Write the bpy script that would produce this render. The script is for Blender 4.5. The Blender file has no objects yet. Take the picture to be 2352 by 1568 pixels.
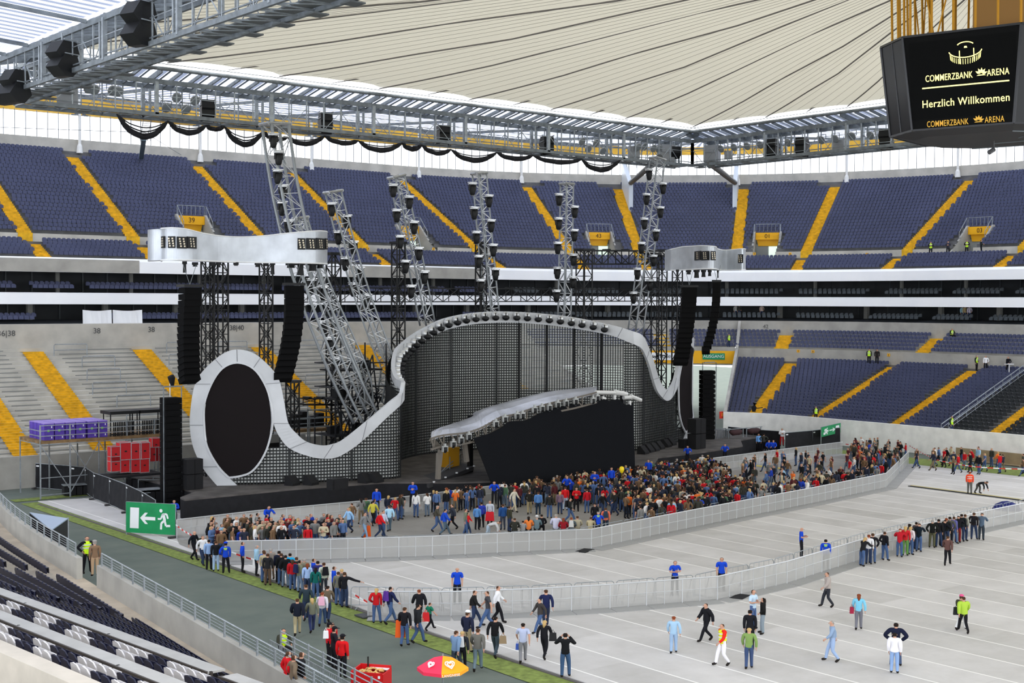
import bpy, bmesh, math, random
from mathutils import Vector, Matrix
random.seed(7)
R = math.radians; PI = math.pi
scene = bpy.context.scene
COL = scene.collection
# ------------------------------------------------------------------ camera
FPX = 3107.0; CH = 15.2
HX, HY = math.sin(R(39.1)), math.cos(R(39.1))
_p = math.atan(92/FPX); _ro = 0.004
_F = Vector((HX*math.cos(_p), HY*math.cos(_p), -math.sin(_p)))
_U0 = Vector((HX*math.sin(_p), HY*math.sin(_p), math.cos(_p)))
_R0 = Vector((HY, -HX, 0))
_RR = _R0*math.cos(_ro)+_U0*math.sin(_ro); _UU = _U0*math.cos(_ro)-_R0*math.sin(_ro)
CAM = Vector((0, 0, CH))
cam_data = bpy.data.cameras.new('camera'); cam = bpy.data.objects.new('camera', cam_data); COL.objects.link(cam)
cam_data.sensor_width = 36; cam_data.lens = FPX/2352*36; cam_data.clip_start = .5; cam_data.clip_end = 3000
_m = Matrix((_RR, _UU, -_F)).transposed().to_4x4(); _m.translation = CAM
cam.matrix_world = _m; scene.camera = cam
scene.view_settings.view_transform = 'Standard'; scene.view_settings.look = 'None'
scene.view_settings.exposure = 0.25; scene.view_settings.gamma = 1; scene.view_settings.use_curve_mapping = False
# ------------------------------------------------------------------ overcast daylight
world = bpy.data.worlds.new('overcast_sky'); scene.world = world; world.use_nodes = True
_bg = world.node_tree.nodes['Background']; _bg.inputs[0].default_value = (.93, .96, 1, 1); _bg.inputs[1].default_value = 2.6
_sd = bpy.data.lights.new('hazy_sun', 'SUN'); _sd.energy = 1.2; _sd.angle = R(25)
_so = bpy.data.objects.new('hazy_sun', _sd); COL.objects.link(_so); _so.rotation_euler = (R(32), R(12), R(35))

# ------------------------------------------------------------------ pixel -> place helpers
def ray(px, py):
    return _F + _RR*((px-1176)/FPX) - _UU*((py-784)/FPX)
def onz(px, py, z=0.0):
    d = ray(px, py); t = (z-CH)/d.z; return CAM+d*t
def onY(px, py, Y):
    d = ray(px, py); return CAM+d*(Y/d.y)
def onX(px, py, X):
    d = ray(px, py); return CAM+d*(X/d.x)
def onplane(px, py, P, N):
    d = ray(px, py); return CAM+d*((P-CAM).dot(N)/d.dot(N))
def onwall(px, py, A, B):            # vertical wall through A and B
    N = Vector((-(B[1]-A[1]), B[0]-A[0], 0)); return onplane(px, py, Vector((A[0], A[1], 0)), N)
def topx(P):
    v = Vector(P)-CAM; w = v.dot(_F); return (1176+FPX*v.dot(_RR)/w, 784-FPX*v.dot(_UU)/w)
# stadium bowl: a rounded rectangle; q runs along it, r outwards
def bowl(q, r, z=0.0):
    if q < -3: return Vector((37-r, 96+(q+3), z))
    if q < 37:
        a = (37-q)/40*PI/2; return Vector((37-math.sin(a)*r, 96+math.cos(a)*r, z))
    if q <= 105: return Vector((q, 96+r, z))
    if q <= 145:
        a = (q-105)/40*PI/2; return Vector((105+math.sin(a)*r, 96+math.cos(a)*r, z))
    return Vector((105+r, 96-(q-145), z))
def qr(P):                            # inverse of bowl
    x, y = P[0], P[1]
    if y >= 96:
        if x < 37:
            r = math.hypot(x-37, y-96); return 37-math.atan2(37-x, y-96)/(PI/2)*40, r
        if x > 105:
            r = math.hypot(x-105, y-96); return 105+math.atan2(x-105, y-96)/(PI/2)*40, r
        return x, y-96
    if x < 71: return -3+(y-96), 37-x
    return 145+(96-y), x-105
# ------------------------------------------------------------------ materials
def lin(c):
    c = c/255.0; return c/12.92 if c <= .04045 else ((c+.055)/1.055)**2.4
def rgb(c): return (lin(c[0]), lin(c[1]), lin(c[2]), 1)
MATS = {}
def mat(name, c, rough=.7, metal=0.0, var=0.0, scale=1.0, spec=.3, emit=None, c2=None, stretch=None):
    if name in MATS: return MATS[name]
    m = bpy.data.materials.new(name); m.use_nodes = True; nt = m.node_tree; b = nt.nodes['Principled BSDF']
    b.inputs['Base Color'].default_value = rgb(c); b.inputs['Roughness'].default_value = rough
    b.inputs['Metallic'].default_value = metal; b.inputs['Specular IOR Level'].default_value = spec
    if emit: b.inputs['Emission Color'].default_value = rgb(c); b.inputs['Emission Strength'].default_value = emit
    if var or c2:
        tc = nt.nodes.new('ShaderNodeTexCoord'); mp = nt.nodes.new('ShaderNodeMapping'); nz = nt.nodes.new('ShaderNodeTexNoise')
        nz.inputs['Scale'].default_value = scale; nz.inputs['Detail'].default_value = 5
        if stretch: mp.inputs['Scale'].default_value = stretch
        nt.links.new(tc.outputs['Object'], mp.inputs[0]); nt.links.new(mp.outputs[0], nz.inputs['Vector'])
        rp = nt.nodes.new('ShaderNodeValToRGB'); rp.color_ramp.elements[0].position = .3; rp.color_ramp.elements[1].position = .7
        if c2: a, d = rgb(c), rgb(c2)
        else: a = rgb([max(0, v*(1-var)) for v in c]); d = rgb([min(255, v*(1+var)) for v in c])
        rp.color_ramp.elements[0].color = a; rp.color_ramp.elements[1].color = d
        nt.links.new(nz.outputs['Fac'], rp.inputs[0]); nt.links.new(rp.outputs[0], b.inputs['Base Color'])
    MATS[name] = m; return m
def glassy(name, c, alpha, rough=.2):
    if name in MATS: return MATS[name]
    m = bpy.data.materials.new(name); m.use_nodes = True; nt = m.node_tree; b = nt.nodes['Principled BSDF']
    b.inputs['Base Color'].default_value = rgb(c); b.inputs['Alpha'].default_value = alpha; b.inputs['Roughness'].default_value = rough
    MATS[name] = m; return m
def translucent(name, c, t, c2=None, scale=.2):
    m = bpy.data.materials.new(name); m.use_nodes = True; nt = m.node_tree; nt.nodes.clear()
    o = nt.nodes.new('ShaderNodeOutputMaterial'); mx = nt.nodes.new('ShaderNodeMixShader'); d = nt.nodes.new('ShaderNodeBsdfDiffuse'); tr = nt.nodes.new('ShaderNodeBsdfTranslucent')
    mx.inputs[0].default_value = t; d.inputs[0].default_value = rgb(c); tr.inputs[0].default_value = rgb(c)
    nt.links.new(d.outputs[0], mx.inputs[1]); nt.links.new(tr.outputs[0], mx.inputs[2]); nt.links.new(mx.outputs[0], o.inputs[0])
    MATS[name] = m; return m
CONC = mat('concrete', (166, 163, 155), .9, var=.07, scale=.6)
CONC2 = mat('concrete_weathered', (182, 178, 168), .95, var=.08, scale=.5)
FASC = mat('white_fascia_panel', (252, 253, 255), .5, var=.02, scale=.3)
YEL = mat('yellow_stair_paint', (214, 164, 28), .7, var=.12, scale=2)
YELP = mat('yellow_panel', (240, 176, 20), .5)
BLUE = mat('blue_seat_plastic', (70, 75, 102), .5, var=.06, scale=.2)
NAVY = mat('navy_seat_plastic', (24, 26, 50), .35)
WHITES = mat('white_seat_plastic', (202, 199, 200), .4)
BLACKS = mat('black_seat_plastic', (44, 47, 50), .45)
GREYS = mat('dark_grey_lodge_seat', (62, 68, 72), .5)
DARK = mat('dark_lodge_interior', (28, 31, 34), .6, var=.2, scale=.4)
STEEL = mat('galvanised_steel', (150, 156, 160), .45, .5, var=.1, scale=3)
GSTEEL = mat('grey_painted_steel', (112, 118, 122), .5, .2, var=.12, scale=2)
LSTEEL = mat('light_grey_steel', (146, 151, 155), .4, .3)
ALU = mat('aluminium', (170, 172, 174), .3, .6, var=.1, scale=4)
BLK = mat('black_metal', (20, 21, 23), .5)
BLKM = mat('black_matt', (26, 26, 28), .9)
BLKF = mat('black_fabric', (30, 30, 33), 1, var=.12, scale=2)
WHITE = mat('white_paint', (235, 236, 238), .4)
SILV = mat('brushed_silver_panel', (188, 190, 196), .32, .35, var=.06, scale=.8)
TURF = mat('green_turf', (116, 130, 66), 1, var=.16, scale=3)
WOOD = mat('plywood', (120, 96, 66), .8, var=.2, scale=2)

# ------------------------------------------------------------------ mesh helpers
class MB:
    def __init__(s): s.v = []; s.f = []; s.m = []
    def quad(s, a, b, c, d, m=0):
        i = len(s.v); s.v += [tuple(a), tuple(b), tuple(c), tuple(d)]; s.f.append((i, i+1, i+2, i+3)); s.m.append(m); return s
    def poly(s, pts, m=0):
        i = len(s.v); s.v += [tuple(p) for p in pts]; s.f.append(tuple(range(i, i+len(pts)))); s.m.append(m); return s
    def hexa(s, p, m=0):          # 8 points, bottom 4 then top 4
        i = len(s.v); s.v += [tuple(q) for q in p]
        for q in ((0, 3, 2, 1), (4, 5, 6, 7), (0, 1, 5, 4), (1, 2, 6, 5), (2, 3, 7, 6), (3, 0, 4, 7)):
            s.f.append(tuple(i+k for k in q)); s.m.append(m)
        return s
    def box(s, c, d, rz=0, m=0, M=None):
        x, y, z = d[0]/2, d[1]/2, d[2]/2; ca, sa = math.cos(rz), math.sin(rz); P = []
        for dz in (-z, z):
            for (dx, dy) in ((-x, -y), (x, -y), (x, y), (-x, y)):
                q = Vector((c[0]+dx*ca-dy*sa, c[1]+dx*sa+dy*ca, c[2]+dz)); P.append(M @ q if M else q)
        return s.hexa(P, m)
    def bar(s, a, b, w, h=None, m=0, up=None):
        a = Vector(a); b = Vector(b); h = h or w; d = (b-a)
        if d.length < 1e-6: return s
        d.normalize(); u = Vector(up) if up else Vector((0, 0, 1))
        if abs(d.dot(u)) > .98: u = Vector((0, 1, 0)) if abs(d.y) < .9 else Vector((1, 0, 0))
        r = d.cross(u).normalized(); u = r.cross(d).normalized(); r = r*w/2; u = u*h/2
        return s.hexa([a-r-u, a+r-u, a+r+u, a-r+u, b-r-u, b+r-u, b+r+u, b-r+u], m)
    def tube(s, pts, rad, n=6, m=0, caps=True):
        pts = [Vector(p) for p in pts]; i0 = len(s.v); k = len(pts)
        rr = rad if isinstance(rad, (list, tuple)) else [rad]*k
        for j, p in enumerate(pts):
            d = (pts[min(j+1, k-1)]-pts[max(j-1, 0)])
            if d.length < 1e-9: d = Vector((0, 0, 1))
            d.normalize(); u = Vector((0, 0, 1)) if abs(d.z) < .95 else Vector((1, 0, 0))
            r = d.cross(u).normalized(); u = r.cross(d)
            for q in range(n):
                a = 2*PI*q/n; s.v.append(tuple(p+(r*math.cos(a)+u*math.sin(a))*rr[j]))
        for j in range(k-1):
            for q in range(n):
                a = i0+j*n+q; b = i0+j*n+(q+1) % n; s.f.append((a, b, b+n, a+n)); s.m.append(m)
        if caps:
            s.f.append(tuple(i0+q for q in range(n))[::-1]); s.m.append(m)
            s.f.append(tuple(i0+(k-1)*n+q for q in range(n))); s.m.append(m)
        return s
    def lathe(s, prof, n=12, c=(0, 0, 0), m=0, M=None):
        i0 = len(s.v); k = len(prof)
        for (r, z) in prof:
            for q in range(n):
                a = 2*PI*q/n; p = Vector((c[0]+r*math.cos(a), c[1]+r*math.sin(a), c[2]+z)); s.v.append(tuple(M @ p if M else p))
        for j in range(k-1):
            for q in range(n):
                a = i0+j*n+q; b = i0+j*n+(q+1) % n; s.f.append((a, b, b+n, a+n)); s.m.append(m)
        s.f.append(tuple(i0+q for q in range(n))[::-1]); s.m.append(m); s.f.append(tuple(i0+(k-1)*n+q for q in range(n))); s.m.append(m)
        return s
    def prism(s, pts, off, m=0):   # polygon pts extruded by vector off
        off = Vector(off); n = len(pts); i = len(s.v)
        s.v += [tuple(p) for p in pts]+[tuple(Vector(p)+off) for p in pts]
        s.f.append(tuple(range(i, i+n))[::-1]); s.m.append(m); s.f.append(tuple(range(i+n, i+2*n))); s.m.append(m)
        for q in range(n):
            a = i+q; b = i+(q+1) % n; s.f.append((a, b, b+n, a+n)); s.m.append(m)
        return s
    def strip(s, A, B, m=0):       # quads between two equally long polylines
        for j in range(len(A)-1): s.quad(A[j], A[j+1], B[j+1], B[j], m)
        return s
    def slab(s, A, B, off, m=0):   # thick band between polylines
        off = Vector(off)
        for j in range(len(A)-1):
            p = [Vector(A[j]), Vector(A[j+1]), Vector(B[j+1]), Vector(B[j])]
            s.hexa(p+[q+off for q in p], m)
        return s
    def truss(s, a, b, w=.5, h=.5, bay=1.0, t=.05, up=None, m=0):
        a = Vector(a); b = Vector(b); d = b-a; L = d.length; d.normalize(); u = Vector(up) if up else Vector((0, 0, 1))
        if abs(d.dot(u)) > .95: u = Vector((0, 1, 0))
        r = d.cross(u).normalized(); u = r.cross(d).normalized()
        c = [(-1, -1), (1, -1), (1, 1), (-1, 1)]; of = [r*(w/2*x)+u*(h/2*y) for x, y in c]
        for o in of: s.bar(a+o, b+o, t, m=m)
        n = max(1, round(L/bay))
        for i in range(n+1):
            p = a+d*(L*i/n)
            for k in range(4): s.bar(p+of[k], p+of[(k+1) % 4], t*.6, m=m)
            if i < n:
                p2 = a+d*(L*(i+1)/n)
                for k in range(4):
                    o1, o2 = of[k], of[(k+1) % 4]
                    if (i+k) % 2: o1, o2 = o2, o1
                    s.bar(p+o1, p2+o2, t*.6, m=m)
        return s
    def build(s, name, mats, parent=None, smooth=False, loc=None):
        me = bpy.data.meshes.new(name); me.from_pydata(s.v, [], s.f)
        if not isinstance(mats, (list, tuple)): mats = [mats]
        for q in mats: me.materials.append(q)
        if len(mats) > 1: me.polygons.foreach_set('material_index', s.m)
        if smooth: me.polygons.foreach_set('use_smooth', [True]*len(s.f))
        o = bpy.data.objects.new(name, me); COL.objects.link(o)
        if parent: o.parent = parent
        if loc is not None: o.location = loc
        return o
def fixnormals(o):
    bm = bmesh.new(); bm.from_mesh(o.data); bmesh.ops.recalc_face_normals(bm, faces=bm.faces); bm.to_mesh(o.data); bm.free(); return o
def tag(o, label=None, cat=None, group=None, kind=None):
    if label: o['label'] = label
    if cat: o['category'] = cat
    if group: o['group'] = group
    if kind: o['kind'] = kind
    return o
def empty(name, loc=(0, 0, 0), rz=0):
    o = bpy.data.objects.new(name, None); COL.objects.link(o); o.location = loc; o.rotation_euler = (0, 0, rz); o.empty_display_size = .2; return o
def thing(name, label, cat, loc=(0, 0, 0), rz=0, group=None): return tag(empty(name, loc, rz), label, cat, group)
def struct(o): o['kind'] = 'structure'; return o
def copy_tree(o, parent=None):
    c = o.copy(); COL.objects.link(c)
    if parent: c.parent = parent
    for ch in o.children: copy_tree(ch, c)
    return c
ORD = ['first', 'second', 'third', 'fourth', 'fifth', 'sixth', 'seventh', 'eighth', 'ninth', 'tenth', 'eleventh', 'twelfth', 'thirteenth', 'fourteenth', 'fifteenth', 'sixteenth', 'seventeenth', 'eighteenth', 'nineteenth', 'twentieth']
def text_obj(name, s, size, M, material, parent=None, depth=.01, bold=False, align='CENTER', sx=1.0):
    cu = bpy.data.curves.new(name, 'FONT'); cu.body = s; cu.size = size; cu.extrude = depth; cu.align_x = align; cu.align_y = 'CENTER'
    if bold: cu.offset = size*.002; cu.space_character = 1.07
    tmp = bpy.data.objects.new('tmp', cu); COL.objects.link(tmp)
    dg = bpy.context.evaluated_depsgraph_get(); me = bpy.data.meshes.new_from_object(tmp.evaluated_get(dg)); me.name = name
    bpy.data.objects.remove(tmp); bpy.data.curves.remove(cu)
    me.transform(Matrix.Diagonal((sx, 1, 1, 1))); me.transform(M); me.materials.clear(); me.materials.append(material)
    o = bpy.data.objects.new(name, me); COL.objects.link(o)
    if parent: o.parent = parent
    return o
def frame(o, x, y):                 # matrix with origin o, x axis, y axis
    x = Vector(x).normalized(); z = x.cross(Vector(y)).normalized(); y = z.cross(x)
    M = Matrix((x, y, z)).transposed().to_4x4(); M.translation = Vector(o); return M
# ================================================================== the bowl
def rng(a, b, st):
    n = max(1, int(round((b-a)/st))); return [a+(b-a)*i/n for i in range(n+1)]
Q0, Q1 = 20, 190
def sweep(mb, q0, q1, prof, m=0, st=2.0):
    qs = rng(q0, q1, st)
    for (r0, z0), (r1, z1) in zip(prof, prof[1:]):
        mb.strip([bowl(q, r0, z0) for q in qs], [bowl(q, r1, z1) for q in qs], m)
def steps(r0, z0, n, run, rise):
    p = [(r0, z0)]
    for i in range(n): p += [(r0+(i+1)*run, z0+i*rise), (r0+(i+1)*run, z0+(i+1)*rise)]
    return p
UP_AIS = [36, 48.0, 59.4, 75, 88.2, 105.2, 113.9, 119.9, 128.0, 133.7, 142.1, 156, 170]
U_RUN, U_RISE = .8, .46
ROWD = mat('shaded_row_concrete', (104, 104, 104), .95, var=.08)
# upper tier: 5 front rows, a cross aisle, then 22 rows
UF = steps(35.4, 19.25, 5, .8, .35); UB = steps(40.9, 21.9, 23, U_RUN, U_RISE)
def up_r(i): return (35.4+.8*i, 19.25+.35*i) if i < 5 else (40.9+.8*(i-5), 21.9+U_RISE*(i-5))
def tierq(px, py, rr=44.9):
    d = ray(px, py); t = 100
    while t < 260:
        P = CAM+d*t; q, r = qr(P)
        if r > rr: return q
        t += .05
VPX = {'39': (440, 540), '41': (938, 545), '43': (1375, 552), '01': (1763, 555), '03': (2250, 553)}
VOM = [(tierq(*p), n) for n, p in VPX.items()]+[(172, '05')]
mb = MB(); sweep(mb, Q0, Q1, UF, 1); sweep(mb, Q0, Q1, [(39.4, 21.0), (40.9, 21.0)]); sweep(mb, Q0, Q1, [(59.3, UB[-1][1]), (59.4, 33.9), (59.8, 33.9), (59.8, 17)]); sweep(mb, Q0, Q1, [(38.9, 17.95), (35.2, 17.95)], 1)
HOL = sorted((q, 1.62/((44*PI/2/40) if (105 < q < 145 or -3 < q < 37) else 1.0)) for q, n in VOM); cur = Q0
for q, w in HOL:
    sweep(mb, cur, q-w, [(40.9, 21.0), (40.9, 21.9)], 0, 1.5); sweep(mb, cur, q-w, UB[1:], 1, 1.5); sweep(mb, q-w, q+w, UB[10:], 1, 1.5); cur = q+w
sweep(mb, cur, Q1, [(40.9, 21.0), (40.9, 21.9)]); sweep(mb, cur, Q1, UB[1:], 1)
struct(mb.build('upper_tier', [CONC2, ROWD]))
mb = MB(); sweep(mb, Q0, Q1, [(35.2, 17.9), (35.0, 17.9), (35.0, 19.05), (35.2, 19.35), (35.4, 19.25)])
struct(mb.build('trim_1', FASC))
# concrete-faced stretches of the upper fascia
mb = MB()
for a, b in ((20, 57.5), (82.5, 102)): sweep(mb, a, b, [(34.96, 17.92), (34.96, 19.2)])
struct(mb.build('trim_2', CONC))
mb = MB(); sweep(mb, Q0, Q1, [(38.5, 14.75), (34.9, 14.75), (34.9, 15.85), (35.3, 15.9), (38.8, 15.9)])
struct(mb.build('trim_3', FASC))
# lodge interiors: dark backs with mullions
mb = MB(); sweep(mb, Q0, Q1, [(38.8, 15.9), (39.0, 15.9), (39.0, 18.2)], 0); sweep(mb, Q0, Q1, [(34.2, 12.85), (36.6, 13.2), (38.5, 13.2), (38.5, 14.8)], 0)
for q in rng(22, 188, 2.6):
    for (r, z0, z1) in ((38.9, 15.9, 17.95), (38.4, 13.2, 14.75)):
        mb.bar(bowl(q, r, z0), bowl(q, r, z1), .14, .1, 1)
for q in rng(24, 186, 7.8):
    mb.bar(bowl(q, 37.4, 13.2), bowl(q, 37.4, 14.75), .5, .5, 2); mb.bar(bowl(q+3, 37.9, 15.9), bowl(q+3, 37.9, 17.9), .35, .3, 2)
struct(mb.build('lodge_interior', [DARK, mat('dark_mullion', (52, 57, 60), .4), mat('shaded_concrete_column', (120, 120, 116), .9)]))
# lower bowl: standing terrace at the stage end, seated tier along the far side
T0, T1, S0 = 20, 106, 128.5
TER = steps(13.3, 2.2, 23, .8, .365)
mb = MB(); sweep(mb, T0, T1, TER+[(32.0, 10.6), (32.0, 12.85), (34.2, 12.85)]); struct(mb.build('standing_terrace', CONC2))
SE1 = steps(14.0, 2.1, 20, .8, .29)
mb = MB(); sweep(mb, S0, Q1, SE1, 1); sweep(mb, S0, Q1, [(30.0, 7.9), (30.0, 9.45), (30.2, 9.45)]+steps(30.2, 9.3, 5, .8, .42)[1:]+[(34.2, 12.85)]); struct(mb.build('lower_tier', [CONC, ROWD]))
mb = MB(); sweep(mb, T0, 106, [(13.3, 2.2), (13.3, 2.6), (13.0, 2.6), (13.0, 0)]); struct(mb.build('wall_end', CONC))
mb = MB(); sweep(mb, S0, Q1, [(14.0, 2.1), (13.3, 2.1), (13.3, 2.75), (13.0, 2.75), (13.0, 0)]); struct(mb.build('wall_right', mat('pale_render', (240, 238, 234), .8, var=.04)))
# corner service opening beside the stage
mb = MB(); sweep(mb, T1, S0, [(30.0, 9.45), (30, 7.3), (29.6, 7.3), (29.6, 9.6), (34.2, 9.6), (34.2, 12.85)])
struct(mb.build('wall_corner', CONC))
mb = MB(); 
for i in range(5): sweep(mb, T1+.3, S0, [(30.2+.8*i, 9.6+.42*i), (31+.8*i, 9.6+.42*i), (31+.8*i, 9.6+.42*(i+1))])
struct(mb.build('corner_seat_steps', CONC2))
for (q, nm) in ((T1, 'wall_terrace_end'), (S0, 'wall_tier_end')):
    mb = MB(); P = [bowl(q, 13, 0), bowl(q, 13, 2.75), bowl(q, 30, 9.4), bowl(q, 34.2, 12.85), bowl(q, 34.2, 0)]
    t = (bowl(q+.5, 20)-bowl(q, 20)).normalized()*.35; mb.prism(P, t); struct(fixnormals(mb.build(nm, CONC)))
# yellow band with wording above the corner opening
mb = MB(); sweep(mb, 117, S0, [(29.5, 7.5), (29.5, 9.1)]); o = fixnormals(mb.build('entrance_sign_band', YELP)); tag(o, 'yellow sign band over the open corner entrance right of the stage', 'sign')
def on_bowl_text(s, q, r, z, size, m, parent, name='lettering'):
    a = bowl(q-.5, r, z); b = bowl(q+.5, r, z); return text_obj(name, s, size, frame(bowl(q, r, z), b-a, (0, 0, 1)), m, parent)
mb = MB(); sweep(mb, 118.7, 122.6, [(29.42, 7.9), (29.42, 8.85)]); mb.build('white_panel', WHITE, o)
mb = MB(); sweep(mb, 125.0, 127.4, [(29.42, 8.0), (29.42, 8.8)]); mb.build('green_panel', mat('sign_green', (30, 140, 96), .6), o)
on_bowl_text('City-Toilette', 120.6, 29.38, 8.4, .75, mat('dark_lettering', (60, 60, 62), .6), o); on_bowl_text('AUSGANG', 126.2, 29.38, 8.4, .55, WHITE, o)
# aisles (yellow painted steps)
def aisle(name, q, n, rf, w, raise_=.05):
    mb = MB()
    L = []
    for i in range(n):
        r, z = rf(i); zn = rf(i+1)[1] if i+1 < n and rf(i+1)[0]-r < .95 else z; L += [(r, z, r+.4), (r+.4, (z+zn)/2, r+.8)]
    for i, (r, z, r2) in enumerate(L):
        a, b = bowl(q, r, z+raise_), bowl(q, r2, z+raise_); t = (bowl(q+.2, r)-bowl(q-.2, r)).normalized()*w/2
        zp = L[i-1][1] if i else z-.2; dn = (a-b).normalized()*.05
        mb.quad(a-t, a+t, b+t, b-t); mb.quad(a-t+dn, a+t+dn, a+t+dn-Vector((0, 0, z-zp)), a-t+dn-Vector((0, 0, z-zp)))
    return struct(mb.build(name, YEL))
for k, q in enumerate(UP_AIS): aisle('yellow_stairs_upper_tier', q, 27, up_r, 1.5)
LF_AIS = [134.6, 146.5, 157.0, 168.5, 180]
def lo_r(i): return (14.0+.8*i, 2.1+.29*i) if i < 20 else (30.2+.8*(i-20), 9.3+.42*(i-20))
for q in LF_AIS: aisle('yellow_stairs_lower_tier', q, 20, lo_r, 1.75)
L2_AIS = [121, 133.2, 149.5, 171]
for q in L2_AIS: aisle('yellow_stairs_middle_tier', q, 5, lambda i: lo_r(i+20), 1.8)
def te_r(i): return (13.3+.8*i, 2.2+.365*i)
T_AIS = [38.5, 45.2, 56.0, 69.0, 81.7, 96]
for q in T_AIS: aisle('yellow_stairs_terrace', q, 23, te_r, 2.0)

# ------------------------------------------------------------------ seats in their thousands (beyond the individual ones)
def seat_geo(mb, P, out, tn, w=.44, m=0):
    """seat at P (front bottom of tread), out = outward unit vector, tn = unit tangent"""
    U = Vector((0, 0, 1)); c = P+out*.45
    h = w/2; b0 = c+U*.38; pts = []
    prof = [(-h, 0), (h, 0), (h, .28), (h*.55, .4), (-h*.55, .4), (-h, .28)]
    A = [b0+tn*x+U*z+out*(z*.2) for x, z in prof]; n = len(A); i = len(mb.v)
    mb.v += [tuple(p) for p in A]+[tuple(p+out*.06) for p in A]
    mb.f.append((i, i+1, i+2, i+3, i+4, i+5)); mb.m.append(m); mb.f.append((i+11, i+10, i+9, i+8, i+7, i+6)); mb.m.append(m)
    for q in range(1, 6):
        a, b = i+q, i+(q+1) % 6; mb.f.append((b, a, a+6, b+6)); mb.m.append(m)
    f = b0-out*.1; mb.quad(f-tn*h, f+tn*h, f+tn*h+U*.3+out*.02, f-tn*h+U*.3+out*.02, m)   # tipped-up pan
    mb.quad(f-tn*h+U*.3+out*.02, f+tn*h+U*.3+out*.02, b0+tn*h+U*.27, b0-tn*h+U*.27, m)
def near(q, lst, d): return any(abs(q-a) < d for a in lst)
def arc_steps(q0, q1, r, st=.5):
    q = q0
    while q < q1:
        yield q
        k = (r*PI/2/40) if (105 < q < 145 or -3 < q < 37) else 1.0
        q += st/k
def arcw(q, r, w): return w/((r*PI/2/40) if (105 < q < 145 or -3 < q < 37) else 1.0)
def seat_rows(mb, q0, q1, rows, rf, aisles, wais, m=0, vom=(), st=.5, skip=None):
    for i in rows:
        r, z = rf(i)
        for q in arc_steps(q0, q1, r, st):
            k = arcw(q, r, 1.0)
            if near(q, aisles, (wais/2+.25)*k): continue
            if vom and 5 <= i < 10 and any(abs(q-v[0]) < 2.25*k for v in vom): continue
            if skip and skip(i, q): continue
            P = bowl(q, r, z); out = (bowl(q, r+1)-bowl(q, r)).normalized(); tn = Vector((out.y, -out.x, 0)); seat_geo(mb, P, out, tn, m=m)
mb = MB()
def upskip(i, q):
    if i >= 26: return any(-.1 < (q-a)*(1 if a < 118 else -1) < arcw(q, 58, 2.6) for a in UP_AIS)
    return False
seat_rows(mb, 34, 186, range(0, 28), up_r, UP_AIS, 1.15, vom=VOM, skip=upskip)
seat_rows(mb, S0+.5, 163.2, range(0, 20), lo_r, LF_AIS, 1.2, st=.52)
seat_rows(mb, 107, 163.0, range(20, 25), lo_r, L2_AIS, 1.3, st=.52)
seat_rows(mb, 34, 104, (0, 1), lambda i: (34.3+.8*i, 12.9+.25*i), [50.2, 96], 6.0, st=.52)
seat_rows(mb, 34, 104, (0, 1), lambda i: (35.6+.8*i, 15.95+.3*i), [40, 46, 52, 74, 98], 1.0, st=.52)
tag(mb.build('stadium_seat', BLUE), 'thousands of blue stadium seats filling the far upper and lower tiers', 'seats', kind='stuff')
mb = MB()
seat_rows(mb, 107, 188, (0, 1), lambda i: (34.4+.85*i, 12.9+.25*i), [112, 119, 126, 133, 140, 147, 154, 161, 168, 175], 1.6, st=.62)
seat_rows(mb, 107, 188, (0, 1), lambda i: (35.6+.8*i, 15.95+.3*i), [110, 118, 125, 133, 141, 149, 157, 165, 173], 1.6, st=.62)
tag(mb.build('lodge_seat', GREYS), 'rows of dark grey padded lodge seats between the two white fascias', 'seats', kind='stuff')

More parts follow.
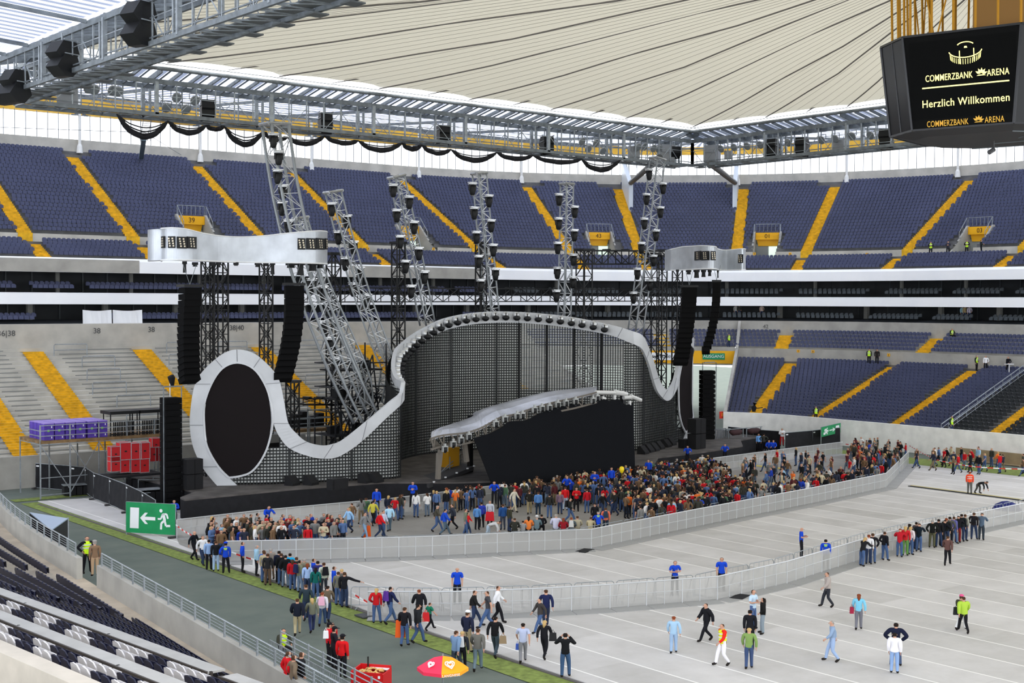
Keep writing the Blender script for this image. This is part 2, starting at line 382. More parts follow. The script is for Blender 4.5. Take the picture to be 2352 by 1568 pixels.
# vomitory entrances of the upper tier
def vomitory(q, num, label):
    t = thing('stand_entrance', label, 'entrance', bowl(q, 41, 20.9)); loc = bowl(q, 41, 20.9)
    out = (bowl(q, 42)-bowl(q, 41)).normalized(); tn = Vector((out.y, -out.x, 0)); U = Vector((0, 0, 1)); h = 1.6
    mb = MB()
    for s in (-1, 1):
        b = tn*(s*(h+.15)); p = [b-U*.1, b+out*4.4-U*.1, b+out*4.4+U*3.9, b+out*3.9+U*3.9, b+out*1.9+U*1.9, b+U*.25]
        mb = MB(); mb.prism([q_-tn*.12 for q_ in p], tn*.24)
        if s < 0: fixnormals(mb.build('side_wall', CONC, t))
    fixnormals(mb.build('side_wall', CONC, t)); mb = MB()
    for s in (-1, 1):
        b = tn*(s*(h+.15)); mb.bar(b+out*2.2+U*3.0, b+out*3.9+U*4.9, .06); mb.bar(b+out*2.2+U*2.2, b+out*2.2+U*3.0, .05); mb.bar(b+out*3+U*3.0, b+out*3+U*3.9, .05); mb.bar(b+out*3.9+U*3.9, b+out*3.9+U*4.9, .05)
    mb.bar(tn*-h+out*4+U*4.9, tn*h+out*4+U*4.9, .06)
    for k in range(7): mb.bar(tn*(-h+h*2*k/6)+out*4+U*3.9, tn*(-h+h*2*k/6)+out*4+U*4.9, .04)
    fixnormals(mb.build('railing', STEEL, t))
    mb = MB(); c = out*3.9+U*3.25
    mb.hexa([c-tn*h-U*.45, c+tn*h-U*.45, c+tn*h+out*.5-U*.45, c-tn*h+out*.5-U*.45, c-tn*h+U*.5, c+tn*h+U*.5, c+tn*h+out*.5+U*.5, c-tn*h+out*.5+U*.5])
    fixnormals(mb.build('yellow_header', YELP, t)); mb = MB(); c = out*4.3+U*2.4; mb.hexa([c-tn*h*.8-U*.45, c+tn*h*.8-U*.45, c+tn*h*.8+out*.3-U*.45, c-tn*h*.8+out*.3-U*.45, c-tn*h*.95+U*.45, c+tn*h*.95+U*.45, c+tn*h*.95+out*.3+U*.45, c-tn*h*.95+out*.3+U*.45])
    fixnormals(mb.build('yellow_soffit', YELP, t))
    mb = MB(); c = out*4.42; mb.quad(c-tn*h, c+tn*h, c+tn*h+U*2.2, c-tn*h+U*2.2); c = out*4.35
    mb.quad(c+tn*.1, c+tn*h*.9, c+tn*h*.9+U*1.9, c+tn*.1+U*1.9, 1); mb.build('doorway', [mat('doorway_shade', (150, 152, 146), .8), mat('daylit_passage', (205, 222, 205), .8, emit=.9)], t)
    text_obj('number', num, .8, frame(out*3.87+U*3.25, tn, (0, 0, 1)), mat('brown_lettering', (90, 60, 20), .6), t)
    return t
VL = {'39': 'numbered entrance 39 in the upper tier above the left silver cloud', '41': 'yellow-headed entrance in the upper tier behind the third leaning light mast', '43': 'numbered entrance 43 with yellow header in the upper tier',
      '01': 'numbered entrance 01 with yellow header right of the right silver cloud', '03': 'numbered entrance 03 with yellow header and stewards beside it', '05': 'yellow-headed upper tier entrance beyond the right edge'}
for q, n in VOM: vomitory(q, n, VL[n])
# ================================================================== the roof
ZB, ZT, ZR = 30.0, 32.6, 33.5
RX0, RX1, RY0, RY1 = 36.0, 108.0, -20.0, 102.0
MEMB = translucent('membrane_fabric', (226, 220, 202), .18)
PANA = translucent('roof_sheet_clear', (240, 244, 255), .62); PANB = translucent('roof_sheet_ribbed', (196, 206, 234), .17)
HUB = Vector((71, 41, 36.2))
def memb_pt(E, t):       # from edge point E to the hub with a slight sag
    p = E.lerp(HUB, t); p.z -= math.sin(PI*min(1, t))*.5*(1-t)*1.2; return p
edge = []                # anchor points along the opening, clockwise, and the scalloped hem
def along(a, b, n): return [Vector(a).lerp(Vector(b), i/n) for i in range(n)]
ZE = 34.15
ANCH = along((RX0+.8, RY0, ZE), (RX0+.8, RY1-.8, ZE), 12)+along((RX0+.8, RY1-.8, ZE), (RX1-.8, RY1-.8, ZE), 7)+along((RX1-.8, RY1-.8, ZE), (RX1-.8, RY0, ZE), 12)+along((RX1-.8, RY0, ZE), (RX0+.8, RY0, ZE), 7)
mb = MB(); cab = MB(); minor = MB(); tabs = MB(); N = len(ANCH); TS = [0, .03, .08, .15, .25, .4, .6, .8, .97]
K = 8
for i in range(N):
    a, b = ANCH[i], ANCH[(i+1) % N]
    cols = []
    for j in range(K+1):
        u = j/K; E = a.lerp(b, u); sc = .028*(math.sin(PI*u)**.7)*(.55+.45*abs(math.cos(PI*u)))
        cols.append([memb_pt(E, sc+(1-sc)*t)-Vector((0, 0, .12*math.sin(2*PI*2*u)*(1-t)*0)) for t in TS])
    for j in range(K): mb.strip(cols[j], cols[j+1])
    cab.tube([memb_pt(a, t)-Vector((0, 0, .12+.2*math.sin(i*2.1+t*9)*(.3<t<.9))) for t in TS], .06, 5)
    for j in range(1, 6):
        u = j/6; E = a.lerp(b, u); minor.tube([memb_pt(E, t)-Vector((0, 0, .05)) for t in TS[1:]], .014, 3)
    E = a.lerp(b, .5); tabs.quad(*[memb_pt(E, t)+w-Vector((0, 0, .15)) for t, w in ((.0, (b-a).normalized()*.2), (.055, (b-a).normalized()*.35), (.055, (b-a).normalized()*-.1), (.0, (b-a).normalized()*0))])
r_ = thing('membrane_roof', 'cream fabric membrane roof with radial seams stretched over the pitch', 'roof', HUB)
def sh(mb, d=None):
    mb.v = [tuple(Vector(p)-HUB) for p in mb.v]; return mb
sh(mb).build('membrane', MEMB, r_, smooth=True); sh(cab).build('radial_cable', mat('cable_shadow_grey', (116, 112, 108), .8), r_)
sh(minor).build('seam', mat('seam_grey', (160, 155, 146), .8), r_); sh(tabs).build('hem_strap', mat('strap_grey', (140, 134, 126), .8), r_)

# inner ring truss, one side at a time
def ring_side(name, A, B, outv, label):
    A, B, o = Vector(A), Vector(B), Vector(outv); L = (B-A).length; d = (B-A).normalized(); n = int(round(L/10.27)); t = thing(name, label, 'truss', A)
    def P(s, off, z): q = d*s+o*off; return Vector((q.x, q.y, z-A.z))
    lo = MB(); up = MB(); dg = MB(); ps = MB(); rl = MB(); wk = MB(); W = 2.6
    for off in (0, W):
        lo.bar(P(0, off, ZB), P(L, off, ZB), .22, .3); lo.bar(P(0, off, ZB+.35), P(L, off, ZB+.35), .08)
        up.bar(P(0, off, ZT), P(L, off, ZT), .2, .38)
    rl.tube([P(-.6, -1.0, ZR), P(L+.6, -1.0, ZR)], .16, 8); rl.tube([P(0, -1.15, ZR+.35), P(L, -1.15, ZR+.35)], .03, 4)
    m = n*6
    for i in range(m+1):
        s = L*i/m; big = i % 6 == 0
        for off in (0, W):
            ps.bar(P(s, off, ZB), P(s, off, ZT), .3 if big else .09, .22 if big else .09)
            if i < m and (i % 3 != 2): 
                s2 = L*(i+1)/m; dg.bar(P(s, off, ZB if i % 2 else ZT-.9), P(s2, off, ZT-.9 if i % 2 else ZB), .05)
        if big: ps.bar(P(s+.6, W, ZB), P(s+.6, W, ZT), .18)
        ps.bar(P(s, 0, ZB), P(s, W, ZB), .1); up.bar(P(s, -1.0, ZR-.1), P(s, W, ZT+.05), .12, .28 if not big else .5)
        if i < m: up.bar(P(s+L/m/2, -1.0, ZR-.05), P(s+L/m/2, W, ZT+.12), .07, .12)
        if i < m: dg.bar(P(s, 0, ZB), P(L*(i+1)/m, W, ZB), .07)
    for off in (0, W): dg.bar(P(0, off, ZT-1.1), P(L, off, ZT-1.1), .05)
    wk.hexa([P(0, .3, ZB+.02), P(L, .3, ZB+.02), P(L, 1.5, ZB+.02), P(0, 1.5, ZB+.02), P(0, .3, ZB+.1), P(L, .3, ZB+.1), P(L, 1.5, ZB+.1), P(0, 1.5, ZB+.1)])
    for i in range(int(L/3.4)): wk.box(P(i*3.4+1, .1, ZB-.28), (.9, .9, .08))
    n_ = len(lo.v); lo.v += ps.v; lo.f += [tuple(i+n_ for i in f) for f in ps.f]; lo.m += [1]*len(ps.f); lo.build('chords_and_posts', [GSTEEL, STEEL], t); up.build('upper_chord', GSTEEL, t); dg.build('diagonal', STEEL, t); rl.build('ring_pipe', GSTEEL, t); wk.build('walkway', mat('walkway_grating', (98, 102, 104), .7), t)
    pa = MB(); pb = MB(); k = 0; s = 0
    while s < L:
        s2 = min(L, s+L/m/2); (pa if k % 2 else pb).quad(P(s, -1.0, ZR+.08), P(s2, -1.0, ZR+.08), P(s2, W, ZT+.28), P(s, W, ZT+.28)); s = s2; k += 1
    pa.build('glazing_strip', PANA, t); pb.build('glazing_strip', PANB, t)
    return t
ring_side('roof_truss', (RX0, RY1, ZB), (RX1, RY1, ZB), (0, 1, 0), 'long grey roof truss above the stage carrying the black drapes')
ring_side('roof_truss', (RX1, RY1, ZB), (RX1, RY0, ZB), (1, 0, 0), 'grey roof truss running from the far corner behind the video cube')
ring_side('roof_truss', (RX0, 8, ZB), (RX0, RY1, ZB), (-1, 0, 0), 'large grey roof truss crossing the upper left of the picture with black speakers')
# outer roof of ribbed translucent sheets
def rin(q):
    P = bowl(q, 9.5); return Vector((min(max(P.x, RX0-2.7), RX1+2.7), min(P.y, RY1+2.7), 0))
PROF = [(0, 33.05), (.35, 34.4), (.7, 37.0), (1, 40.0)]
def roofp(q, f, z):
    a = rin(q); b = bowl(q, 62.5); p = a.lerp(b, f); p.z = z; return p
pa = MB(); pb = MB(); bm_ = MB(); q = -78; k = 0
while q < 200:
    in_arc = (-3 < q < 37) or (105 < q < 145)
    dq = .55 if not in_arc else .45
    for (f0, z0), (f1, z1) in zip(PROF, PROF[1:]):
        (pa if k % 2 else pb).quad(roofp(q, f0, z0), roofp(q+dq, f0, z0), roofp(q+dq, f1, z1), roofp(q, f1, z1))
    if k % 19 == 0:
        for (f0, z0), (f1, z1) in zip(PROF, PROF[1:]): bm_.bar(roofp(q, f0, z0-.3), roofp(q, f1, z1-.3), .1, .26)
    q += dq; k += 1
for f in (.35, .7):
    z = dict(PROF)[f]; qs = rng(-78, 200, 2)
    for a, b in zip(qs, qs[1:]): bm_.bar(roofp(a, f, z-.2), roofp(b, f, z-.2), .1, .2)
o = struct(pa.build('ceiling', PANA)); o = struct(pb.build('ceiling_ribs', PANB)); struct(bm_.build('ceiling_beam', GSTEEL))
mb = MB(); qs = rng(-78, 200, 2); mb.slab([bowl(q, 62.2, 37.2) for q in qs], [bowl(q, 62.2, 40.0) for q in qs], (0.01, .01, 0))
mb.strip([bowl(q, 62.2, 37.2) for q in qs], [bowl(q, 63.0, 37.2) for q in qs])
struct(mb.build('trim_4', mat('yellow_roof_edge', (226, 178, 66), .6, var=.08, scale=.3)))
# white columns between stand and roof
col_m = MB(); col_m.tube([(0, 0, -.3), (0, 0, .5), (0, 0, .8), (0, 0, 7.8)], [.38, .3, .17, .17], 10)
col = tag(empty('roof_column', (0, 0, 0)), cat='column', group='white columns between the upper tier and the roof edge')
col_m.build('shaft', mat('column_white', (232, 232, 228), .5), col)
lm = MB()
for s in (-1, 1):
    lm.bar((0, 0, 4.1), (s*.8, 0, 4.1), .06); lm.box((s*.75, -.1, 4.1), (.5, .3, .14), .3*s); lm.box((s*.45, -.2, 4.15), (.3, .3, .2), .3)
lm.build('lamp_bracket', GSTEEL, col)
CPX = [183, 460, 715, 962, 1198, 1444, 1695, 1945, 2200]
cl = ['leftmost of the white roof columns', 'second white roof column from the left', 'white roof column right of the tallest leaning mast top', 'white roof column above the third aisle from the left drapes', 'white roof column above the gap between two light masts', 'white roof column behind the left pale fin', 'white roof column behind the right pale fin', 'white roof column in front of the distant tower block', 'white roof column below the video cube']
for i, x in enumerate(CPX):
    c = col if i == 0 else copy_tree(col); q = tierq(x, 400, 59.0); c.location = bowl(q, 59.0, 32.6); P0, P1 = bowl(q-.3, 59), bowl(q+.3, 59); c.rotation_euler = (0, 0, math.atan2((P1-P0).y, (P1-P0).x)); c['label'] = cl[i]
# glass screen behind the top row
mb = MB(); gl = MB()
for q in arc_steps(22, 188, 59.6, 1.26): mb.bar(bowl(q, 59.6, 33.8), bowl(q, 59.6, 36.9), .07, .07)
struct(mb.build('trim_5', mat('screen_post', (120, 126, 132), .5, .3)))
# concrete fins with struts at the corner
def fin(px, lab, tx):
    q = tierq(px, 430, 52.5); P = bowl(q, 52, 28.2); out = (bowl(q, 53)-bowl(q, 52)).normalized(); tn = Vector((out.y, -out.x, 0)); t = thing('roof_support', lab, 'support', P); U = Vector((0, 0, 1))
    mb = MB(); 
    mb.prism([tn*-.3+U*-.3, tn*-.3+U*3.6, tn*-.3+out*6.5+U*7.6, tn*-.3+out*6.5+U*-.3], tn*.6); fixnormals(mb.build('fin', mat('pale_fin', (205, 212, 218), .4, .1), t))
    mb = MB(); a = U*3.9+out*.2; b = onY(tx[0], tx[1], RY1-.2)-P if tx[0] < 1585 else onX(tx[0], tx[1], RX1)-P
    mb.tube([a, b], .36, 10); mb.build('strut', mat('dark_strut', (84, 86, 86), .5, .3), t)
    mb = MB(); mb.bar(out*5+U*8.4-tn*1.2, out*5+U*8.4+tn*1.6, .06)
    for s in (-1.2, .2, 1.6): mb.bar(out*5+U*6.5+tn*s, out*5+U*8.4+tn*s, .05)
    mb.build('railing', STEEL, t)
fin(1448, 'pale triangular roof fin with dark strut, left of the far roof corner', (1515, 362)); fin(1688, 'pale triangular roof fin with dark strut, right of the far roof corner', (1632, 376))
# grey cable ladder mast on the top row, left
P = bowl(tierq(328, 380, 57), 57.5, 32.6); t = thing('cable_mast', 'slim leaning ladder mast with grey foot behind the first black drape', 'mast', P); U = Vector((0, 0, 1))
T_ = onY(341, 262, 118)-P
mb = MB(); mb.bar((0, 0, -.5), T_*.42, .5, .3); mb.build('foot', mat('blue_grey_steel', (104, 124, 132), .5, .2), t)
mb = MB(); mb.bar(T_*.4+Vector((-.4, 0, 0)), T_+Vector((-.4, 0, 0)), .05); mb.bar(T_*.4+Vector((.4, 0, 0)), T_+Vector((.4, 0, 0)), .05)
for i in range(12): c = T_*(.42+.58*i/12); mb.bar(c-Vector((.4, 0, 0)), c+Vector((.4, 0, 0)), .04)
mb.build('ladder', STEEL, t); mb = MB(); mb.tube([T_*.6, bowl(40, 59, 34)-P], .03, 4); mb.tube([T_*.6, bowl(73.5, 59, 33)-P], .03, 4); mb.build('stay_cable', GSTEEL, t)
# loudspeakers and lamps on the ring truss
def speaker_proto():
    t = tag(empty('roof_loudspeaker'), cat='loudspeaker', group='black loudspeakers hung in the roof truss'); mb = MB()
    mb.prism([(-.75, -.45, -.15), (-.3, -.45, .5), (.55, -.45, .5), (.75, -.45, -.1), (.25, -.45, -.6), (-.2, -.45, -.6)], (0, .9, 0)); fixnormals(mb.build('cabinet', BLK, t))
    mb = MB(); mb.bar((-.3, -.5, .56), (.6, -.5, .56), .05); mb.bar((-.3, .5, .56), (.6, .5, .56), .05); mb.bar((0, 0, .5), (0, 0, .95), .07); mb.build('bracket', STEEL, t); return t
SP = speaker_proto(); first = True
SPX = [(318, 30, 'L', 'upper one of the pair by the top of the left roof truss'), (318, 76, 'L', 'lower one of the pair by the top of the left roof truss'), (143, 118, 'L', 'upper one of the middle pair on the left roof truss'), (145, 150, 'L', 'lower one of the middle pair on the left roof truss'),
       (33, 182, 'L', 'upper one at the left roof corner'), (36, 212, 'L', 'front one at the left roof corner'), (14, 216, 'L', 'rear one at the left roof corner'), (476, 247, 'F', 'above the second black drape'), (476, 262, 'F', 'lower one above the second black drape'),
       (747, 275, 'F', 'right of the tallest mast head'), (747, 290, 'F', 'lower one right of the tallest mast head'), (1017, 303, 'F', 'upper one above the middle drapes'), (1017, 315, 'F', 'lower one above the middle drapes'), (1255, 327, 'F', 'upper one right of the middle of the far truss'), (1255, 341, 'F', 'lower one right of the middle of the far truss'),
       (1548, 350, 'F', 'just left of the far roof corner'), (1775, 333, 'R', 'upper one of the first dark pair on the right truss'), (1775, 350, 'R', 'lower one of the first dark pair on the right truss'), (1843, 330, 'R', 'upper one beside the grey box on the right truss'), (1843, 345, 'R', 'lower one beside the grey box on the right truss'), (2035, 312, 'R', 'upper one nearest the video cube'), (2037, 328, 'R', 'lower one nearest the video cube')]
for (x, y, w, l) in SPX:
    P = onX(x, y, RX0-3.1) if w == 'L' else onY(x, y, RY1+1) if w == 'F' else onX(x, y, RX1+1)
    o = SP if first else copy_tree(SP); first = False; o.location = P; o.rotation_euler = (0, 0, R(20) if w == 'L' else R(250) if w == 'F' else R(200)); o['label'] = 'black roof loudspeaker, '+l
    sc = 1.25 if w == 'L' else 1.15; o.scale = (sc, sc, sc)
t0 = tag(empty('roof_floodlight'), cat='floodlight', group='round floodlights in the roof truss'); mb = MB(); M = Matrix.Rotation(R(115), 4, 'X')
mb.lathe([(.12, -.35), (.2, -.2), (.42, .05), (.44, .1), (.4, .12)], 12, M=M); h_ = mb.build('reflector_housing', mat('lamp_housing', (176, 176, 176), .35, .5), t0, True); mb = MB(); mb.lathe([(.38, .125), (.3, .15)], 12, M=M); mb.build('front_glass', mat('lamp_glass', (120, 126, 130), .1), h_); mb = MB(); mb.bar((-.46, 0, 0), (-.46, 0, .5), .05); mb.bar((.46, 0, 0), (.46, 0, .5), .05); mb.bar((-.46, 0, .5), (.46, 0, .5), .05); mb.build('yoke', GSTEEL, t0)
FP = [(203, 202, 'F'), (216, 205, 'F'), (258, 207, 'F'), (270, 209, 'F'), (382, 246, 'F'), (426, 250, 'F'), (405, 223, 'F'), (447, 230, 'F'), (1336, 324, 'F'), (1350, 341, 'F'), (1368, 328, 'F'), (1384, 346, 'F'), (1465, 337, 'F'), (1480, 336, 'F'), (1500, 340, 'F'), (1512, 341, 'F'),
      (1657, 341, 'R'), (1687, 338, 'R'), (1717, 335, 'R'), (1747, 332, 'R'), (1811, 327, 'R'), (1888, 321, 'R'), (1919, 318, 'R'), (1958, 312, 'R'), (2000, 310, 'R')]
for k, (x, y, w) in enumerate(FP):
    P = onY(x, y, RY1+.6) if w == 'F' else onX(x, y, RX1+.6); o = t0 if k == 0 else copy_tree(t0); o.location = P
    o.rotation_euler = (0, 0, R(0) if w == 'F' else R(-90)); o['label'] = 'round grey floodlight in the %s roof truss, %s from %s' % ('far' if w == 'F' else 'right', ORD[k if k < 16 else k-16], 'the left corner' if w == 'F' else 'the far corner')
t0 = tag(empty('relay_box'), cat='box', group='grey boxes in the roof truss'); mb = MB(); mb.box((0, 0, 0), (1.2, .5, 1.3)); mb.box((0, -.3, .3), (.9, .12, .4)); mb.build('housing', mat('grey_enclosure', (150, 152, 154), .5), t0); mb = MB(); mb.bar((-.5, 0, .65), (-.5, 0, 1), .06); mb.bar((.5, 0, .65), (.5, 0, 1), .06); mb.build('hanger', STEEL, t0)
for k, (x, y, w, s, l) in enumerate([(1456, 350, 'F', 1, 'pair of grey enclosures left of the far corner'), (1529, 353, 'F', 1.5, 'tall grey enclosure just left of the far corner'), (1635, 353, 'R', 1.4, 'tall grey enclosure just right of the far corner'), (1673, 356, 'R', .7, 'small grey box on the right truss'), (1927, 335, 'R', .9, 'flat grey box in front of the tower block'), (155, 222, 'F', 1.3, 'grey enclosure behind the left roof corner')]):
    o = t0 if k == 0 else copy_tree(t0); o.location = onY(x, y, RY1+1.3) if w == 'F' else onX(x, y, RX1+1.3); o.scale = (s, s, s); o.rotation_euler = (0, 0, R(-20) if w == 'F' else R(-70)); o['label'] = l
# black drapes
DPT = [(268, 262), (385, 278), (473, 288), (515, 290), (603, 303), (660, 315), (745, 312), (822, 323), (923, 328), (968, 333), (1035, 343), (1140, 350), (1223, 357), (1335, 366), (1423, 368)]
SAG = [42, 22, 8, 36, 10, 18, 12, 22, 14, 16, 26, 14, 14, 30]
net = glassy('black_gauze', (40, 42, 60), .45, .9)
for k in range(len(SAG)):
    A, B = onY(*DPT[k], RY1-.2), onY(*DPT[k+1], RY1-.2); mb = MB(); cl_ = MB(); mpp = A.y/3107/.8; s = SAG[k]*.037
    def cat_(f, n=12): return [A.lerp(B, i/n)-Vector((0, f*.12*math.sin(i*1.7), s*f*4*(i/n)*(1-i/n))) for i in range(n+1)]
    t = thing('black_drape', 'black drape swag below the far roof truss, %s from the left' % ORD[k], 'drape', A, group='black swagged drapes under the far roof truss')
    def rel(L): return [p-A for p in L]
    for f, r in ((.99, .2), (.86, .12), (.7, .06), (.5, .05)): mb.tube(rel(cat_(f)), [.05]+[r]*11+[.05], 5)
    mb.build('gathered_fold', BLKF, t)
    cl_.strip(rel(cat_(.05)), rel(cat_(.98))); cl_.strip(rel(cat_(.98)), rel(cat_(1.25))); cl_.build('gauze', net, t)

# ------------------------------------------------------------------ video cube
CC = Vector((70, 42.9, 0)); ZC0, ZC1 = 24.75, 29.85
t = thing('video_cube', 'black video cube under the roof showing COMMERZBANK ARENA and Herzlich Willkommen', 'screen', (CC.x, CC.y, ZC0))
def octo(h, c, z):      # half width h, corner cut c
    p = [(-h, -h+c), (-h, h-c), (-h+c, h), (h-c, h), (h, h-c), (h, -h+c), (h-c, -h), (-h+c, -h)]; Mz = Matrix.Rotation(R(13.6), 4, 'Z'); return [Mz @ Vector((x, y, z)) for x, y in p]
H = ZC1-ZC0; top = octo(5.3, 2.1, H); bot = octo(4.85, 2.1, 0); low = octo(3.6, 1.3, -.25)
mb = MB()
for i in range(8):
    j = (i+1) % 8; mb.quad(bot[i], bot[j], top[j], top[i], 1 if i % 2 else 0); mb.quad(low[i], low[j], bot[j], bot[i], 2)
mb.poly(low[::-1], 2); mb.poly(top, 2); mb.build('casing', [mat('screen_black', (9, 10, 11), .7, spec=.1), mat('glossy_black', (17, 18, 21), .3, 0), mat('underside_black', (34, 33, 37), .5)], t)
mb = MB(); 
for i in range(8):
    j = (i+1) % 8; mb.bar(top[i], bot[i], .12); mb.bar(bot[i], bot[j], .1); mb.bar(top[i], top[j], .12)
    m0, m1 = (top[i]+top[j])/2, (bot[i]+bot[j])/2
    if i % 2: mb.bar(m0, m1, .06)
mb.build('frame', mat('dark_frame', (48, 49, 52), .25, .4), t)
# the face towards the left stand: i=0 (x=-h)
fa, fb = bot[1], bot[0]; ta, tb = top[1], top[0]   # left edge, right edge as seen from the camera
xv = (fb-fa).normalized(); yv = ((ta+tb)/2-(fa+fb)/2).normalized(); nv = xv.cross(yv).normalized()
FO = (fa+fb)/2; 
def face(u, v, d=.03): return FO+xv*u+yv*v+nv*d
SCR = mat('lit_screen_text', (250, 240, 150), .5, emit=1.0); GOLD = mat('gold_lettering', (206, 160, 60), .5, emit=.35)
mb = MB(); mb.quad(face(-2.75, .55, .02), face(2.85, .55, .02), face(2.9, 4.75, .02), face(-2.85, 4.75, .02)); mb.build('display', mat('display_black', (10, 11, 12), .8, spec=.08), t)
def logo_text(v, s, m, u=0.0, w=1.0):
    text_obj('lettering', 'COMMERZBANK', s, frame(face(u-.92*w, v), xv, yv), m, t, sx=.66*w, bold=True); text_obj('lettering', 'ARENA', s, frame(face(u+1.72*w, v), xv, yv), m, t, sx=.7*w, bold=True)
    g = MB(); c = face(u+.83*w, v-.05*s)
    for a in (20, 52, 84, 116, 148):
        d = xv*math.cos(R(a))+yv*math.sin(R(a)); p = xv*math.cos(R(a+90))+yv*math.sin(R(a+90)); g.poly([c+d*s*.12, c+d*s*.4+p*s*.13, c+d*s*.72, c+d*s*.4-p*s*.13])
    g.quad(c+xv*s*-.5-yv*s*.12, c+xv*s*.5-yv*s*.12, c+xv*s*.3-yv*s*.02, c+xv*s*-.3-yv*s*.02); g.build('emblem', m, t)
logo_text(2.72, .5, SCR, .25); logo_text(.25, .46, GOLD, .1, .96)
mb = MB(); mb.quad(face(-2.15, 2.2), face(2.55, 2.2), face(2.55, 2.27), face(-2.15, 2.27)); mb.build('rule', SCR, t)
text_obj('lettering', 'Herzlich Willkommen', .58, frame(face(.2, 1.35), xv, yv), SCR, t, sx=.86, bold=True)
mb = MB()    # stadium emblem
def arcp(cu, cv, a, b, w, h, n=14): return [(cu+w*math.cos(R(a+(b-a)*i/n)), cv+h*math.sin(R(a+(b-a)*i/n))) for i in range(n+1)]
def line(pts, th):
    for (u0, v0), (u1, v1) in zip(pts, pts[1:]): mb.bar(face(u0, v0), face(u1, v1), th, .02, up=nv)
line(arcp(.25, 4.1, 190, 350, .9, .42), .05); line(arcp(.25, 4.3, 20, 160, .45, .2), .05)
for i in range(17):
    a = 200+140*i/16; u = .25+.88*math.cos(R(a)); v = 4.08+.42*math.sin(R(a)); line([(u, v-.06), (u*.96+.01, v-.34)], .025)
for u, v in ((-.05, 3.78), (.72, 3.85)): line([(u-.02, v+.28), (u, v-.42)], .045)
mb.quad(face(.18, 4.18), face(.36, 4.18), face(.32, 4.28), face(.2, 4.28)); mb.build('emblem', SCR, t)
# gold lattice carrying the cube
mb = MB(); bars = MB()
tt = octo(4.7, 1.7, H); t2 = [p+Vector((0, 0, 7)) for p in octo(4.9, 1.9, H)]
for i in range(8):
    j = (i+1) % 8
    for k in range(5 if i % 2 == 0 else 3):
        u = k/(5 if i % 2 == 0 else 3); mb.tube([tt[i].lerp(tt[j], u), t2[i].lerp(t2[j], u)], .075, 6)
    if i % 2 == 0: mb.tube([tt[i].lerp(tt[j], .75), t2[i].lerp(t2[j], .45)], .05, 5); mb.tube([tt[i].lerp(tt[j], .78), t2[i].lerp(t2[j], 1)], .05, 5)
mb.build('lattice', mat('gold_tube', (178, 128, 34), .35, .4), t)
mb = MB(); bx = MB(); c_ = Matrix.Rotation(R(13.6), 4, 'Z')
mb.hexa([c_ @ Vector(p) for p in ((-1.6, -4.2, H), (3, -4.2, H), (3, .6, H), (-1.6, .6, H), (-1.6, -4.2, H+7), (3, -4.2, H+7), (3, .6, H+7), (-1.6, .6, H+7))]); mb.build('core', mat('tan_panel', (150, 112, 62), .7), t)
mb = MB(); 
for k in range(4): mb.bar(low[0].lerp(low[5], k/3)-Vector((0, 0, .02)), low[7].lerp(low[4], k/3)-Vector((0, 0, .02)), .05)
mb.build('underside_rib', GSTEEL, t)
mb = MB(); p = onz(2283, 343, 24.0)-Vector((CC.x, CC.y, ZC0)); mb.tube([p, p+Vector((-.35, .1, -.2))], .14, 8); mb.bar(p, p+Vector((0, 0, .6)), .04); mb.build('camera', mat('cam_grey', (90, 90, 92), .5), t)
# distant tower block
t = thing('tower_block', 'faint pale tower block far beyond the right upper tier', 'building', (0, 0, 0)); P = onY(1917, 417, 700)
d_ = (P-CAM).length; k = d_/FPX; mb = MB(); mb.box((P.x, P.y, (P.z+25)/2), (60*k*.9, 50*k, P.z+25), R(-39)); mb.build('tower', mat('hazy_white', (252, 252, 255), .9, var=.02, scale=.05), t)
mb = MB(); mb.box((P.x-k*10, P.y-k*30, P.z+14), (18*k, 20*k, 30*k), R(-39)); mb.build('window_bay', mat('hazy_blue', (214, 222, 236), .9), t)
# ================================================================== the stage
DZ = 1.45
def cr(pts, n=6):        # smooth curve through points
    P = [Vector(p) for p in pts]; out = []
    for i in range(len(P)-1):
        a, b, c, d = P[max(i-1, 0)], P[i], P[i+1], P[min(i+2, len(P)-1)]
        for k in range(n):
            t = k/n; out.append(.5*((2*b)+(c-a)*t+(2*a-5*b+4*c-d)*t*t+(3*b-a-3*c+d)*t**3))
    out.append(P[-1]); return out
PLAN = cr([(37.5, 99.5, 0), (42.5, 94.6, 0), (47.2, 91.2, 0), (50.9, 89.2, 0), (55.8, 87.7, 0), (58.4, 86.9, 0), (59.7, 87.3, 0), (60.5, 89.4, 0), (61.9, 92, 0), (64.2, 94.9, 0), (67, 97.3, 0), (70.3, 98.9, 0), (73.8, 99.4, 0), (77.3, 98.9, 0), (80.7, 97.3, 0), (83.6, 94.9, 0), (85.7, 92.2, 0), (86.9, 90.4, 0), (87.6, 89.7, 0), (89.2, 90.0, 0), (92.2, 91.1, 0), (97.1, 93, 0), (101, 95.5, 0), (104, 98.5, 0)], 5)
SL = [0.0]
for a, b in zip(PLAN, PLAN[1:]): SL.append(SL[-1]+(b-a).length)
def at_s(s):
    for i in range(len(SL)-1):
        if s <= SL[i+1] or i == len(SL)-2:
            t = (s-SL[i])/(SL[i+1]-SL[i]); return PLAN[i].lerp(PLAN[i+1], t)
def nrm(s):
    d = (at_s(min(SL[-1], s+.15))-at_s(max(0, s-.15))).normalized(); return Vector((d.y, -d.x, 0))
def s_near(x, y): 
    return min(range(len(PLAN)), key=lambda i: (PLAN[i].x-x)**2+(PLAN[i].y-y)**2)
I_TIPL = s_near(59.7, 87.3); I_C = s_near(64.2, 94.9); I_TIPR = s_near(87.6, 89.7); S_TIPL, S_TIPR = SL[I_TIPL], SL[I_TIPR]
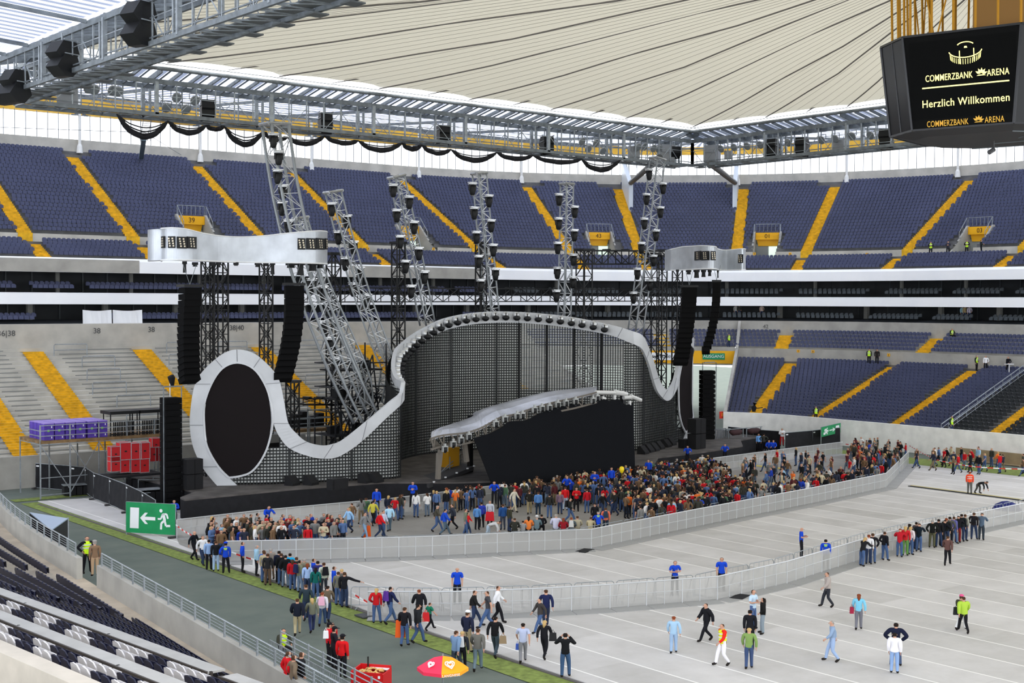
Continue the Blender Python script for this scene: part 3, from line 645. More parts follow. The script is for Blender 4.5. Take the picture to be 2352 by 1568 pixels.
def hit(px, py, sec):    # ray onto the plan wall within a section
    d = ray(px, py); k = d.y/d.x; lo, hi = {'L': (0, I_TIPL), 'C': (I_C, I_TIPR), 'R': (I_TIPR-1, len(PLAN)-1)}[sec]; best = None
    for i in range(lo, hi):
        a, b = PLAN[i], PLAN[i+1]; fa, fb = a.y-k*a.x, b.y-k*b.x
        if fa*fb <= 0 and abs(fa-fb) > 1e-9:
            t = fa/(fa-fb); s = SL[i]+t*(SL[i+1]-SL[i]); z = CH+d.z*(a.lerp(b, t).x/d.x); best = (s, z)
            if sec != 'C': break
    if best is None:
        i = lo if abs(PLAN[lo].y-k*PLAN[lo].x) < abs(PLAN[hi].y-k*PLAN[hi].x) else hi
        best = (SL[i], CH+d.z*(PLAN[i].x/d.x))
    return best
PAIR = [('L', 506, 1120, 552, 1119), ('L', 485, 1096, 527, 1095), ('L', 466, 1070, 503, 1070), ('L', 445, 1023, 477, 1023), ('L', 438, 975, 470, 975), ('L', 441, 927, 471, 927), ('L', 450, 881, 487, 881), ('L', 468, 851, 497, 860), ('L', 496, 824, 512, 843), ('L', 520, 808, 528, 834),
        ('L', 545, 802, 546, 832), ('L', 575, 807, 567, 834), ('L', 598, 821, 582, 845), ('L', 628, 851, 599, 865), ('L', 642, 878, 608, 881), ('L', 652, 925, 621, 923), ('L', 661, 971, 628, 971), ('L', 679, 994, 641, 1002), ('L', 702, 1013, 664, 1029), ('L', 737, 1022, 705, 1046),
        ('L', 762, 1019, 741, 1052), ('L', 787, 1008, 778, 1046), ('L', 840, 966, 829, 1012), ('L', 891, 922, 889, 954), ('L', 914, 902, 912, 930)]
RIB = []
for sec, a, b, c, d in PAIR:
    o, i = hit(a, b, sec), hit(c, d, sec); RIB.append((o[0], o[1], i[0], i[1]))
def zat(x, y, py): 
    v = Vector((x, y, 0)); dd = _F.x*x+_F.y*y; return CH-(py-(692+.004*(topx((x, y, CH))[0]-1176)))/FPX*dd
for (x, y, po, pi_) in ((59.7, 87.3, 878, 918), (60.5, 89.4, 867, 902), (61.9, 92, 838, 882), (63.0, 93.5, 818, 862), (64.2, 94.9, 802, 846), (65.6, 96.2, 789, 832), (67, 97.3, 778, 815)):
    s = SL[s_near(x, y)]; RIB.append((s, zat(x, y, po), s, zat(x, y, pi_)))
for sec, a, b, c, d in [('C', 974, 750, 978, 776), ('C', 1013, 732, 1018, 758), ('C', 1069, 720, 1071, 746), ('C', 1130, 715, 1130, 741), ('C', 1190, 716, 1190, 741), ('C', 1257, 721, 1257, 746), ('C', 1320, 728.6, 1320, 754), ('C', 1383, 741, 1383, 765), ('C', 1432, 753, 1420, 775)]:
    o, i = hit(a, b, sec), hit(c, d, sec); RIB.append((o[0], o[1], i[0], i[1]))
for sec, a, b, c, d in [('R', 1468, 770, 1463, 796), ('R', 1483, 802, 1478, 822), ('R', 1494.6, 834.6, 1486, 845), ('R', 1504, 867, 1493, 871), ('R', 1514, 886, 1502, 897), ('R', 1524, 895, 1514, 913), ('R', 1535, 887, 1525, 920), ('R', 1544, 867, 1537, 912), ('R', 1550, 834.6, 1550, 885), ('R', 1554, 806, 1556, 850), ('R', 1561, 785, 1563, 815),
                    ('R', 1572, 768, 1573, 792), ('R', 1584, 775, 1581, 795), ('R', 1593, 796, 1588, 818), ('R', 1601, 827, 1592, 845), ('R', 1603, 867, 1594, 867), ('R', 1602, 910, 1592.5, 905), ('R', 1598, 945, 1588, 936), ('R', 1590, 976, 1581, 968), ('R', 1580, 1011, 1565, 1012)]:
    o, i = hit(a, b, sec), hit(c, d, sec); RIB.append((o[0], o[1], i[0], i[1]))
RS = cr([(a, b, 0) for a, b, c, d in RIB], 4); RI = cr([(c, d, 0) for a, b, c, d in RIB], 4)
def wp(s, z, off): s = max(0, min(SL[-1], s)); p = at_s(s)+nrm(s)*off; p.z = z; return p
WO = Vector((72.5, 90, DZ))
wall = thing('stage_video_wall', 'long wavy stage wall of grey slatted video panels edged with a silver ribbon', 'stage wall', WO)
def rel_(L, o=WO): return [Vector(p)-o for p in L]
mb = MB()
for j in range(len(RS)-1):
    q = [(RS[j], .42), (RS[j+1], .42), (RI[j+1], .36), (RI[j], .36)]
    f = [wp(p.x, p.y, o)-WO for p, o in q]; b = [wp(p.x, p.y, .1)-WO for p, o in q]; mb.hexa(f+b)
o = mb.build('silver_ribbon', mat('ribbon_silver', (200, 202, 205), .4, .12, var=.04, scale=.5), wall)
mb = MB()
for j in range(0, len(RS), 8): mb.bar(wp(RS[j].x, RS[j].y, .43)-WO, wp(RI[j].x, RI[j].y, .37)-WO, .04)
mb.build('panel_joint', mat('joint_grey', (130, 132, 136), .6), wall)
# grid of the wall
ztop = []
for (a, b, c, d) in RIB:
    ztop.append(((a+c)/2, (b+d)/2))
def ztop_s(s):
    if s < hit(640, 1000, 'L')[0]:
        return {True: 4.2}.get(s > hit(560, 1100, 'L')[0], 2.4) if s > hit(515, 1110, 'L')[0] else 0
    if s > hit(1553, 950, 'R')[0]: return hit(1560, 985, 'R')[1] if s < hit(1580, 1005, 'R')[0] else 0
    best = None
    L = ztop[17:-9]
    for (s0, z0), (s1, z1) in zip(L, L[1:]):
        if s0 <= s <= s1: return z0+(z1-z0)*(s-s0)/max(1e-6, s1-s0)
    return L[-1][1] if s > L[-1][0] else L[0][1]
STP = .24; hz = MB(); vt = MB(); bk = MB(); s = hit(515, 1110, 'L')[0]; S1 = hit(1580, 1005, 'R')[0]
W0, W1 = hit(1192, 800, 'C')[0], hit(1383, 800, 'C')[0]; W2 = hit(1430, 800, 'C')[0]
k = 0
while s < S1:
    zt = ztop_s(s)
    if zt > DZ+.3:
        n = nrm(s); a = at_s(s)+n*.06; seg = k % 8 == 0 and S_TIPL < s < S_TIPR
        wid = .075 if not (k % 20 == 0) else .2
        t = Vector((-n.y, n.x, 0)); p = a-t*wid/2-WO; q = a+t*wid/2-WO
        vt.hexa([Vector((p.x, p.y, 0)), Vector((q.x, q.y, 0)), Vector((q.x, q.y, 0))+n*.05, Vector((p.x, p.y, 0))+n*.05, Vector((p.x, p.y, zt-DZ)), Vector((q.x, q.y, zt-DZ)), Vector((q.x, q.y, zt-DZ))+n*.05, Vector((p.x, p.y, zt-DZ))+n*.05])
        s2 = min(s+STP, S1); z = DZ+.15; b0, b1 = at_s(s), at_s(s2); n2 = nrm(s2)
        while z < zt:
            u0, u1 = b0+n*.03, b1+n2*.03
            hz.quad((u0.x-WO.x, u0.y-WO.y, z-DZ), (u1.x-WO.x, u1.y-WO.y, z-DZ), (u1.x-WO.x, u1.y-WO.y, z-DZ+.15), (u0.x-WO.x, u0.y-WO.y, z-DZ+.15)); z += STP
        hi = zt-DZ if not (W0 < s < W2) else 5.6
        if True:
            u0, u1 = b0-n*.3-WO, b1-n2*.3-WO
            bk.quad((u0.x, u0.y, 0), (u1.x, u1.y, 0), (u1.x, u1.y, hi), (u0.x, u0.y, hi))
    s += STP; k += 1
hz.build('slats', mat('led_slat_grey', (186, 188, 186), .5, .1), wall); vt.build('mullions', mat('led_mullion', (40, 42, 43), .6), wall); bk.build('backing', mat('wall_backing', (22, 23, 24), .9), wall)
mb = MB()
for s in rng(W0, W1, (W1-W0)/3): mb.bar(wp(s, DZ, .14)-WO, wp(s, ztop_s(s)-.4, .14)-WO, .2, .1)
for z in (5.6, 8.6, 11.2):
    for s in rng(W0, W2, 1): mb.bar(wp(s, z, -.3)-WO, wp(s+1, z, -.3)-WO, .12)
mb.build('support_frame', BLK, wall)
# oval screens
for sec, ring, lab in (('L', [(527, 1095), (503, 1070), (477, 1023), (470, 975), (471, 927), (487, 881), (512, 845), (546, 832), (582, 845), (608, 881), (621, 923), (625, 970), (617, 1015), (603, 1050), (580, 1080), (555, 1091)], 'left'), ('R', [(1566, 992), (1558, 974), (1552, 944), (1550.5, 894), (1552, 867), (1558, 834), (1563, 812), (1573, 792), (1582, 796), (1589, 818), (1593, 863), (1593, 894), (1588, 936), (1579, 978)], 'right')):
    C_ = cr([(*hit(x, y, sec), 0) for x, y in ring+ring[:1]], 4)[:-1]; c0 = sum((p for p in C_), Vector((0, 0, 0)))/len(C_); mb = MB(); rim = MB()
    t = wp(c0.x, c0.y, 0); th = thing('oval_screen', 'tall black oval video screen framed by the silver ribbon, %s end of the stage wall' % lab, 'screen', t)
    for a, b in zip(C_, C_[1:]+C_[:1]):
        mb.poly([wp(c0.x, c0.y, .34)-t, wp(a.x, a.y, .34)-t, wp(b.x, b.y, .34)-t]); mb.poly([wp(c0.x, c0.y, .2)-t, wp(b.x, b.y, .2)-t, wp(a.x, a.y, .2)-t])
        rim.bar(wp(a.x, a.y, .36)-t, wp(b.x, b.y, .36)-t, .14, .14)
    mb.build('screen_face', mat('oval_black', (29, 25, 26), .9, spec=.1), th); rim.build('rim', mat('ribbon_silver', (200, 202, 205)), th)
# spotlights set into the ribbon
sp0 = tag(empty('ribbon_spotlight'), cat='spotlight', group='spotlights set along the crest of the silver ribbon')
mb = MB(); mb.tube([(0, .2, .22), (0, -.35, .22)], .3, 10); mb.build('hood', mat('hood_silver', (206, 208, 210), .25, .5), sp0, True)
mb = MB(); mb.lathe([(.12, -.32), (.3, -.2), (.36, -.05), (.3, .08), (.08, .14)], 10, c=(0, -.4, .0)); mb.bar((0, -.4, .1), (0, -.4, .4), .08); mb.build('lamp_head', BLK, sp0, True)
sa = SL[s_near(60.5, 89.4)]+.2; sb = hit(1393, 755, 'C')[0]; NS = 31
RM = [((a.x+b.x)/2, (a.y+b.y)/2) for a, b in zip(RS, RI)]
def rz_(s):
    L = [(x, z) for x, z in RM if S_TIPL-.5 < x < S_TIPR]
    for (a, za), (b, zb) in zip(L, L[1:]):
        if a <= s <= b: return za+(zb-za)*(s-a)/max(1e-6, b-a)
    return L[-1][1]
for k in range(NS):
    s = sa+(sb-sa)*k/(NS-1); o = sp0 if k == 0 else copy_tree(sp0); o.location = wp(s, rz_(s), .5); n = nrm(s); o.rotation_euler = (0, 0, math.atan2(n.y, n.x)+PI/2)
    o['label'] = 'spotlight in the crest of the silver ribbon, %s from the %s end' % ((ORD[k], 'left') if k < 16 else (ORD[NS-1-k], 'right'))
# stage deck
deck = [(43.4, 101.5), (43.4, 89.5), (41.4, 87.6), (41.2, 86.5), (50, 86.6), (57, 85.6), (61.5, 82.2), (64, 81.0), (81.8, 81.4), (85.5, 84.6), (92, 85.2), (99, 86.6), (103, 90.4), (108, 91.6), (110, 101.5)]
t = thing('stage', 'large dark stage floor with black skirt in front of the video wall', 'stage', (72, 92, 0)); mb = MB(); mb.prism([(x-72, y-92, DZ-.12) for x, y in deck], (0, 0, .12)); fixnormals(mb.build('deck', mat('stage_floor', (82, 78, 76), .85, var=.2, scale=.8), t))
mb = MB(); 
for (a, b) in zip(deck, deck[1:]): 
    mb.quad((a[0]-72, a[1]-92, 0), (b[0]-72, b[1]-92, 0), (b[0]-72, b[1]-92, DZ-.12), (a[0]-72, a[1]-92, DZ-.12))
mb.build('skirt', BLKF, t)
# ------------------------------------------------------------------ canopy and curtain
t = thing('stage_canopy', 'curved silver canopy roof over the front of the stage', 'canopy', (72, 84, DZ)); TO = Vector((72, 84, DZ))
FR = [(990, 1007), (1019, 999), (1067, 994), (1099, 985), (1125, 972), (1152, 957), (1180, 952), (1210, 942), (1241, 932), (1280, 922), (1319, 914), (1370, 901)]
BK = [(992, 1003), (1012, 988), (1033, 977), (1079, 960), (1087, 948), (1112, 939), (1138, 931), (1189, 917), (1240, 905.5), (1270, 901), (1333, 896), (1372, 897)]
F3 = [onY(x, y, 80.6) for x, y in FR]; B3 = [onY(x, y, 80.9 if i == 0 else 84.5 if i == 1 else 87.5) for i, (x, y) in enumerate(BK)]
F3 = cr(F3, 3); B3 = cr(B3, 3); mb = MB(); n = len(F3)
rows_ = []
for k in range(5):
    u = k/4; rows_.append([F3[i].lerp(B3[i], u)+Vector((0, 0, .45*math.sin(PI*u)))-TO for i in range(n)])
for k in range(4): mb.slab(rows_[k], rows_[k+1], (0, 0, -.12))
mb.build('roof_skin', mat('canopy_silver', (172, 174, 182), .28, .35, var=.16, scale=.5), t)
mb = MB(); 
for i in range(0, n-1):
    a, b = F3[i]-TO, F3[i+1]-TO; mb.bar(a, b, .12); mb.bar(a-Vector((0, 0, .8)), b-Vector((0, 0, .8)), .14)
    mb.bar(a, (a if i % 2 else b)-Vector((0, 0, .8)), .09); mb.bar(F3[i]-TO, B3[i]-TO-Vector((0, 0, .3)), .12)
for (x, y, x2, y2) in ((990, 1008, 1012, 1030), (1012, 1030, 1008, 1068), (1012, 1030, 1065, 1003), (1065, 1003, 1072, 1060), (1008, 1040, 1006, 1100)): mb.bar(onY(x, y, 81.2)-TO, onY(x2, y2, 81.2)-TO, .3)
mb.build('truss_ribs', mat('brown_grey_frame', (108, 102, 94), .6), t)
mb = MB()
for (x, y, x2, y2) in ((1368, 901, 1432, 902), (1410, 902, 1438, 905), (1432, 913, 1450, 912), (1448, 909, 1472, 919), (1412, 899, 1440, 905)): mb.tube([onY(x, y, 80.8)-TO, onY(x2, y2, 80.8)-TO], .17, 8)
for x, y in ((1370, 905), (1384, 910), (1411, 907), (1446, 920), (1388, 912)): mb.bar(onY(x, y, 80.8)-TO, onY(x, y+10, 80.8)-TO, .2)
mb.build('boom_tube', mat('pale_boom', (206, 206, 204), .4, .2), t)
mb = MB(); 
for i in range(3): mb = MB(); mb.bar((-6+i*8.5, 2.5, 0), (-6+i*8.5, 2.5, 4.6+i*.6), .35); mb.build('leg', BLK, t)
fl0 = tag(empty('canopy_lamp'), cat='stage light', group='silver lamps hung along the front of the canopy'); mb = MB(); mb.box((0, 0, -.35), (.5, .35, .12)); mb.box((-.27, 0, -.6), (.06, .3, .6)); mb.box((.27, 0, -.6), (.06, .3, .6)); mb.box((0, 0, -.2), (.2, .2, .3)); mb.build('yoke', mat('bright_yoke', (168, 170, 168), .4, .3), fl0)
mb = MB(); mb.lathe([(.12, -1.0), (.22, -.8), (.22, -.5), (.1, -.42)], 10); h_ = mb.build('lamp_head', BLK, fl0, True); mb = MB(); mb.lathe([(.1, -1.03), (.11, -1.0)], 10); mb.build('lens', mat('lamp_glass', (120, 126, 130), .1), h_)
for k, (x, y) in enumerate([(1022, 1021), (1041, 1010), (1059, 1001), (1077, 993), (1139, 964), (1160, 953), (1188, 946), (1200, 945), (1228, 932), (1245, 929), (1262, 927), (1281, 920), (1300, 917), (1322, 913), (1362, 911), (1372, 905)]):
    o = fl0 if k == 0 else copy_tree(fl0); o.location = onY(x, y-4, 80.3); o.scale = (.72, .72, .72); o['label'] = 'silver-yoked lamp under the canopy front edge, %s from the left' % ORD[k]
CT = [(1088, 1006), (1121, 997), (1152, 980), (1172, 968), (1206, 965), (1232, 953), (1259, 940), (1290, 933), (1330, 923), (1351, 927), (1383, 916), (1400, 920), (1420, 916), (1437, 929), (1454, 923)]
CBT = [(1134, 1088), (1160, 1096), (1190, 1100), (1210, 1098), (1230, 1096), (1255, 1094), (1280, 1092), (1300, 1090), (1330, 1087), (1352, 1085), (1385, 1081), (1402, 1078), (1420, 1074), (1440, 1071), (1459, 1068)]
a = cr([onwall(x, y, (60, 80.2), (82, 80.9)) for x, y in CT], 6); b = cr([onwall(x, y, (60, 80.0), (82, 80.7)) for x, y in CBT], 6)
for L in (a, b):
    for i, p in enumerate(L): p.y += .04*math.sin(i*.37)
for p in b: p.z = min(p.z, 1.0)
mb = MB(); P0_ = Vector((72, 80.6, 0)); ms = [[p.lerp(q, u)-P0_+Vector((0, .04*math.sin(i*.45), 0)) for i, (p, q) in enumerate(zip(a, b))] for u in (0, .25, .5, .75, 1)]
for A_, B_ in zip(ms, ms[1:]): mb.slab(A_, B_, (0, .05, 0))
o = mb.build('stage_curtain', mat('curtain_black', (27, 28, 31), 1, spec=.02)); o.location = P0_; tag(o, 'huge black cloth curtain hanging from the canopy in front of the stage', 'curtain')
# ------------------------------------------------------------------ silver clouds with blinders
def cloud(name_, label, plan, zb, zt, back, bl, facey):
    P = plan[len(plan)//2]; O = Vector((P[0], P[1], zb)); t = thing('silver_cloud', label, 'cloud', O); c = cr([(x, y, 0) for x, y, _ in plan], 5); zs = cr([(z, 0, 0) for _, _, z in plan], 5)
    mb = MB(); F = [Vector((p.x, p.y, zb)) for p in c]; T_ = [Vector((p.x, p.y, z.x)) for p, z in zip(c, zs)]
    mb.strip([p-O for p in F], [p-O for p in T_]); bx = [p+Vector(back) for p in F]; tx = [p+Vector(back) for p in T_]
    mb.strip([p-O for p in tx], [p-O for p in bx]); mb.strip([p-O for p in T_], [p-O for p in tx]); mb.strip([p-O for p in bx], [p-O for p in F])
    mb.quad(F[0]-O, T_[0]-O, tx[0]-O, bx[0]-O); mb.quad(F[-1]-O, bx[-1]-O, tx[-1]-O, T_[-1]-O)
    mb.build('shell', mat('cloud_silver', (192, 197, 204), .3, .25, var=.09, scale=.6), t, True)
    mb = MB(); mb.tube([p-O for p in F], .06, 6); mb.tube([p-O for p in T_], .05, 6); mb.build('edge_trim', WHITE, t)
    for (px, py, w, h) in bl:
        # find the plan segment under the pixel
        d = ray(px, py); k = d.y/d.x
        for i in range(len(c)-1):
            fa, fb = c[i].y-k*c[i].x, c[i+1].y-k*c[i+1].x
            if fa*fb <= 0:
                u = fa/(fa-fb) if fa != fb else 0; p = c[i].lerp(c[i+1], u); z = CH+d.z*p.x/d.x; tn = (c[i+1]-c[i]).normalized(); nn = Vector((tn.y, -tn.x, 0)); break
        else: continue
        kk = p.dot(Vector((_F.x, _F.y, 0)))/FPX; W = w*kk/max(.35, abs(tn.dot(_R0))); Hh = h*kk; q = Vector((p.x, p.y, z))-O+nn*.05
        mb = MB(); mb.hexa([q-tn*W/2-nn*.04-Vector((0, 0, Hh/2)), q+tn*W/2-nn*.04-Vector((0, 0, Hh/2)), q+tn*W/2+nn*.05-Vector((0, 0, Hh/2)), q-tn*W/2+nn*.05-Vector((0, 0, Hh/2)), q-tn*W/2-nn*.04+Vector((0, 0, Hh/2)), q+tn*W/2-nn*.04+Vector((0, 0, Hh/2)), q+tn*W/2+nn*.05+Vector((0, 0, Hh/2)), q-tn*W/2+nn*.05+Vector((0, 0, Hh/2))])
        bp = mb.build('blinder_panel', BLK, t); mb = MB()
        for rr in range(4):
            for cc in range(2):
                ctr = q+nn*.07+tn*((cc-.5)*.28+(rr-1.5)*.03)+Vector((0, 0, (1.5-rr)*.17)); mb.quad(*[ctr+tn*x*.06+Vector((0, 0, y*.055)) for x, y in ((-1, -1), (1, -1), (1, 1), (-1, 1))])
        mb.build('lamp_cluster', mat('warm_lens', (226, 214, 190), .3), bp)
    return t
def py_(x, y, Y): p = onY(x, y, Y); return p
def pl(pts): return [(onY(x, y, Y).x, Y, onY(x, y, Y).z) for x, y, Y in pts]
z0 = onY(560, 601, 89).z
cloud('a', 'long wavy silver cloud with lamp panels above the left loudspeaker towers', pl([(371, 526, 91.6), (369, 525, 90.6), (376, 524, 89.4), (398, 523, 88.4), (428, 526, 88.2), (465, 535, 88.8), (510, 542, 89.6), (560, 544, 90), (610, 541, 89.6), (655, 536, 88.8), (700, 532, 88.2), (730, 530, 88.4), (748, 531, 89.3), (752, 533, 90.6), (751, 534, 91.8)]), z0, 0, (0, 2.2, 0), [(376, 556, 10, 27), (395, 556, 17, 27), (417, 557, 19, 27), (439, 557, 15, 27), (692, 560, 16, 26), (714, 560, 18, 26), (734, 560, 14, 26), (748, 560, 6, 25)], 1)
z1 = onY(1640, 619, 87).z
cloud('b', 'smaller silver cloud with lamp panels above the right loudspeakers', pl([(1541, 573, 92), (1565, 567, 90.5), (1590, 565, 88), (1612, 564, 85.8), (1634, 565, 84.6), (1645, 567, 84.8), (1648, 571, 86.2), (1662, 574, 87.6), (1685, 573, 86.6), (1704, 571, 85.2), (1713, 572, 85.6)]), z1, 0, (1.2, 2.0, 0), [(1604, 587, 13, 21), (1621, 587, 13, 21), (1637, 587, 12, 21), (1702, 594, 9, 20)], 1)
# hoists and motors under the clouds
def hangbits(L, lab, Y):
    for k, (x, y0, y1, w) in enumerate(L):
        a, b = onY(x, y0, Y), onY(x, y1, Y); mb = MB(); mb.tube([(0, 0, 0), (0, 0, -(a.z-b.z)*.55), (0, 0, -(a.z-b.z))], [w*.034/2, w*.034/2, w*.02], 8); mb.box((0, 0, -.1), (w*.04, w*.03, .2))
        o = mb.build('chain_hoist', BLK, loc=a); tag(o, 'black chain hoist under the %s silver cloud, %s from the left' % (lab, ORD[k]), 'hoist', 'black hoists under the silver clouds')
hangbits([(424, 600, 626, 7), (448, 602, 612, 9), (489, 602, 611, 8), (502, 602, 614, 8), (542, 602, 610, 8), (591, 602, 613, 8), (610, 602, 611, 8), (626, 602, 630, 8), (668, 603, 615, 16), (690, 603, 632, 14), (718, 603, 622, 16), (735, 603, 616, 12)], 'left', 90)
hangbits([(1556, 619, 640, 6), (1582, 620, 630, 10), (1600, 620, 638, 12), (1616, 620, 636, 10), (1630, 620, 634, 8), (1649, 621, 638, 4)], 'right', 88)
# ------------------------------------------------------------------ line arrays
def line_array(label, top, bot, wpx, Y, n, lean, yaw):
    A, B = onY(*top, Y), onY(*bot, Y); t = thing('line_array', label, 'loudspeaker array', A); L = (B-A); L = Vector((L.x, 0, L.z)); h = L.length/n; w = wpx*(A.dot(Vector((_F.x, _F.y, 0))))/FPX
    Rm = Matrix.Rotation(yaw, 4, 'Z'); p = Vector((0, 0, 0))
    mb = MB(); mb.box((0, 0, .12), (w*1.15, 1.0, .18), yaw); mb.build('flying_frame', BLK, t)
    for k in range(n):
        u = (k+.5)/n; c = Vector((L.x*u+lean*math.sin(PI*u)*1.0, .8*u*u, L.z*u)); tl = -.5*u
        M = Matrix.Translation(c) @ Rm @ Matrix.Rotation(tl, 4, 'X'); mb = MB(); mb.hexa([M @ Vector(q) for q in ((-w/2, -.45, -h*.492), (w/2, -.45, -h*.492), (w/2, .35, -h*.45), (-w/2, .35, -h*.45), (-w/2, -.45, h*.492), (w/2, -.45, h*.492), (w/2, .35, h*.45), (-w/2, .35, h*.45))]); mb.build('speaker_module', mat('speaker_black', (15, 15, 16), .95, spec=.1), t)
    mb = MB(); mb.bar((0, 0, .2), (-.5, 0, 1.6), .03); mb.bar((0, 0, .2), (.5, 0, 1.6), .03); mb.build('bridle', GSTEEL, t); return t
line_array('black line array hanging left of the left oval screen', (436, 660), (446, 880), 44, 88.5, 15, -.2, R(8))
line_array('black line array hanging right of the left oval screen', (675, 656), (659, 876), 42, 88.5, 15, .25, R(-20))
line_array('black line array hanging in front of the right oval screen', (1583, 660), (1576, 838), 33, 88, 15, 0, R(-35))
line_array('narrow black line array hanging right of the right oval screen', (1646, 648), (1634, 812), 18, 86, 14, .25, R(-50))
# ground speaker stacks
def stack(label, px, py0, py1, wpx, Y, yaw=0, zb=None):
    A = onY(px, py1, Y); B = onY(px, py0, Y); A.z = zb if zb is not None else A.z; t = thing('speaker_stack', label, 'loudspeaker stack', (A.x, A.y, A.z)); kk = A.dot(Vector((_F.x, _F.y, 0)))/FPX; w = wpx*kk; H = B.z-A.z; n = max(3, int(H/.45))
    for k in range(n): mb = MB(); mb.box((0, 0, (k+.5)*H/n), (w, 1.0, H/n*.93), yaw); mb.box((0, -.5*math.cos(yaw), (k+.5)*H/n), (w*.8, .05, H/n*.5), yaw); mb.build('speaker_module', mat('speaker_black', (24, 24, 26)), t)
    mb = MB(); 
    for s in (-1, 1): mb.bar((s*w/2*math.cos(yaw)*1.1, s*w/2*math.sin(yaw)*1.1-.3, 0), (s*w/2*math.cos(yaw)*1.1, s*w/2*math.sin(yaw)*1.1-.3, H+.8), .06)
    mb.bar((-w*.6, -.3, H+.8), (w*.6, -.3, H+.8), .1); mb.build('tower_frame', GSTEEL, t)
stack('tall black loudspeaker stack left of the stage wall', 393, 912, 1128, 40, 91.5, 0, -.02)
stack('tall black loudspeaker stack right of the right oval screen', 1623, 850, 1000, 30, 93, R(-25), DZ)
for (x, y0, y1, w, Y, l) in ((440, 1052, 1125, 42, 91, 'low black bass bin group beside the left loudspeaker stack'), (1600, 960, 1005, 34, 87.5, 'low black bass bin group at the foot of the right oval screen')):
    A, B = onY(x, y1, Y), onY(x, y0, Y); A.z = DZ; kk = A.dot(Vector((_F.x, _F.y, 0)))/FPX; t = thing('bass_bin', l, 'loudspeaker', A); 
    for i in range(2):
        for j in range(2): mb = MB(); mb.box(((i-.5)*w*kk/2, 0, (j+.5)*(B.z-A.z)/2), (w*kk/2*.95, 1.1, (B.z-A.z)/2*.95)); mb.build('cabinet', BLKM, t)
# ------------------------------------------------------------------ lattice towers
def tower(label, px, py0, py1, wpx, Y, m=BLK, ground=True):
    B = onY(px, py0, Y); kk = B.dot(Vector((_F.x, _F.y, 0)))/FPX; w = wpx*kk; H = B.z if ground else B.z-onY(px, py1, Y).z; z0 = 0 if ground else onY(px, py1, Y).z
    t = thing('lattice_tower', label, 'tower', (B.x, B.y, z0)); mb = MB(); mb.truss((0, 0, 0), (0, 0, H), w, w, w*1.1, .1); mb.build('lattice', m, t)
    mb = MB(); mb.box((0, 0, .1), (w*1.3, w*1.3, .2)); mb.box((0, 0, H+.1), (w*1.4, w*1.3, .2)); mb.build('head_block', m, t); return t
for (x, y0, w, Y, l) in [(477, 598, 22, 97, 'black lattice tower behind the left oval screen, leftmost'), (506, 598, 26, 97, 'wider black lattice tower behind the left oval screen'), (611, 600, 22, 97, 'black lattice tower above the right side of the left oval screen'), (766, 585, 24, 101.5, 'black lattice tower crossed by the second leaning mast'),
                      (915, 560, 22, 101, 'black lattice tower beside the third leaning mast'), (1105, 560, 18, 101.5, 'black lattice tower behind the fourth leaning mast'), (1342, 576, 26, 101.5, 'black lattice tower right of the upright mast'), (1497, 585, 24, 100.5, 'black lattice tower behind the right leaning mast'), (1521, 590, 16, 101, 'thin black lattice tower left of the right silver cloud'), (1556, 620, 16, 97, 'thin black lattice tower under the right silver cloud'), (672, 878, 22, 95, 'short black lattice tower behind the valley of the ribbon')]: tower(l, x, y0, 0, w, Y)
def bridge(label, x0, y0, x1, y1, h, Y, m, t=.1):
    a, b = onY(x0, y0, Y), onY(x1, y1, Y); th = thing('truss_bridge', label, 'truss', a); mb = MB(); mb.truss((0, 0, 0), b-a, .9, h, 1.9, t); mb.build('truss', m, th)
    mb = MB(); 
    for u in (.1, .3, .5, .7, .9): mb.box((b-a)*u+Vector((0, 0, h/2+.1)), (.3, 1.0, .15))
    mb.build('clamp', BLK, th)
bridge('long black truss bridge crossing behind the leaning masts', 700, 677, 1545, 678, 1.25, 103.2, BLK)
bridge('short black truss bridge left of the right silver cloud', 1326, 591, 1540, 591, 1.4, 103.2, BLK, .14)
bridge('low black truss beam seen through the valley of the ribbon', 690, 922, 840, 922, .5, 98.5, BLK)
# ------------------------------------------------------------------ leaning light masts
def mast(label, pts, w, Y, dY=0):
    P = [onY(x, y, Y+dY*i/(len(pts)-1)) for i, (x, y) in enumerate(pts)]; O = P[-1]; t = thing('light_mast', label, 'mast', O); mb = MB(); c = cr(P, 4)
    sd = []
    for i, p in enumerate(c):
        d = (c[min(i+1, len(c)-1)]-c[max(i-1, 0)]).normalized(); r = d.cross(Vector((0, 1, 0))).normalized(); sd.append((r*w/2, Vector((0, w/2, 0))))
    for sx, sy in ((-1, -1), (1, -1), (1, 1), (-1, 1)): mb.tube([p+a*sx+b*sy-O for p, (a, b) in zip(c, sd)], .085 if w < 1.3 else .13, 6)
    mb.build('chord', LSTEEL, t, True); mb = MB(); tot = 0; L = sum((q-p).length for p, q in zip(c, c[1:])); n = int(L/(w*.8))
    def at(u):
        x = u*(len(c)-1); i = min(int(x), len(c)-2); f = x-i; return c[i].lerp(c[i+1], f), sd[i]
    for k in range(n):
        (p, (a, b)), (q, (a2, b2)) = at(k/n), at((k+1)/n); s = 1 if k % 2 else -1
        for f in (-1, 1):
            mb.bar(p+a*s+b*f-O, q-a2*s+b2*f-O, .055); mb.bar(p+a*f-b*s-O, q+a2*f+b2*s-O, .055)
            mb.bar(p-a+b*f-O, p+a+b*f-O, .045)
    mb.build('bracing', ALU, t); mb = MB(); p, (a, b) = at(0)
    for s in (-1, 1): mb.tube([p+a*s*1.3-b-O, p+a*s*1.3+b-O], .14, 6); mb.tube([p+a*1.3+b*s-O, p-a*1.3+b*s-O], .12, 6)
    mb.build('head_frame', ALU, t); return t
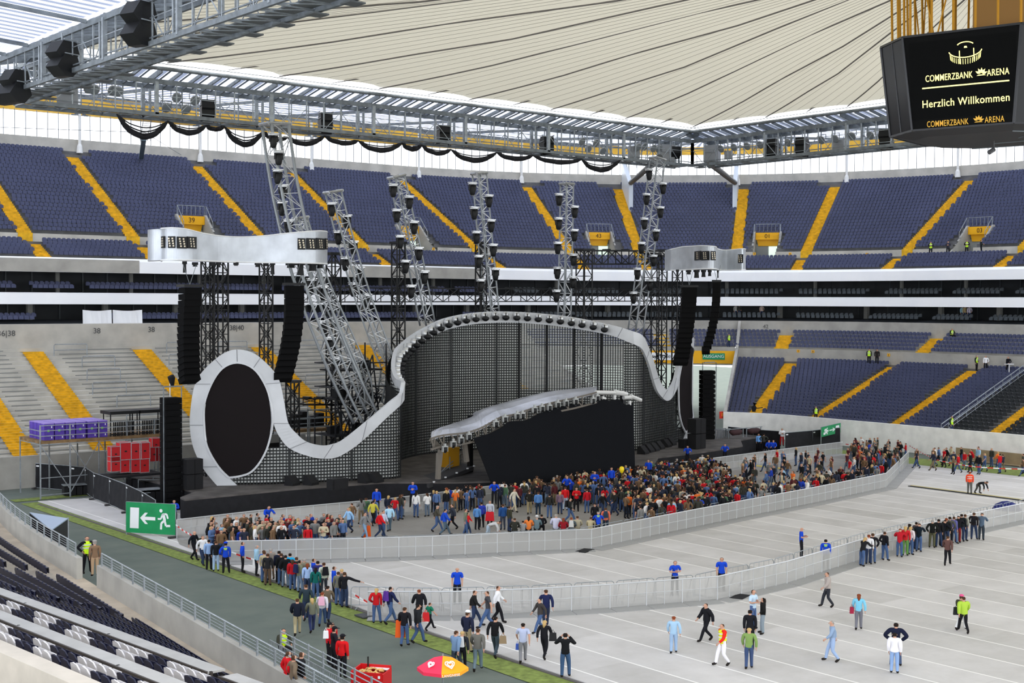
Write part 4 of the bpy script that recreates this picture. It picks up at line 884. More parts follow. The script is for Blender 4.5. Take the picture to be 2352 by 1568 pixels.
mast('tallest leaning light mast reaching the roof truss above the left silver cloud', [(632, 285), (652, 420), (678, 540), (712, 660), (757, 780), (800, 880), (842, 965)], 1.55, 97.5, -5)
mast('short leaning mast head just behind the left silver cloud', [(690, 500), (712, 570), (745, 660), (790, 760), (833, 862), (843, 930)], .8, 98.5, -4)
mast('second leaning light mast, left of the crest of the silver ribbon', [(765, 440), (796, 560), (836, 690), (876, 800), (893, 850), (880, 925)], 1.0, 100, -4)
mast('third leaning light mast, rising from the left shoulder of the ribbon', [(911, 405), (930, 490), (952, 590), (982, 745)], 1.0, 100.6)
mast('fourth light mast, slightly leaning above the ribbon crest', [(1101, 398), (1108, 480), (1118, 590), (1131, 725)], .95, 100.8)
mast('upright light mast above the middle of the ribbon crest', [(1302, 422), (1301, 500), (1299, 600), (1296, 735)], .9, 100.8)
mast('right leaning light mast reaching towards the far roof corner', [(1510, 365), (1497, 480), (1482, 600), (1459, 765)], 1.1, 100.2)
ml0 = tag(empty('moving_head_light'), cat='stage light', group='black moving head lights on the leaning masts')
mb = MB(); mb.lathe([(.34, .34), (.42, .38), (.42, .46), (.2, .5)], 10); mb.box((0, 0, .55), (.9, .3, .08)); mb.build('base_hood', mat('hood_silver', (206, 208, 210)), ml0)
mb = MB(); mb.bar((-.37, 0, .35), (.37, 0, .35), .06, .16); mb.bar((-.33, 0, .35), (-.33, 0, -.15), .08, .2); mb.bar((.33, 0, .35), (.33, 0, -.15), .08, .2); mb.build('yoke', BLK, ml0)
mb = MB(); mb.lathe([(.14, -.62), (.24, -.5), (.3, -.1), (.3, .15), (.16, .3)], 10); h_ = mb.build('lamp_head', BLK, ml0, True); mb = MB(); mb.lathe([(.12, -.66), (.13, -.62)], 10); mb.build('lens', mat('lamp_glass', (120, 126, 130), .1), h_)
ML = {'tallest leaning mast': [(628, 322), (640, 362), (638, 405), (650, 440), (648, 478), (663, 520), (716, 655), (742, 672), (744, 752), (758, 790), (770, 835)],
      'second leaning mast': [(762, 480), (797, 508), (777, 545), (812, 568), (793, 605), (826, 628), (811, 664), (843, 690)], 'third leaning mast': [(903, 437), (940, 464), (911, 495), (951, 522), (919, 555), (962, 582), (931, 612), (975, 636), (944, 669)],
      'fourth mast': [(1085, 433), (1123, 461), (1089, 489), (1128, 518), (1094, 545), (1133, 574), (1099, 600), (1138, 629), (1104, 655)], 'upright mast': [(1284, 458), (1320, 486), (1283, 513), (1319, 540), (1281, 569), (1317, 596), (1280, 626), (1316, 648), (1278, 679)],
      'right leaning mast': [(1491, 400), (1523, 432), (1485, 457), (1517, 487), (1480, 513), (1507, 540), (1473, 569), (1501, 598), (1464, 628), (1493, 654), (1455, 683)]}
k = 0
for nm, L in ML.items():
    for j, (x, y) in enumerate(L):
        o = ml0 if k == 0 else copy_tree(ml0); k += 1; o.location = onY(x, y, 99.4 if 'tall' not in nm else 96); o['label'] = 'moving head light with silver hood on the %s, %s from the top' % (nm, ORD[j])
# ------------------------------------------------------------------ bits on the deck
def wedge(label, x, y, s=1.0, yaw=0):
    P = onz(x, y, DZ); mb = MB(); M = Matrix.Rotation(yaw, 4, 'Z')
    mb.prism([M @ Vector((-.35*s, q, z)) for q, z in ((-.3*s, 0), (.35*s, 0), (.35*s, .55*s), (.1*s, .6*s), (-.3*s, .15*s))], M @ Vector((.7*s, 0, 0))); o = fixnormals(mb.build('stage_monitor', BLKM)); o.location = P; tag(o, label, 'monitor', 'black stage monitors along the foot of the video wall')
for k, (x, y) in enumerate([(672, 1114), (715, 1113), (840, 1108), (865, 1107), (1478, 1042), (1491, 1038), (1503, 1035), (1515, 1031), (1531, 1026), (1542, 1022)]):
    wedge('small black monitor at the foot of the video wall, %s from the %s' % ((ORD[k], 'left screen') if k < 4 else (ORD[k-4], 'curtain')), x, y, 1.25, R(20))
for (x, y, l, w) in ((775, 1124, 'large black box on the deck under the ribbon valley', 1.35), (1574, 1028, 'large black box on the deck at the foot of the right oval screen', 1.1)):
    mb = MB(); mb.box((0, 0, .42), (w, .8, .8)); mb.box((0, -.42, .42), (w*.8, .06, .6)); o = mb.build('equipment_box', BLKM, loc=onz(x, y, DZ)); tag(o, l, 'box')
t = thing('ramp', 'dark ramp with silver handrails left of the black curtain', 'ramp', onz(1005, 1092, DZ)); O = onz(1005, 1092, DZ)
a, b, c_, d = onz(985, 1112, DZ-.1), onz(1088, 1071, DZ+.5), onz(1060, 1062, DZ+.5), onz(955, 1098, DZ-.1)
mb = MB(); mb.slab([a-O, b-O], [d-O, c_-O], (0, 0, -.3)); mb.build('plate', mat('ramp_dark', (60, 60, 62), .7), t)
mb = MB(); 
for h in (1.0, .55): mb.tube([onz(1008, 1088, DZ+.1)-O, onz(1056, 1072, DZ+.2)-O+Vector((0, 0, h)), onz(1084, 1066, DZ+.5)-O+Vector((0, 0, h))], .045, 6)
for x, y in ((1033, 1080), (1058, 1072), (1084, 1066)): p = onz(x, y, DZ+.2)-O; mb.bar(p, p+Vector((0, 0, 1.1)), .06)
mb.build('handrail', STEEL, t); mb = MB()
for u in (.1, .35, .6, .85, 1): mb.box(a.lerp(b, u)-O+Vector((0, -.05, .05)), (.15, .1, .1))
mb.build('edge_lamp', WHITE, t)
mb = MB(); mb.box((0, 0, .75), (1.1, 1.0, 1.5)); mb.box((0, 0, 1.55), (1.15, 1.05, .15)); o = mb.build('equipment_case', mat('case_yellow', (196, 142, 30), .6), loc=onz(1034, 1072, DZ+.3)); tag(o, 'yellow equipment case under the canopy beside the ramp', 'case')

# backstage clutter seen through the valley and behind the left shoulder of the ribbon
rk = random.Random(9)
t = thing('backstage_scaffold', 'tangle of dark scaffold tubes behind the left shoulder of the silver ribbon', 'scaffold', (61.5, 97, 0)); mb = MB(); pts = [Vector((rk.uniform(-2.6, 2.4), rk.uniform(-1.5, 1.8), rk.uniform(1.5, 11.8))) for _ in range(34)]
for x in (-2.6, -1, .8, 2.4):
    for y in (-1.5, 1.8): mb.bar((x, y, 0), (x, y, 11.6-(2.4-x)*.9), .1)
for z in (2, 4, 6, 8, 10): mb.bar((-2.6, -1.5, z), (2.4, -1.5, z), .1); mb.bar((-2.6, 1.8, z), (2.4, 1.8, z), .1); mb.bar((-2.6, -1.5, z), (-2.6, 1.8, z), .1)
for a, b in zip(pts, pts[1:]): mb.bar(a, b, .09)
mb.build('tubes', mat('scaffold_dark', (48, 50, 54), .5, .3), t); mb = MB()
for z in (4, 7, 9.4): mb.box((0, .2, z), (4.6, 2.6, .12))
for k in range(9): mb.box((rk.uniform(-2, 2), rk.uniform(-1, 1), rk.choice((4.4, 7.4, 9.8))), (rk.uniform(.4, .9), .6, rk.uniform(.5, .9)))
mb.build('platforms', BLKM, t)
t = thing('backstage_container', 'dark backstage booth with grey tarpaulin top seen through the ribbon valley', 'booth', (53.5, 97.5, 0)); mb = MB(); mb.box((0, 0, 1.9), (5.4, 3, 3.8)); mb.build('booth', BLKM, t); mb = MB(); mb.prism([(-2.8, -1.6, 3.8), (2.8, -1.6, 3.8), (2.8, -1.6, 4.3), (-2.8, -1.6, 4.6)], (0, 3.2, 0)); fixnormals(mb.build('tarpaulin', mat('tarp_grey', (124, 124, 122), .8), t)); mb = MB()
for x in (-2.9, -1, 1, 2.9): mb.bar((x, -1.8, 0), (x, -1.8, 6.4), .09)
for z in (4.9, 5.6, 6.3): mb.bar((-4.5, -1.8, z), (5, -1.8, z), .09)
mb.build('tube_frame', GSTEEL, t)
t = thing('catering_platform', 'low scaffold platform with stacked dark gear behind the ribbon valley', 'platform', (57, 103, 0)); mb = MB(); mb.box((0, 0, 4.0), (12, 3, .25)); mb.build('deck', WOOD, t); mb = MB()
for i in range(14): mb.box((-5.4+i*.8, .3*(i % 2), 4.6+.1*(i % 3)), (.6, .8, 1.0+.2*(i % 3)))
mb.build('gear', BLKM, t); mb = MB()
for x in (-6, -3, 0, 3, 6):
    mb.bar((x, -1.5, 0), (x, -1.5, 5.2), .08); mb.bar((x, 1.5, 0), (x, 1.5, 4), .08)
for z in (4.6, 5.1): mb.bar((-6, -1.5, z), (6, -1.5, z), .06)
mb.build('tube_frame', STEEL, t)
# ================================================================== the ground
def fmat(name, base, dark, lines=True):
    m = bpy.data.materials.new(name); m.use_nodes = True; nt = m.node_tree; b = nt.nodes['Principled BSDF']; b.inputs['Roughness'].default_value = .8; b.inputs['Specular IOR Level'].default_value = .25; N = nt.nodes.new; L = nt.links.new
    geo = N('ShaderNodeNewGeometry'); sep = N('ShaderNodeSeparateXYZ'); L(geo.outputs['Position'], sep.inputs[0])
    cmb = N('ShaderNodeCombineXYZ'); L(sep.outputs['Y'], cmb.inputs['X']); 
    ad = N('ShaderNodeMath'); ad.operation = 'SUBTRACT'; L(sep.outputs['X'], ad.inputs[0]); ad.inputs[1].default_value = 37.1; L(ad.outputs[0], cmb.inputs['Y'])
    br = N('ShaderNodeTexBrick'); L(cmb.outputs[0], br.inputs['Vector']); br.inputs['Scale'].default_value = 1; br.inputs['Brick Width'].default_value = 11.3; br.inputs['Row Height'].default_value = 2.522; br.inputs['Mortar Size'].default_value = .02
    br.inputs['Color1'].default_value = (.0, .0, .0, 1); br.inputs['Color2'].default_value = (1, 1, 1, 1); br.inputs['Mortar'].default_value = (.35, .35, .35, 1); br.offset = .37
    nz = N('ShaderNodeTexNoise'); nz.inputs['Scale'].default_value = .35; nz.inputs['Detail'].default_value = 8; nz.inputs['Roughness'].default_value = .65; L(geo.outputs['Position'], nz.inputs['Vector'])
    mx = N('ShaderNodeMath'); mx.operation = 'MULTIPLY_ADD'; L(br.outputs['Color'], mx.inputs[0]); mx.inputs[1].default_value = .7
    n2 = N('ShaderNodeMath'); n2.operation = 'MULTIPLY_ADD'; L(nz.outputs['Fac'], n2.inputs[0]); n2.inputs[1].default_value = 1.6; n2.inputs[2].default_value = -.55; L(n2.outputs[0], mx.inputs[2])
    rp = N('ShaderNodeValToRGB'); L(mx.outputs[0], rp.inputs[0]); rp.color_ramp.elements[0].color = rgb(dark); rp.color_ramp.elements[1].color = rgb(base)
    # fine ribs and white seam tapes
    dv = N('ShaderNodeMath'); dv.operation = 'DIVIDE'; L(ad.outputs[0], dv.inputs[0]); dv.inputs[1].default_value = 2.522
    fr = N('ShaderNodeMath'); fr.operation = 'FRACT'; a2 = N('ShaderNodeMath'); a2.operation = 'ADD'; L(dv.outputs[0], a2.inputs[0]); a2.inputs[1].default_value = 20.5; L(a2.outputs[0], fr.inputs[0])
    s5 = N('ShaderNodeMath'); s5.operation = 'SUBTRACT'; L(fr.outputs[0], s5.inputs[0]); s5.inputs[1].default_value = .5
    ab = N('ShaderNodeMath'); ab.operation = 'ABSOLUTE'; L(s5.outputs[0], ab.inputs[0]); lt = N('ShaderNodeMath'); lt.operation = 'LESS_THAN'; L(ab.outputs[0], lt.inputs[0]); lt.inputs[1].default_value = .017 if lines else .008
    mc = N('ShaderNodeMixRGB'); L(lt.outputs[0], mc.inputs[0]); L(rp.outputs[0], mc.inputs[1]); mc.inputs[2].default_value = rgb((236, 234, 230) if lines else (150, 148, 143)); L(mc.outputs[0], b.inputs['Base Color'])
    MATS[name] = m; return m
COVER = fmat('pitch_cover', (205, 202, 200), (172, 169, 165)); COVD = fmat('pitch_cover_worn', (150, 147, 142), (124, 121, 117), False)
SURR = mat('artificial_surround', (92, 101, 94), 1, scale=.5, c2=(106, 113, 104))
mb = MB(); mb.quad((-40, -60, -.06), (240, -60, -.06), (240, 240, -.06), (-40, 240, -.06)); struct(mb.build('floor', SURR))
mb = MB(); mb.hexa([(36, 6, -.05), (109.6, 6, -.05), (109.6, 88, -.05), (36.4, 101.4, -.05), (36, 6, 0), (109.6, 6, 0), (109.6, 88, 0), (36.4, 101.4, 0)]); struct(mb.build('floor_pitch_cover', COVER))
G = {}
FENCE1 = [(520, 1291), (660, 1288), (820, 1284), (1035, 1277), (1330, 1262), (1500, 1231), (1700, 1190), (1870, 1156), (2043, 1119), (2087, 1066)]
FRONTB = [(406, 1237), (600, 1213), (770, 1196), (904, 1183), (1028, 1166), (1200, 1142), (1420, 1113), (1633, 1083.5), (1829, 1056), (1931, 1043)]
FENCE2 = [(845, 1416), (1035, 1416), (1240, 1408), (1450, 1395), (1672, 1376), (1830, 1335), (2040, 1266), (2200, 1228), (2420, 1180)]
W1 = [onz(*p) for p in FENCE1]; WF = [onz(*p) for p in FRONTB]; W2_ = [onz(*p) for p in FENCE2]
poly = [onz(412, 1250), onz(520, 1293)]+W1[1:]+[onz(1990, 1040)]+WF[::-1]
mb = MB(); mb.poly([(p.x, p.y, .012) for p in poly]); o = mb.build('floor_front_area', COVD); struct(o)
bmx = bmesh.new(); bmx.from_mesh(o.data); bmesh.ops.triangulate(bmx, faces=bmx.faces); bmesh.ops.recalc_face_normals(bmx, faces=bmx.faces); bmx.to_mesh(o.data); bmx.free()
mb = MB()
mb.quad((34.1, 6, -.03), (35.85, 6, -.03), (36.3, 101.2, -.03), (35.0, 101.2, -.03)); mb.quad((109.9, 20, -.03), (114.6, 20, -.03), (114.6, 88, -.03), (109.9, 88, -.03)); mb.quad((35, 102.2, -.028), (42, 102.2, -.028), (42, 103.6, -.028), (35, 103.6, -.028))
struct(mb.build('floor_turf_strip', TURF))
mb = MB(); mb.box((35.92, 53, -.0), (.16, 94, .05)); struct(mb.build('trim_6', mat('cover_edge_dark', (96, 92, 90), .8)))
mb = MB(); mb.box((117.0, 52, .55), (.12, 46, 1.1)); mb.box((116.6, 52, .02), (.7, 46, .05)); struct(mb.build('trim_7', mat('tan_board', (152, 134, 106), .9, var=.08)))
# dark matting of the stage service yard
mb = MB(); mb.poly([(40.6, 89, -.02), (40.6, 103, -.02), (40, 108, -.02), (108, 108, -.02), (110, 90, -.02)][::-1]); struct(mb.build('floor_yard', mat('yard_mat', (74, 74, 74), .95, var=.2, scale=1)))
# ------------------------------------------------------------------ barriers
MESHM = glassy('barrier_mesh', (178, 177, 174), .66, .8)
def make_barrier(L=2.0, h=1.22):
    t = empty('mesh_barrier'); t['category'] = 'barrier'
    mb = MB(); mb.bar((0, 0, .02), (0, 0, h), .045); mb.bar((L*.5, 0, .02), (L*.5, 0, h), .03); mb.tube([(0, 0, h), (L, 0, h)], .035, 6); mb.tube([(0, 0, .65), (L, 0, .65)], .016, 4); mb.build('top_rail', mat('barrier_rail', (196, 198, 200), .4, .2), t)
    mb = MB(); mb.quad((0, 0, .06), (L, 0, .06), (L, 0, h), (0, 0, h)); mb.build('mesh_sheet', MESHM, t)
    mb = MB()
    for x in (.25, .75): mb.bar((L*x, 0, h*.95), (L*(x+.07), .75, .05), .035)
    mb.box((L/2, -.1, .015), (L*.98, 1.5, .03)); mb.build('braced_footplate', mat('footplate_grey', (158, 158, 157), .6, .1), t); return t
def along_poly(pts, step):
    i = 0; p = Vector(pts[0]); out = []
    while i < len(pts)-1:
        d = Vector(pts[i+1])-p; L = d.length
        if L < step*.6: i += 1; continue
        d.normalize(); out.append((p.copy(), math.atan2(d.y, d.x), min(1, L/step) if L < step*1.4 and i == len(pts)-2 else 1)); p = p+d*step
        if (Vector(pts[i+1])-p).length < step*.5 or (Vector(pts[i+1])-p).dot(d) < 0: i += 1
    return out
BAR = make_barrier(); used = False
for pts, lab, grp in ((W1, 'grey mesh barrier panel in the long run enclosing the crowd', 'mesh barriers enclosing the crowd'), (WF, 'grey mesh barrier panel in the run directly in front of the stage', 'mesh barriers in front of the stage'), (W2_, 'grey mesh barrier panel in the nearest run across the open floor', 'mesh barriers across the open floor')):
    for (p, a, s) in along_poly(pts, 2.0):
        o = copy_tree(BAR) if used else BAR; used = True; o.location = (p.x, p.y, .0 if pts is not W1 else .012); o.rotation_euler = (0, 0, a); o['label'] = lab; o['group'] = grp
def make_crowd_barrier(L=2.2, h=1.1):
    t = empty('crowd_barrier'); t['category'] = 'barrier'; mb = MB(); r = .16
    mb.tube([(.03, 0, 0), (.03, 0, h-r), (.08, 0, h-.05), (r, 0, h), (L-r, 0, h), (L-.08, 0, h-.05), (L-.03, 0, h-r), (L-.03, 0, 0)], .022, 6, caps=False); mb.tube([(.03, 0, .2), (L-.03, 0, .2)], .018, 5); mb.build('frame', STEEL, t)
    mb = MB()
    for k in range(1, 5): mb.tube([(L*k/5, 0, .2), (L*k/5, 0, h)], .012, 4)
    mb.build('bar', STEEL, t); mb = MB(); mb.bar((.3, -.3, .02), (.3, .3, .02), .05); mb.bar((L-.3, -.3, .02), (L-.3, .3, .02), .05); mb.build('foot', STEEL, t); return t
CBR = make_crowd_barrier(); used = False
def shiftpoly(pts, d): 
    out = []
    for i, p in enumerate(pts):
        a = pts[max(0, i-1)]; b = pts[min(len(pts)-1, i+1)]; t = (b-a).normalized(); out.append(p+Vector((-t.y, t.x, 0))*d)
    return out
CB2 = [onz(805, 1398)]+shiftpoly(W2_, 1.25)
for pts, lab, grp in ((CB2, 'galvanised crowd barrier in the row behind the nearest mesh run', 'crowd barriers behind the nearest mesh run'), (shiftpoly(W1, 1.1)[1:-1], 'galvanised crowd barrier in the row inside the crowd enclosure', 'crowd barriers inside the enclosure')):
    for (p, a, s) in along_poly(pts, 2.24):
        o = copy_tree(CBR) if used else CBR; used = True; o.location = (p.x, p.y, 0.01); o.rotation_euler = (0, 0, a); o['label'] = lab; o['group'] = grp
# red and white tapes
def tape(label, pts):
    mb = MB(); mw = MB(); k = 0
    for a, b in zip(pts, pts[1:]):
        a, b = Vector(a), Vector(b); n = max(1, int((b-a).length/.45))
        for i in range(n):
            sg = .25*((i+.5)/n)*(1-(i+.5)/n); u, v = a.lerp(b, i/n), a.lerp(b, (i+1)/n); u.z -= sg; v.z -= sg; (mb if k % 2 else mw).bar(u, v, .015, .085); k += 1
    t = thing('barrier_tape', label, 'tape', pts[0]); O = Vector(pts[0])
    for m_, n_, q in ((mb, 'red_stripe', mat('tape_red', (206, 40, 36), .5)), (mw, 'white_stripe', WHITE)): m_.v = [tuple(Vector(p)-O) for p in m_.v]; m_.build(n_, q, t)
tape('red and white tape across the right edge of the floor beside the queue', [onz(2087, 1045, .0)+Vector((0, 0, 1.0)), onz(2150, 1078)+Vector((0, 0, .9)), onz(2240, 1095)+Vector((0, 0, .9)), onz(2365, 1102)+Vector((0, 0, .95))])
tape('short red and white tape beside the big exit sign', [onz(404, 1237)+Vector((0, 0, .9)), onz(440, 1258)+Vector((0, 0, .8))])
tape('red and white tape joining the crowd barrier and the nearest mesh run', [onz(807, 1395)+Vector((0, 0, .8)), onz(845, 1415)+Vector((0, 0, .7))])
tape('red and white tape across the barrier behind the blue stewards', [onz(532, 1305)+Vector((0, 0, .95)), onz(588, 1318)+Vector((0, 0, .8))])
tape('red and white tape beyond the far right barrier end', [onz(1935, 1040)+Vector((0, 0, 1.0)), onz(2000, 1050)+Vector((0, 0, .9))])
# yellow cable duct
a, b = Vector((96.3, 66.0, 0)), Vector((96.1, 40, 0)); t = thing('cable_duct', 'long yellow and black cable ramp across the floor beside the orange-vested worker', 'cable ramp', a)
mb = MB(); mb.prism([(-.02, 0, .0), (.3, 0, .0), (.22, 0, .07), (.05, 0, .07)], (-.2, -26, 0)); fixnormals(mb.build('lid', mat('duct_yellow', (206, 190, 96), .6), t)); mb = MB(); mb.box((-.22, -13, .03), (.35, 26, .06), R(-.45)); mb.build('base', mat('duct_black', (50, 50, 52), .7), t)
a = onz(1752, 1072); mb = MB(); mb.box((0, 0, .04), (.5, 5.5, .08), R(5)); o = mb.build('cable_duct', mat('duct_yellow', (206, 190, 96)), loc=a); tag(o, 'short yellow cable ramp in the open ground before the right stage barrier', 'cable ramp')
mb = MB(); mb.box((0, 0, .03), (.55, .8, .06)); o = mb.build('floor_hatch', mat('hatch_dark', (70, 72, 74), .6), loc=onz(835, 1415)); tag(o, 'dark square floor plate at the left end of the nearest mesh run', 'plate')
mb = MB(); mb.box((0, 0, .02), (1.2, .7, .05), R(20)); o = mb.build('rubber_mat', BLKM, loc=onz(1343, 1265)); tag(o, 'small black mat at the bend of the long mesh barrier', 'mat')
mb = MB(); mb.box((0, 0, .02), (1.2, .7, .05), R(20)); o = mb.build('rubber_mat', BLKM, loc=onz(1700, 1371)); tag(o, 'small black mat at the bend of the nearest mesh barrier', 'mat')

# ------------------------------------------------------------------ near stand at lower left
def WX(Y): return 23.05+.108*(Y-41.2)+.0035*max(0, Y-70)**2
def BX(Y): return 17.5-.09*(Y-38)
def rowX(i, Y):
    if i <= 9: return WX(Y)-1.35+(BX(Y)-(WX(Y)-1.35))*i/9
    return BX(Y)-{10: 1.0, 11: 1.85, 12: 2.9, 13: 4.05, 14: 4.9, 15: 5.9, 16: 6.7}[i]
_RZ = {10: 4.36, 11: 4.66, 12: 4.86, 13: 5.2, 14: 5.5}
RZ = lambda i: _RZ.get(i, 1.62+.27*max(i, 0))
YS = rng(10, 92, 2)
mb = MB(); 
mb.strip([(WX(y), y, 0) for y in YS if y < 62.8], [(WX(y), y, 2.6) for y in YS if y < 62.8]); mb.strip([(WX(y), y, 2.6) for y in YS if y < 62.8], [(WX(y)-.28, y, 2.6) for y in YS if y < 62.8]); mb.strip([(WX(y)-.28, y, 2.6) for y in YS if y < 62.8], [(WX(y)-.28, y, 1.5) for y in YS if y < 62.8])
yw = [y for y in rng(64.3, 92, 1.5)]
mb.strip([(WX(y)-.3, y, 0) for y in yw], [(WX(y)-.3, y, 2.6) for y in yw]); mb.strip([(WX(y)-.3, y, 2.6) for y in yw], [(WX(y)-.6, y, 2.6) for y in yw]); mb.strip([(WX(y)-.6, y, 2.6) for y in yw], [(WX(y)-.6, y, 1.5) for y in yw]); mb.quad((WX(64.3)-.3, 64.3, 0), (WX(64.3)-.6, 64.3, 0), (WX(64.3)-.6, 64.3, 2.6), (WX(64.3)-.3, 64.3, 2.6)); mb.quad((WX(62)-.0, 62, 0), (WX(62)-.28, 62, 0), (WX(62)-.28, 62, 2.6), (WX(62), 62, 2.6))
struct(mb.build('wall_near', CONC))
mb = MB(); 
mb.strip([(WX(y)-.2, y, 1.55) for y in YS], [(WX(y)-1.35, y, 1.55) for y in YS]); struct(mb.build('floor_walkway', mat('walkway_tan', (178, 164, 144), .95, var=.07)))
mb = MB()
for i in range(15):
    mb.strip([(rowX(i, y), y, RZ(i-1)) for y in YS], [(rowX(i, y), y, RZ(i)) for y in YS]); mb.strip([(rowX(i, y), y, RZ(i)) for y in YS], [(rowX(i+1, y), y, RZ(i)) for y in YS])
struct(mb.build('near_tier', mat('tier_concrete_near', (166, 156, 140), .95, var=.08)))
mb = MB(); zl = 6.3
mb.strip([(rowX(15, y), y, 4.6) for y in YS], [(rowX(15, y), y, zl) for y in YS]); mb.strip([(rowX(15, y), y, zl) for y in YS], [(rowX(15, y)-.55, y, zl) for y in YS]); mb.strip([(rowX(15, y)-.55, y, zl) for y in YS], [(rowX(15, y)-.55, y, 4.3) for y in YS]); mb.strip([(rowX(15, y)-.55, y, 4.3) for y in YS], [(rowX(15, y)-4, y, 4.3) for y in YS], 1)
struct(mb.build('trim_8', [mat('ledge_concrete', (176, 168, 156), .95, var=.06), mat('gangway_dark', (78, 80, 74), .9, var=.1)]))
# benches with dark edges (long worktops)
def bench(label, off, zt, y0, y1):
    t = thing('writing_desk', label, 'desk', (BX(y0)-off, y0, zt)); O = Vector((BX(y0)-off, y0, zt)); ys = rng(y0, y1, 2); mb = MB()
    A = [Vector((BX(y)-off, y, zt))-O for y in ys]; B = [Vector((BX(y)-off-.55, y, zt))-O for y in ys]; mb.slab(A, B, (0, 0, -.06)); mb.build('desktop', mat('desk_grey', (160, 158, 154), .6, var=.05), t)
    mb = MB()
    for a, b in zip(B, B[1:]): mb.bar(a-Vector((.02, 0, .06)), b-Vector((.02, 0, .06)), .06, .16)
    mb.build('dark_edge', mat('desk_edge', (58, 52, 48), .5), t); mb = MB()
    for y in ys[::3]+[ys[-1]]: mb.bar(Vector((BX(y)-off-.45, y, zt))-O, Vector((BX(y)-off-.45, y, zt-.8))-O, .09)
    mb.build('leg', mat('desk_edge', (58, 52, 48)), t)
bench('grey writing desk running through the near stand, lower one', 0.1, RZ(9)+.72, 34.6, 74)
bench('short grey writing desk at the bottom left edge with a gap before it', 0.1, RZ(9)+.72, 20, 34.0)
bench('grey writing desk running through the near stand, upper one', 3.12, 5.58, 22, 70)
# rail on the near wall
def rail(label, y0, y1, off=-.14):
    O = Vector((WX(y0)+off, y0, 2.6)); t = thing('wall_railing', label, 'railing', O); ys = rng(y0, y1, 1.55); P = [Vector((WX(y)+off, y, 2.6))-O for y in ys]; mb = MB()
    for p in P: mb.bar(p, p+Vector((0, 0, .62)), .07, .05)
    mb.tube([p+Vector((0, 0, .62)) for p in P], .03, 6)
    for h in (.12, .24, .36, .48): mb.tube([p+Vector((0, 0, h)) for p in P], .012, 4)
    mb.build('rail_bars', STEEL, t)
rail('long steel railing on top of the near pitch wall', 30, 61.6); rail('steel railing on the curved part of the near pitch wall beyond the gate', 65, 91, -.45)
t = thing('ramp_railing', 'second steel railing beside the red food cart at the bottom edge', 'railing', onz(645, 1500, 1.0)); O = onz(645, 1500, 1.0); mb = MB(); E = onz(900, 1640, 1.0)-O
for h in (.9, .7, .5, .3, .1): mb.tube([Vector((0, 0, h)), E+Vector((0, 0, h))], .025, 5)
for u in (0, .14, .28, .42, .56, .7, .84): mb.bar(E*u, E*u+Vector((0, 0, .95)), .06)
mb.build('rail_bars', STEEL, t)
mb = MB()
for k in range(60): mb.bar(E*(k/60)+Vector((-.5, 0, 0)), E*(k/60)+Vector((-.5, 0, .62)), .02)
mb.bar(Vector((-.5, 0, .62)), E+Vector((-.5, 0, .62)), .04); mb.build('picket', STEEL, t)
# individual seats
def seat_proto(name, m, lab):
    t = empty(name); t['category'] = 'seat'; mb = MB()
    prof = [(-.22, .0), (.22, .0), (.225, .27), (.16, .4), (0, .44), (-.16, .4), (-.225, .27)]
    f = []; 
    for layer, (dx, cv) in enumerate(((0, .05), (-.04, .05))):
        f.append([Vector((dx-z*.22-cv*(1-(y/.22)**2)*.6, y, z+.36)) for y, z in prof])
    i = len(mb.v); mb.v += [tuple(p) for p in f[0]]+[tuple(p) for p in f[1]]; n = 7
    mb.f.append(tuple(range(n))); mb.m.append(0); mb.f.append(tuple(range(n, 2*n))[::-1]); mb.m.append(0)
    for k in range(n): a, b = k, (k+1) % n; mb.f.append((b, a, a+n, b+n)); mb.m.append(0)
    mb.build('backrest', m, t); mb = MB(); mb.hexa([(.02, -.2, .36), (.1, -.2, .34), (.1, .2, .34), (.02, .2, .36), (.03, -.2, .72), (.09, -.2, .7), (.09, .2, .7), (.03, .2, .72)]); mb.build('seat_pan', m, t)
    mb = MB(); mb.bar((.0, -.12, 0), (.0, -.12, .4), .04); mb.bar((0, .12, 0), (0, .12, .4), .04); mb.build('bracket', GSTEEL, t); return t
SN = seat_proto('stadium_seat', NAVY, ''); SW = seat_proto('white_stadium_seat', WHITES, '')
slots = []
for i in list(range(0, 9))+[10, 11, 13, 14]:
    y = 22.0
    while y < (88 if i < 9 else 74):
        gap = abs(y-63.2) < (1.1) or abs(y-52.6+.35*i*.0) < .45
        if not gap: slots.append((i, y))
        y += .52
pat = random.Random(11); white = set(); 
for i in (10, 11, 13, 14, 8, 7):
    y = 22
    while y < 74:
        n = pat.choice((2, 3, 4)) if i > 9 else 2; g = pat.choice((2, 2, 3)) if i > 9 else pat.choice((2, 3, 5))
        for k in range(n):
            if i > 9 or y < 46: white.add((i, round((y+k*.52-22)/.52)))
        y += (n+g)*.52
vis = []
for (i, y) in slots:
    P = Vector((rowX(i, y)-.5*(rowX(i, y)-rowX(i+1, y)), y, RZ(i))); x_, y_ = topx(P+Vector((0, 0, .5))); vis.append((-20 < x_ < 2380 and y_ < 1600, (P-CAM).length, i, y, P))
inv = sorted([v for v in vis if v[0]], key=lambda v: v[1])
navy = [v for v in inv if (v[2], round((v[3]-22)/.52)) not in white]; wht = [v for v in inv if (v[2], round((v[3]-22)/.52)) in white]
WORD = {0: 'in the front row against the walkway', 1: 'in the second row from the pitch wall', 2: 'in the third row from the pitch wall', 3: 'in the fourth row from the pitch wall', 4: 'in the fifth row from the pitch wall', 5: 'in the sixth row from the pitch wall', 6: 'in the seventh row from the pitch wall', 7: 'two rows in front of the lower writing desk', 8: 'directly in front of the lower writing desk', 10: 'in the lower of the two rows between the desks', 11: 'in the upper of the two rows between the desks', 13: 'in the row just above the upper desk', 14: 'in the row along the concrete ledge'}
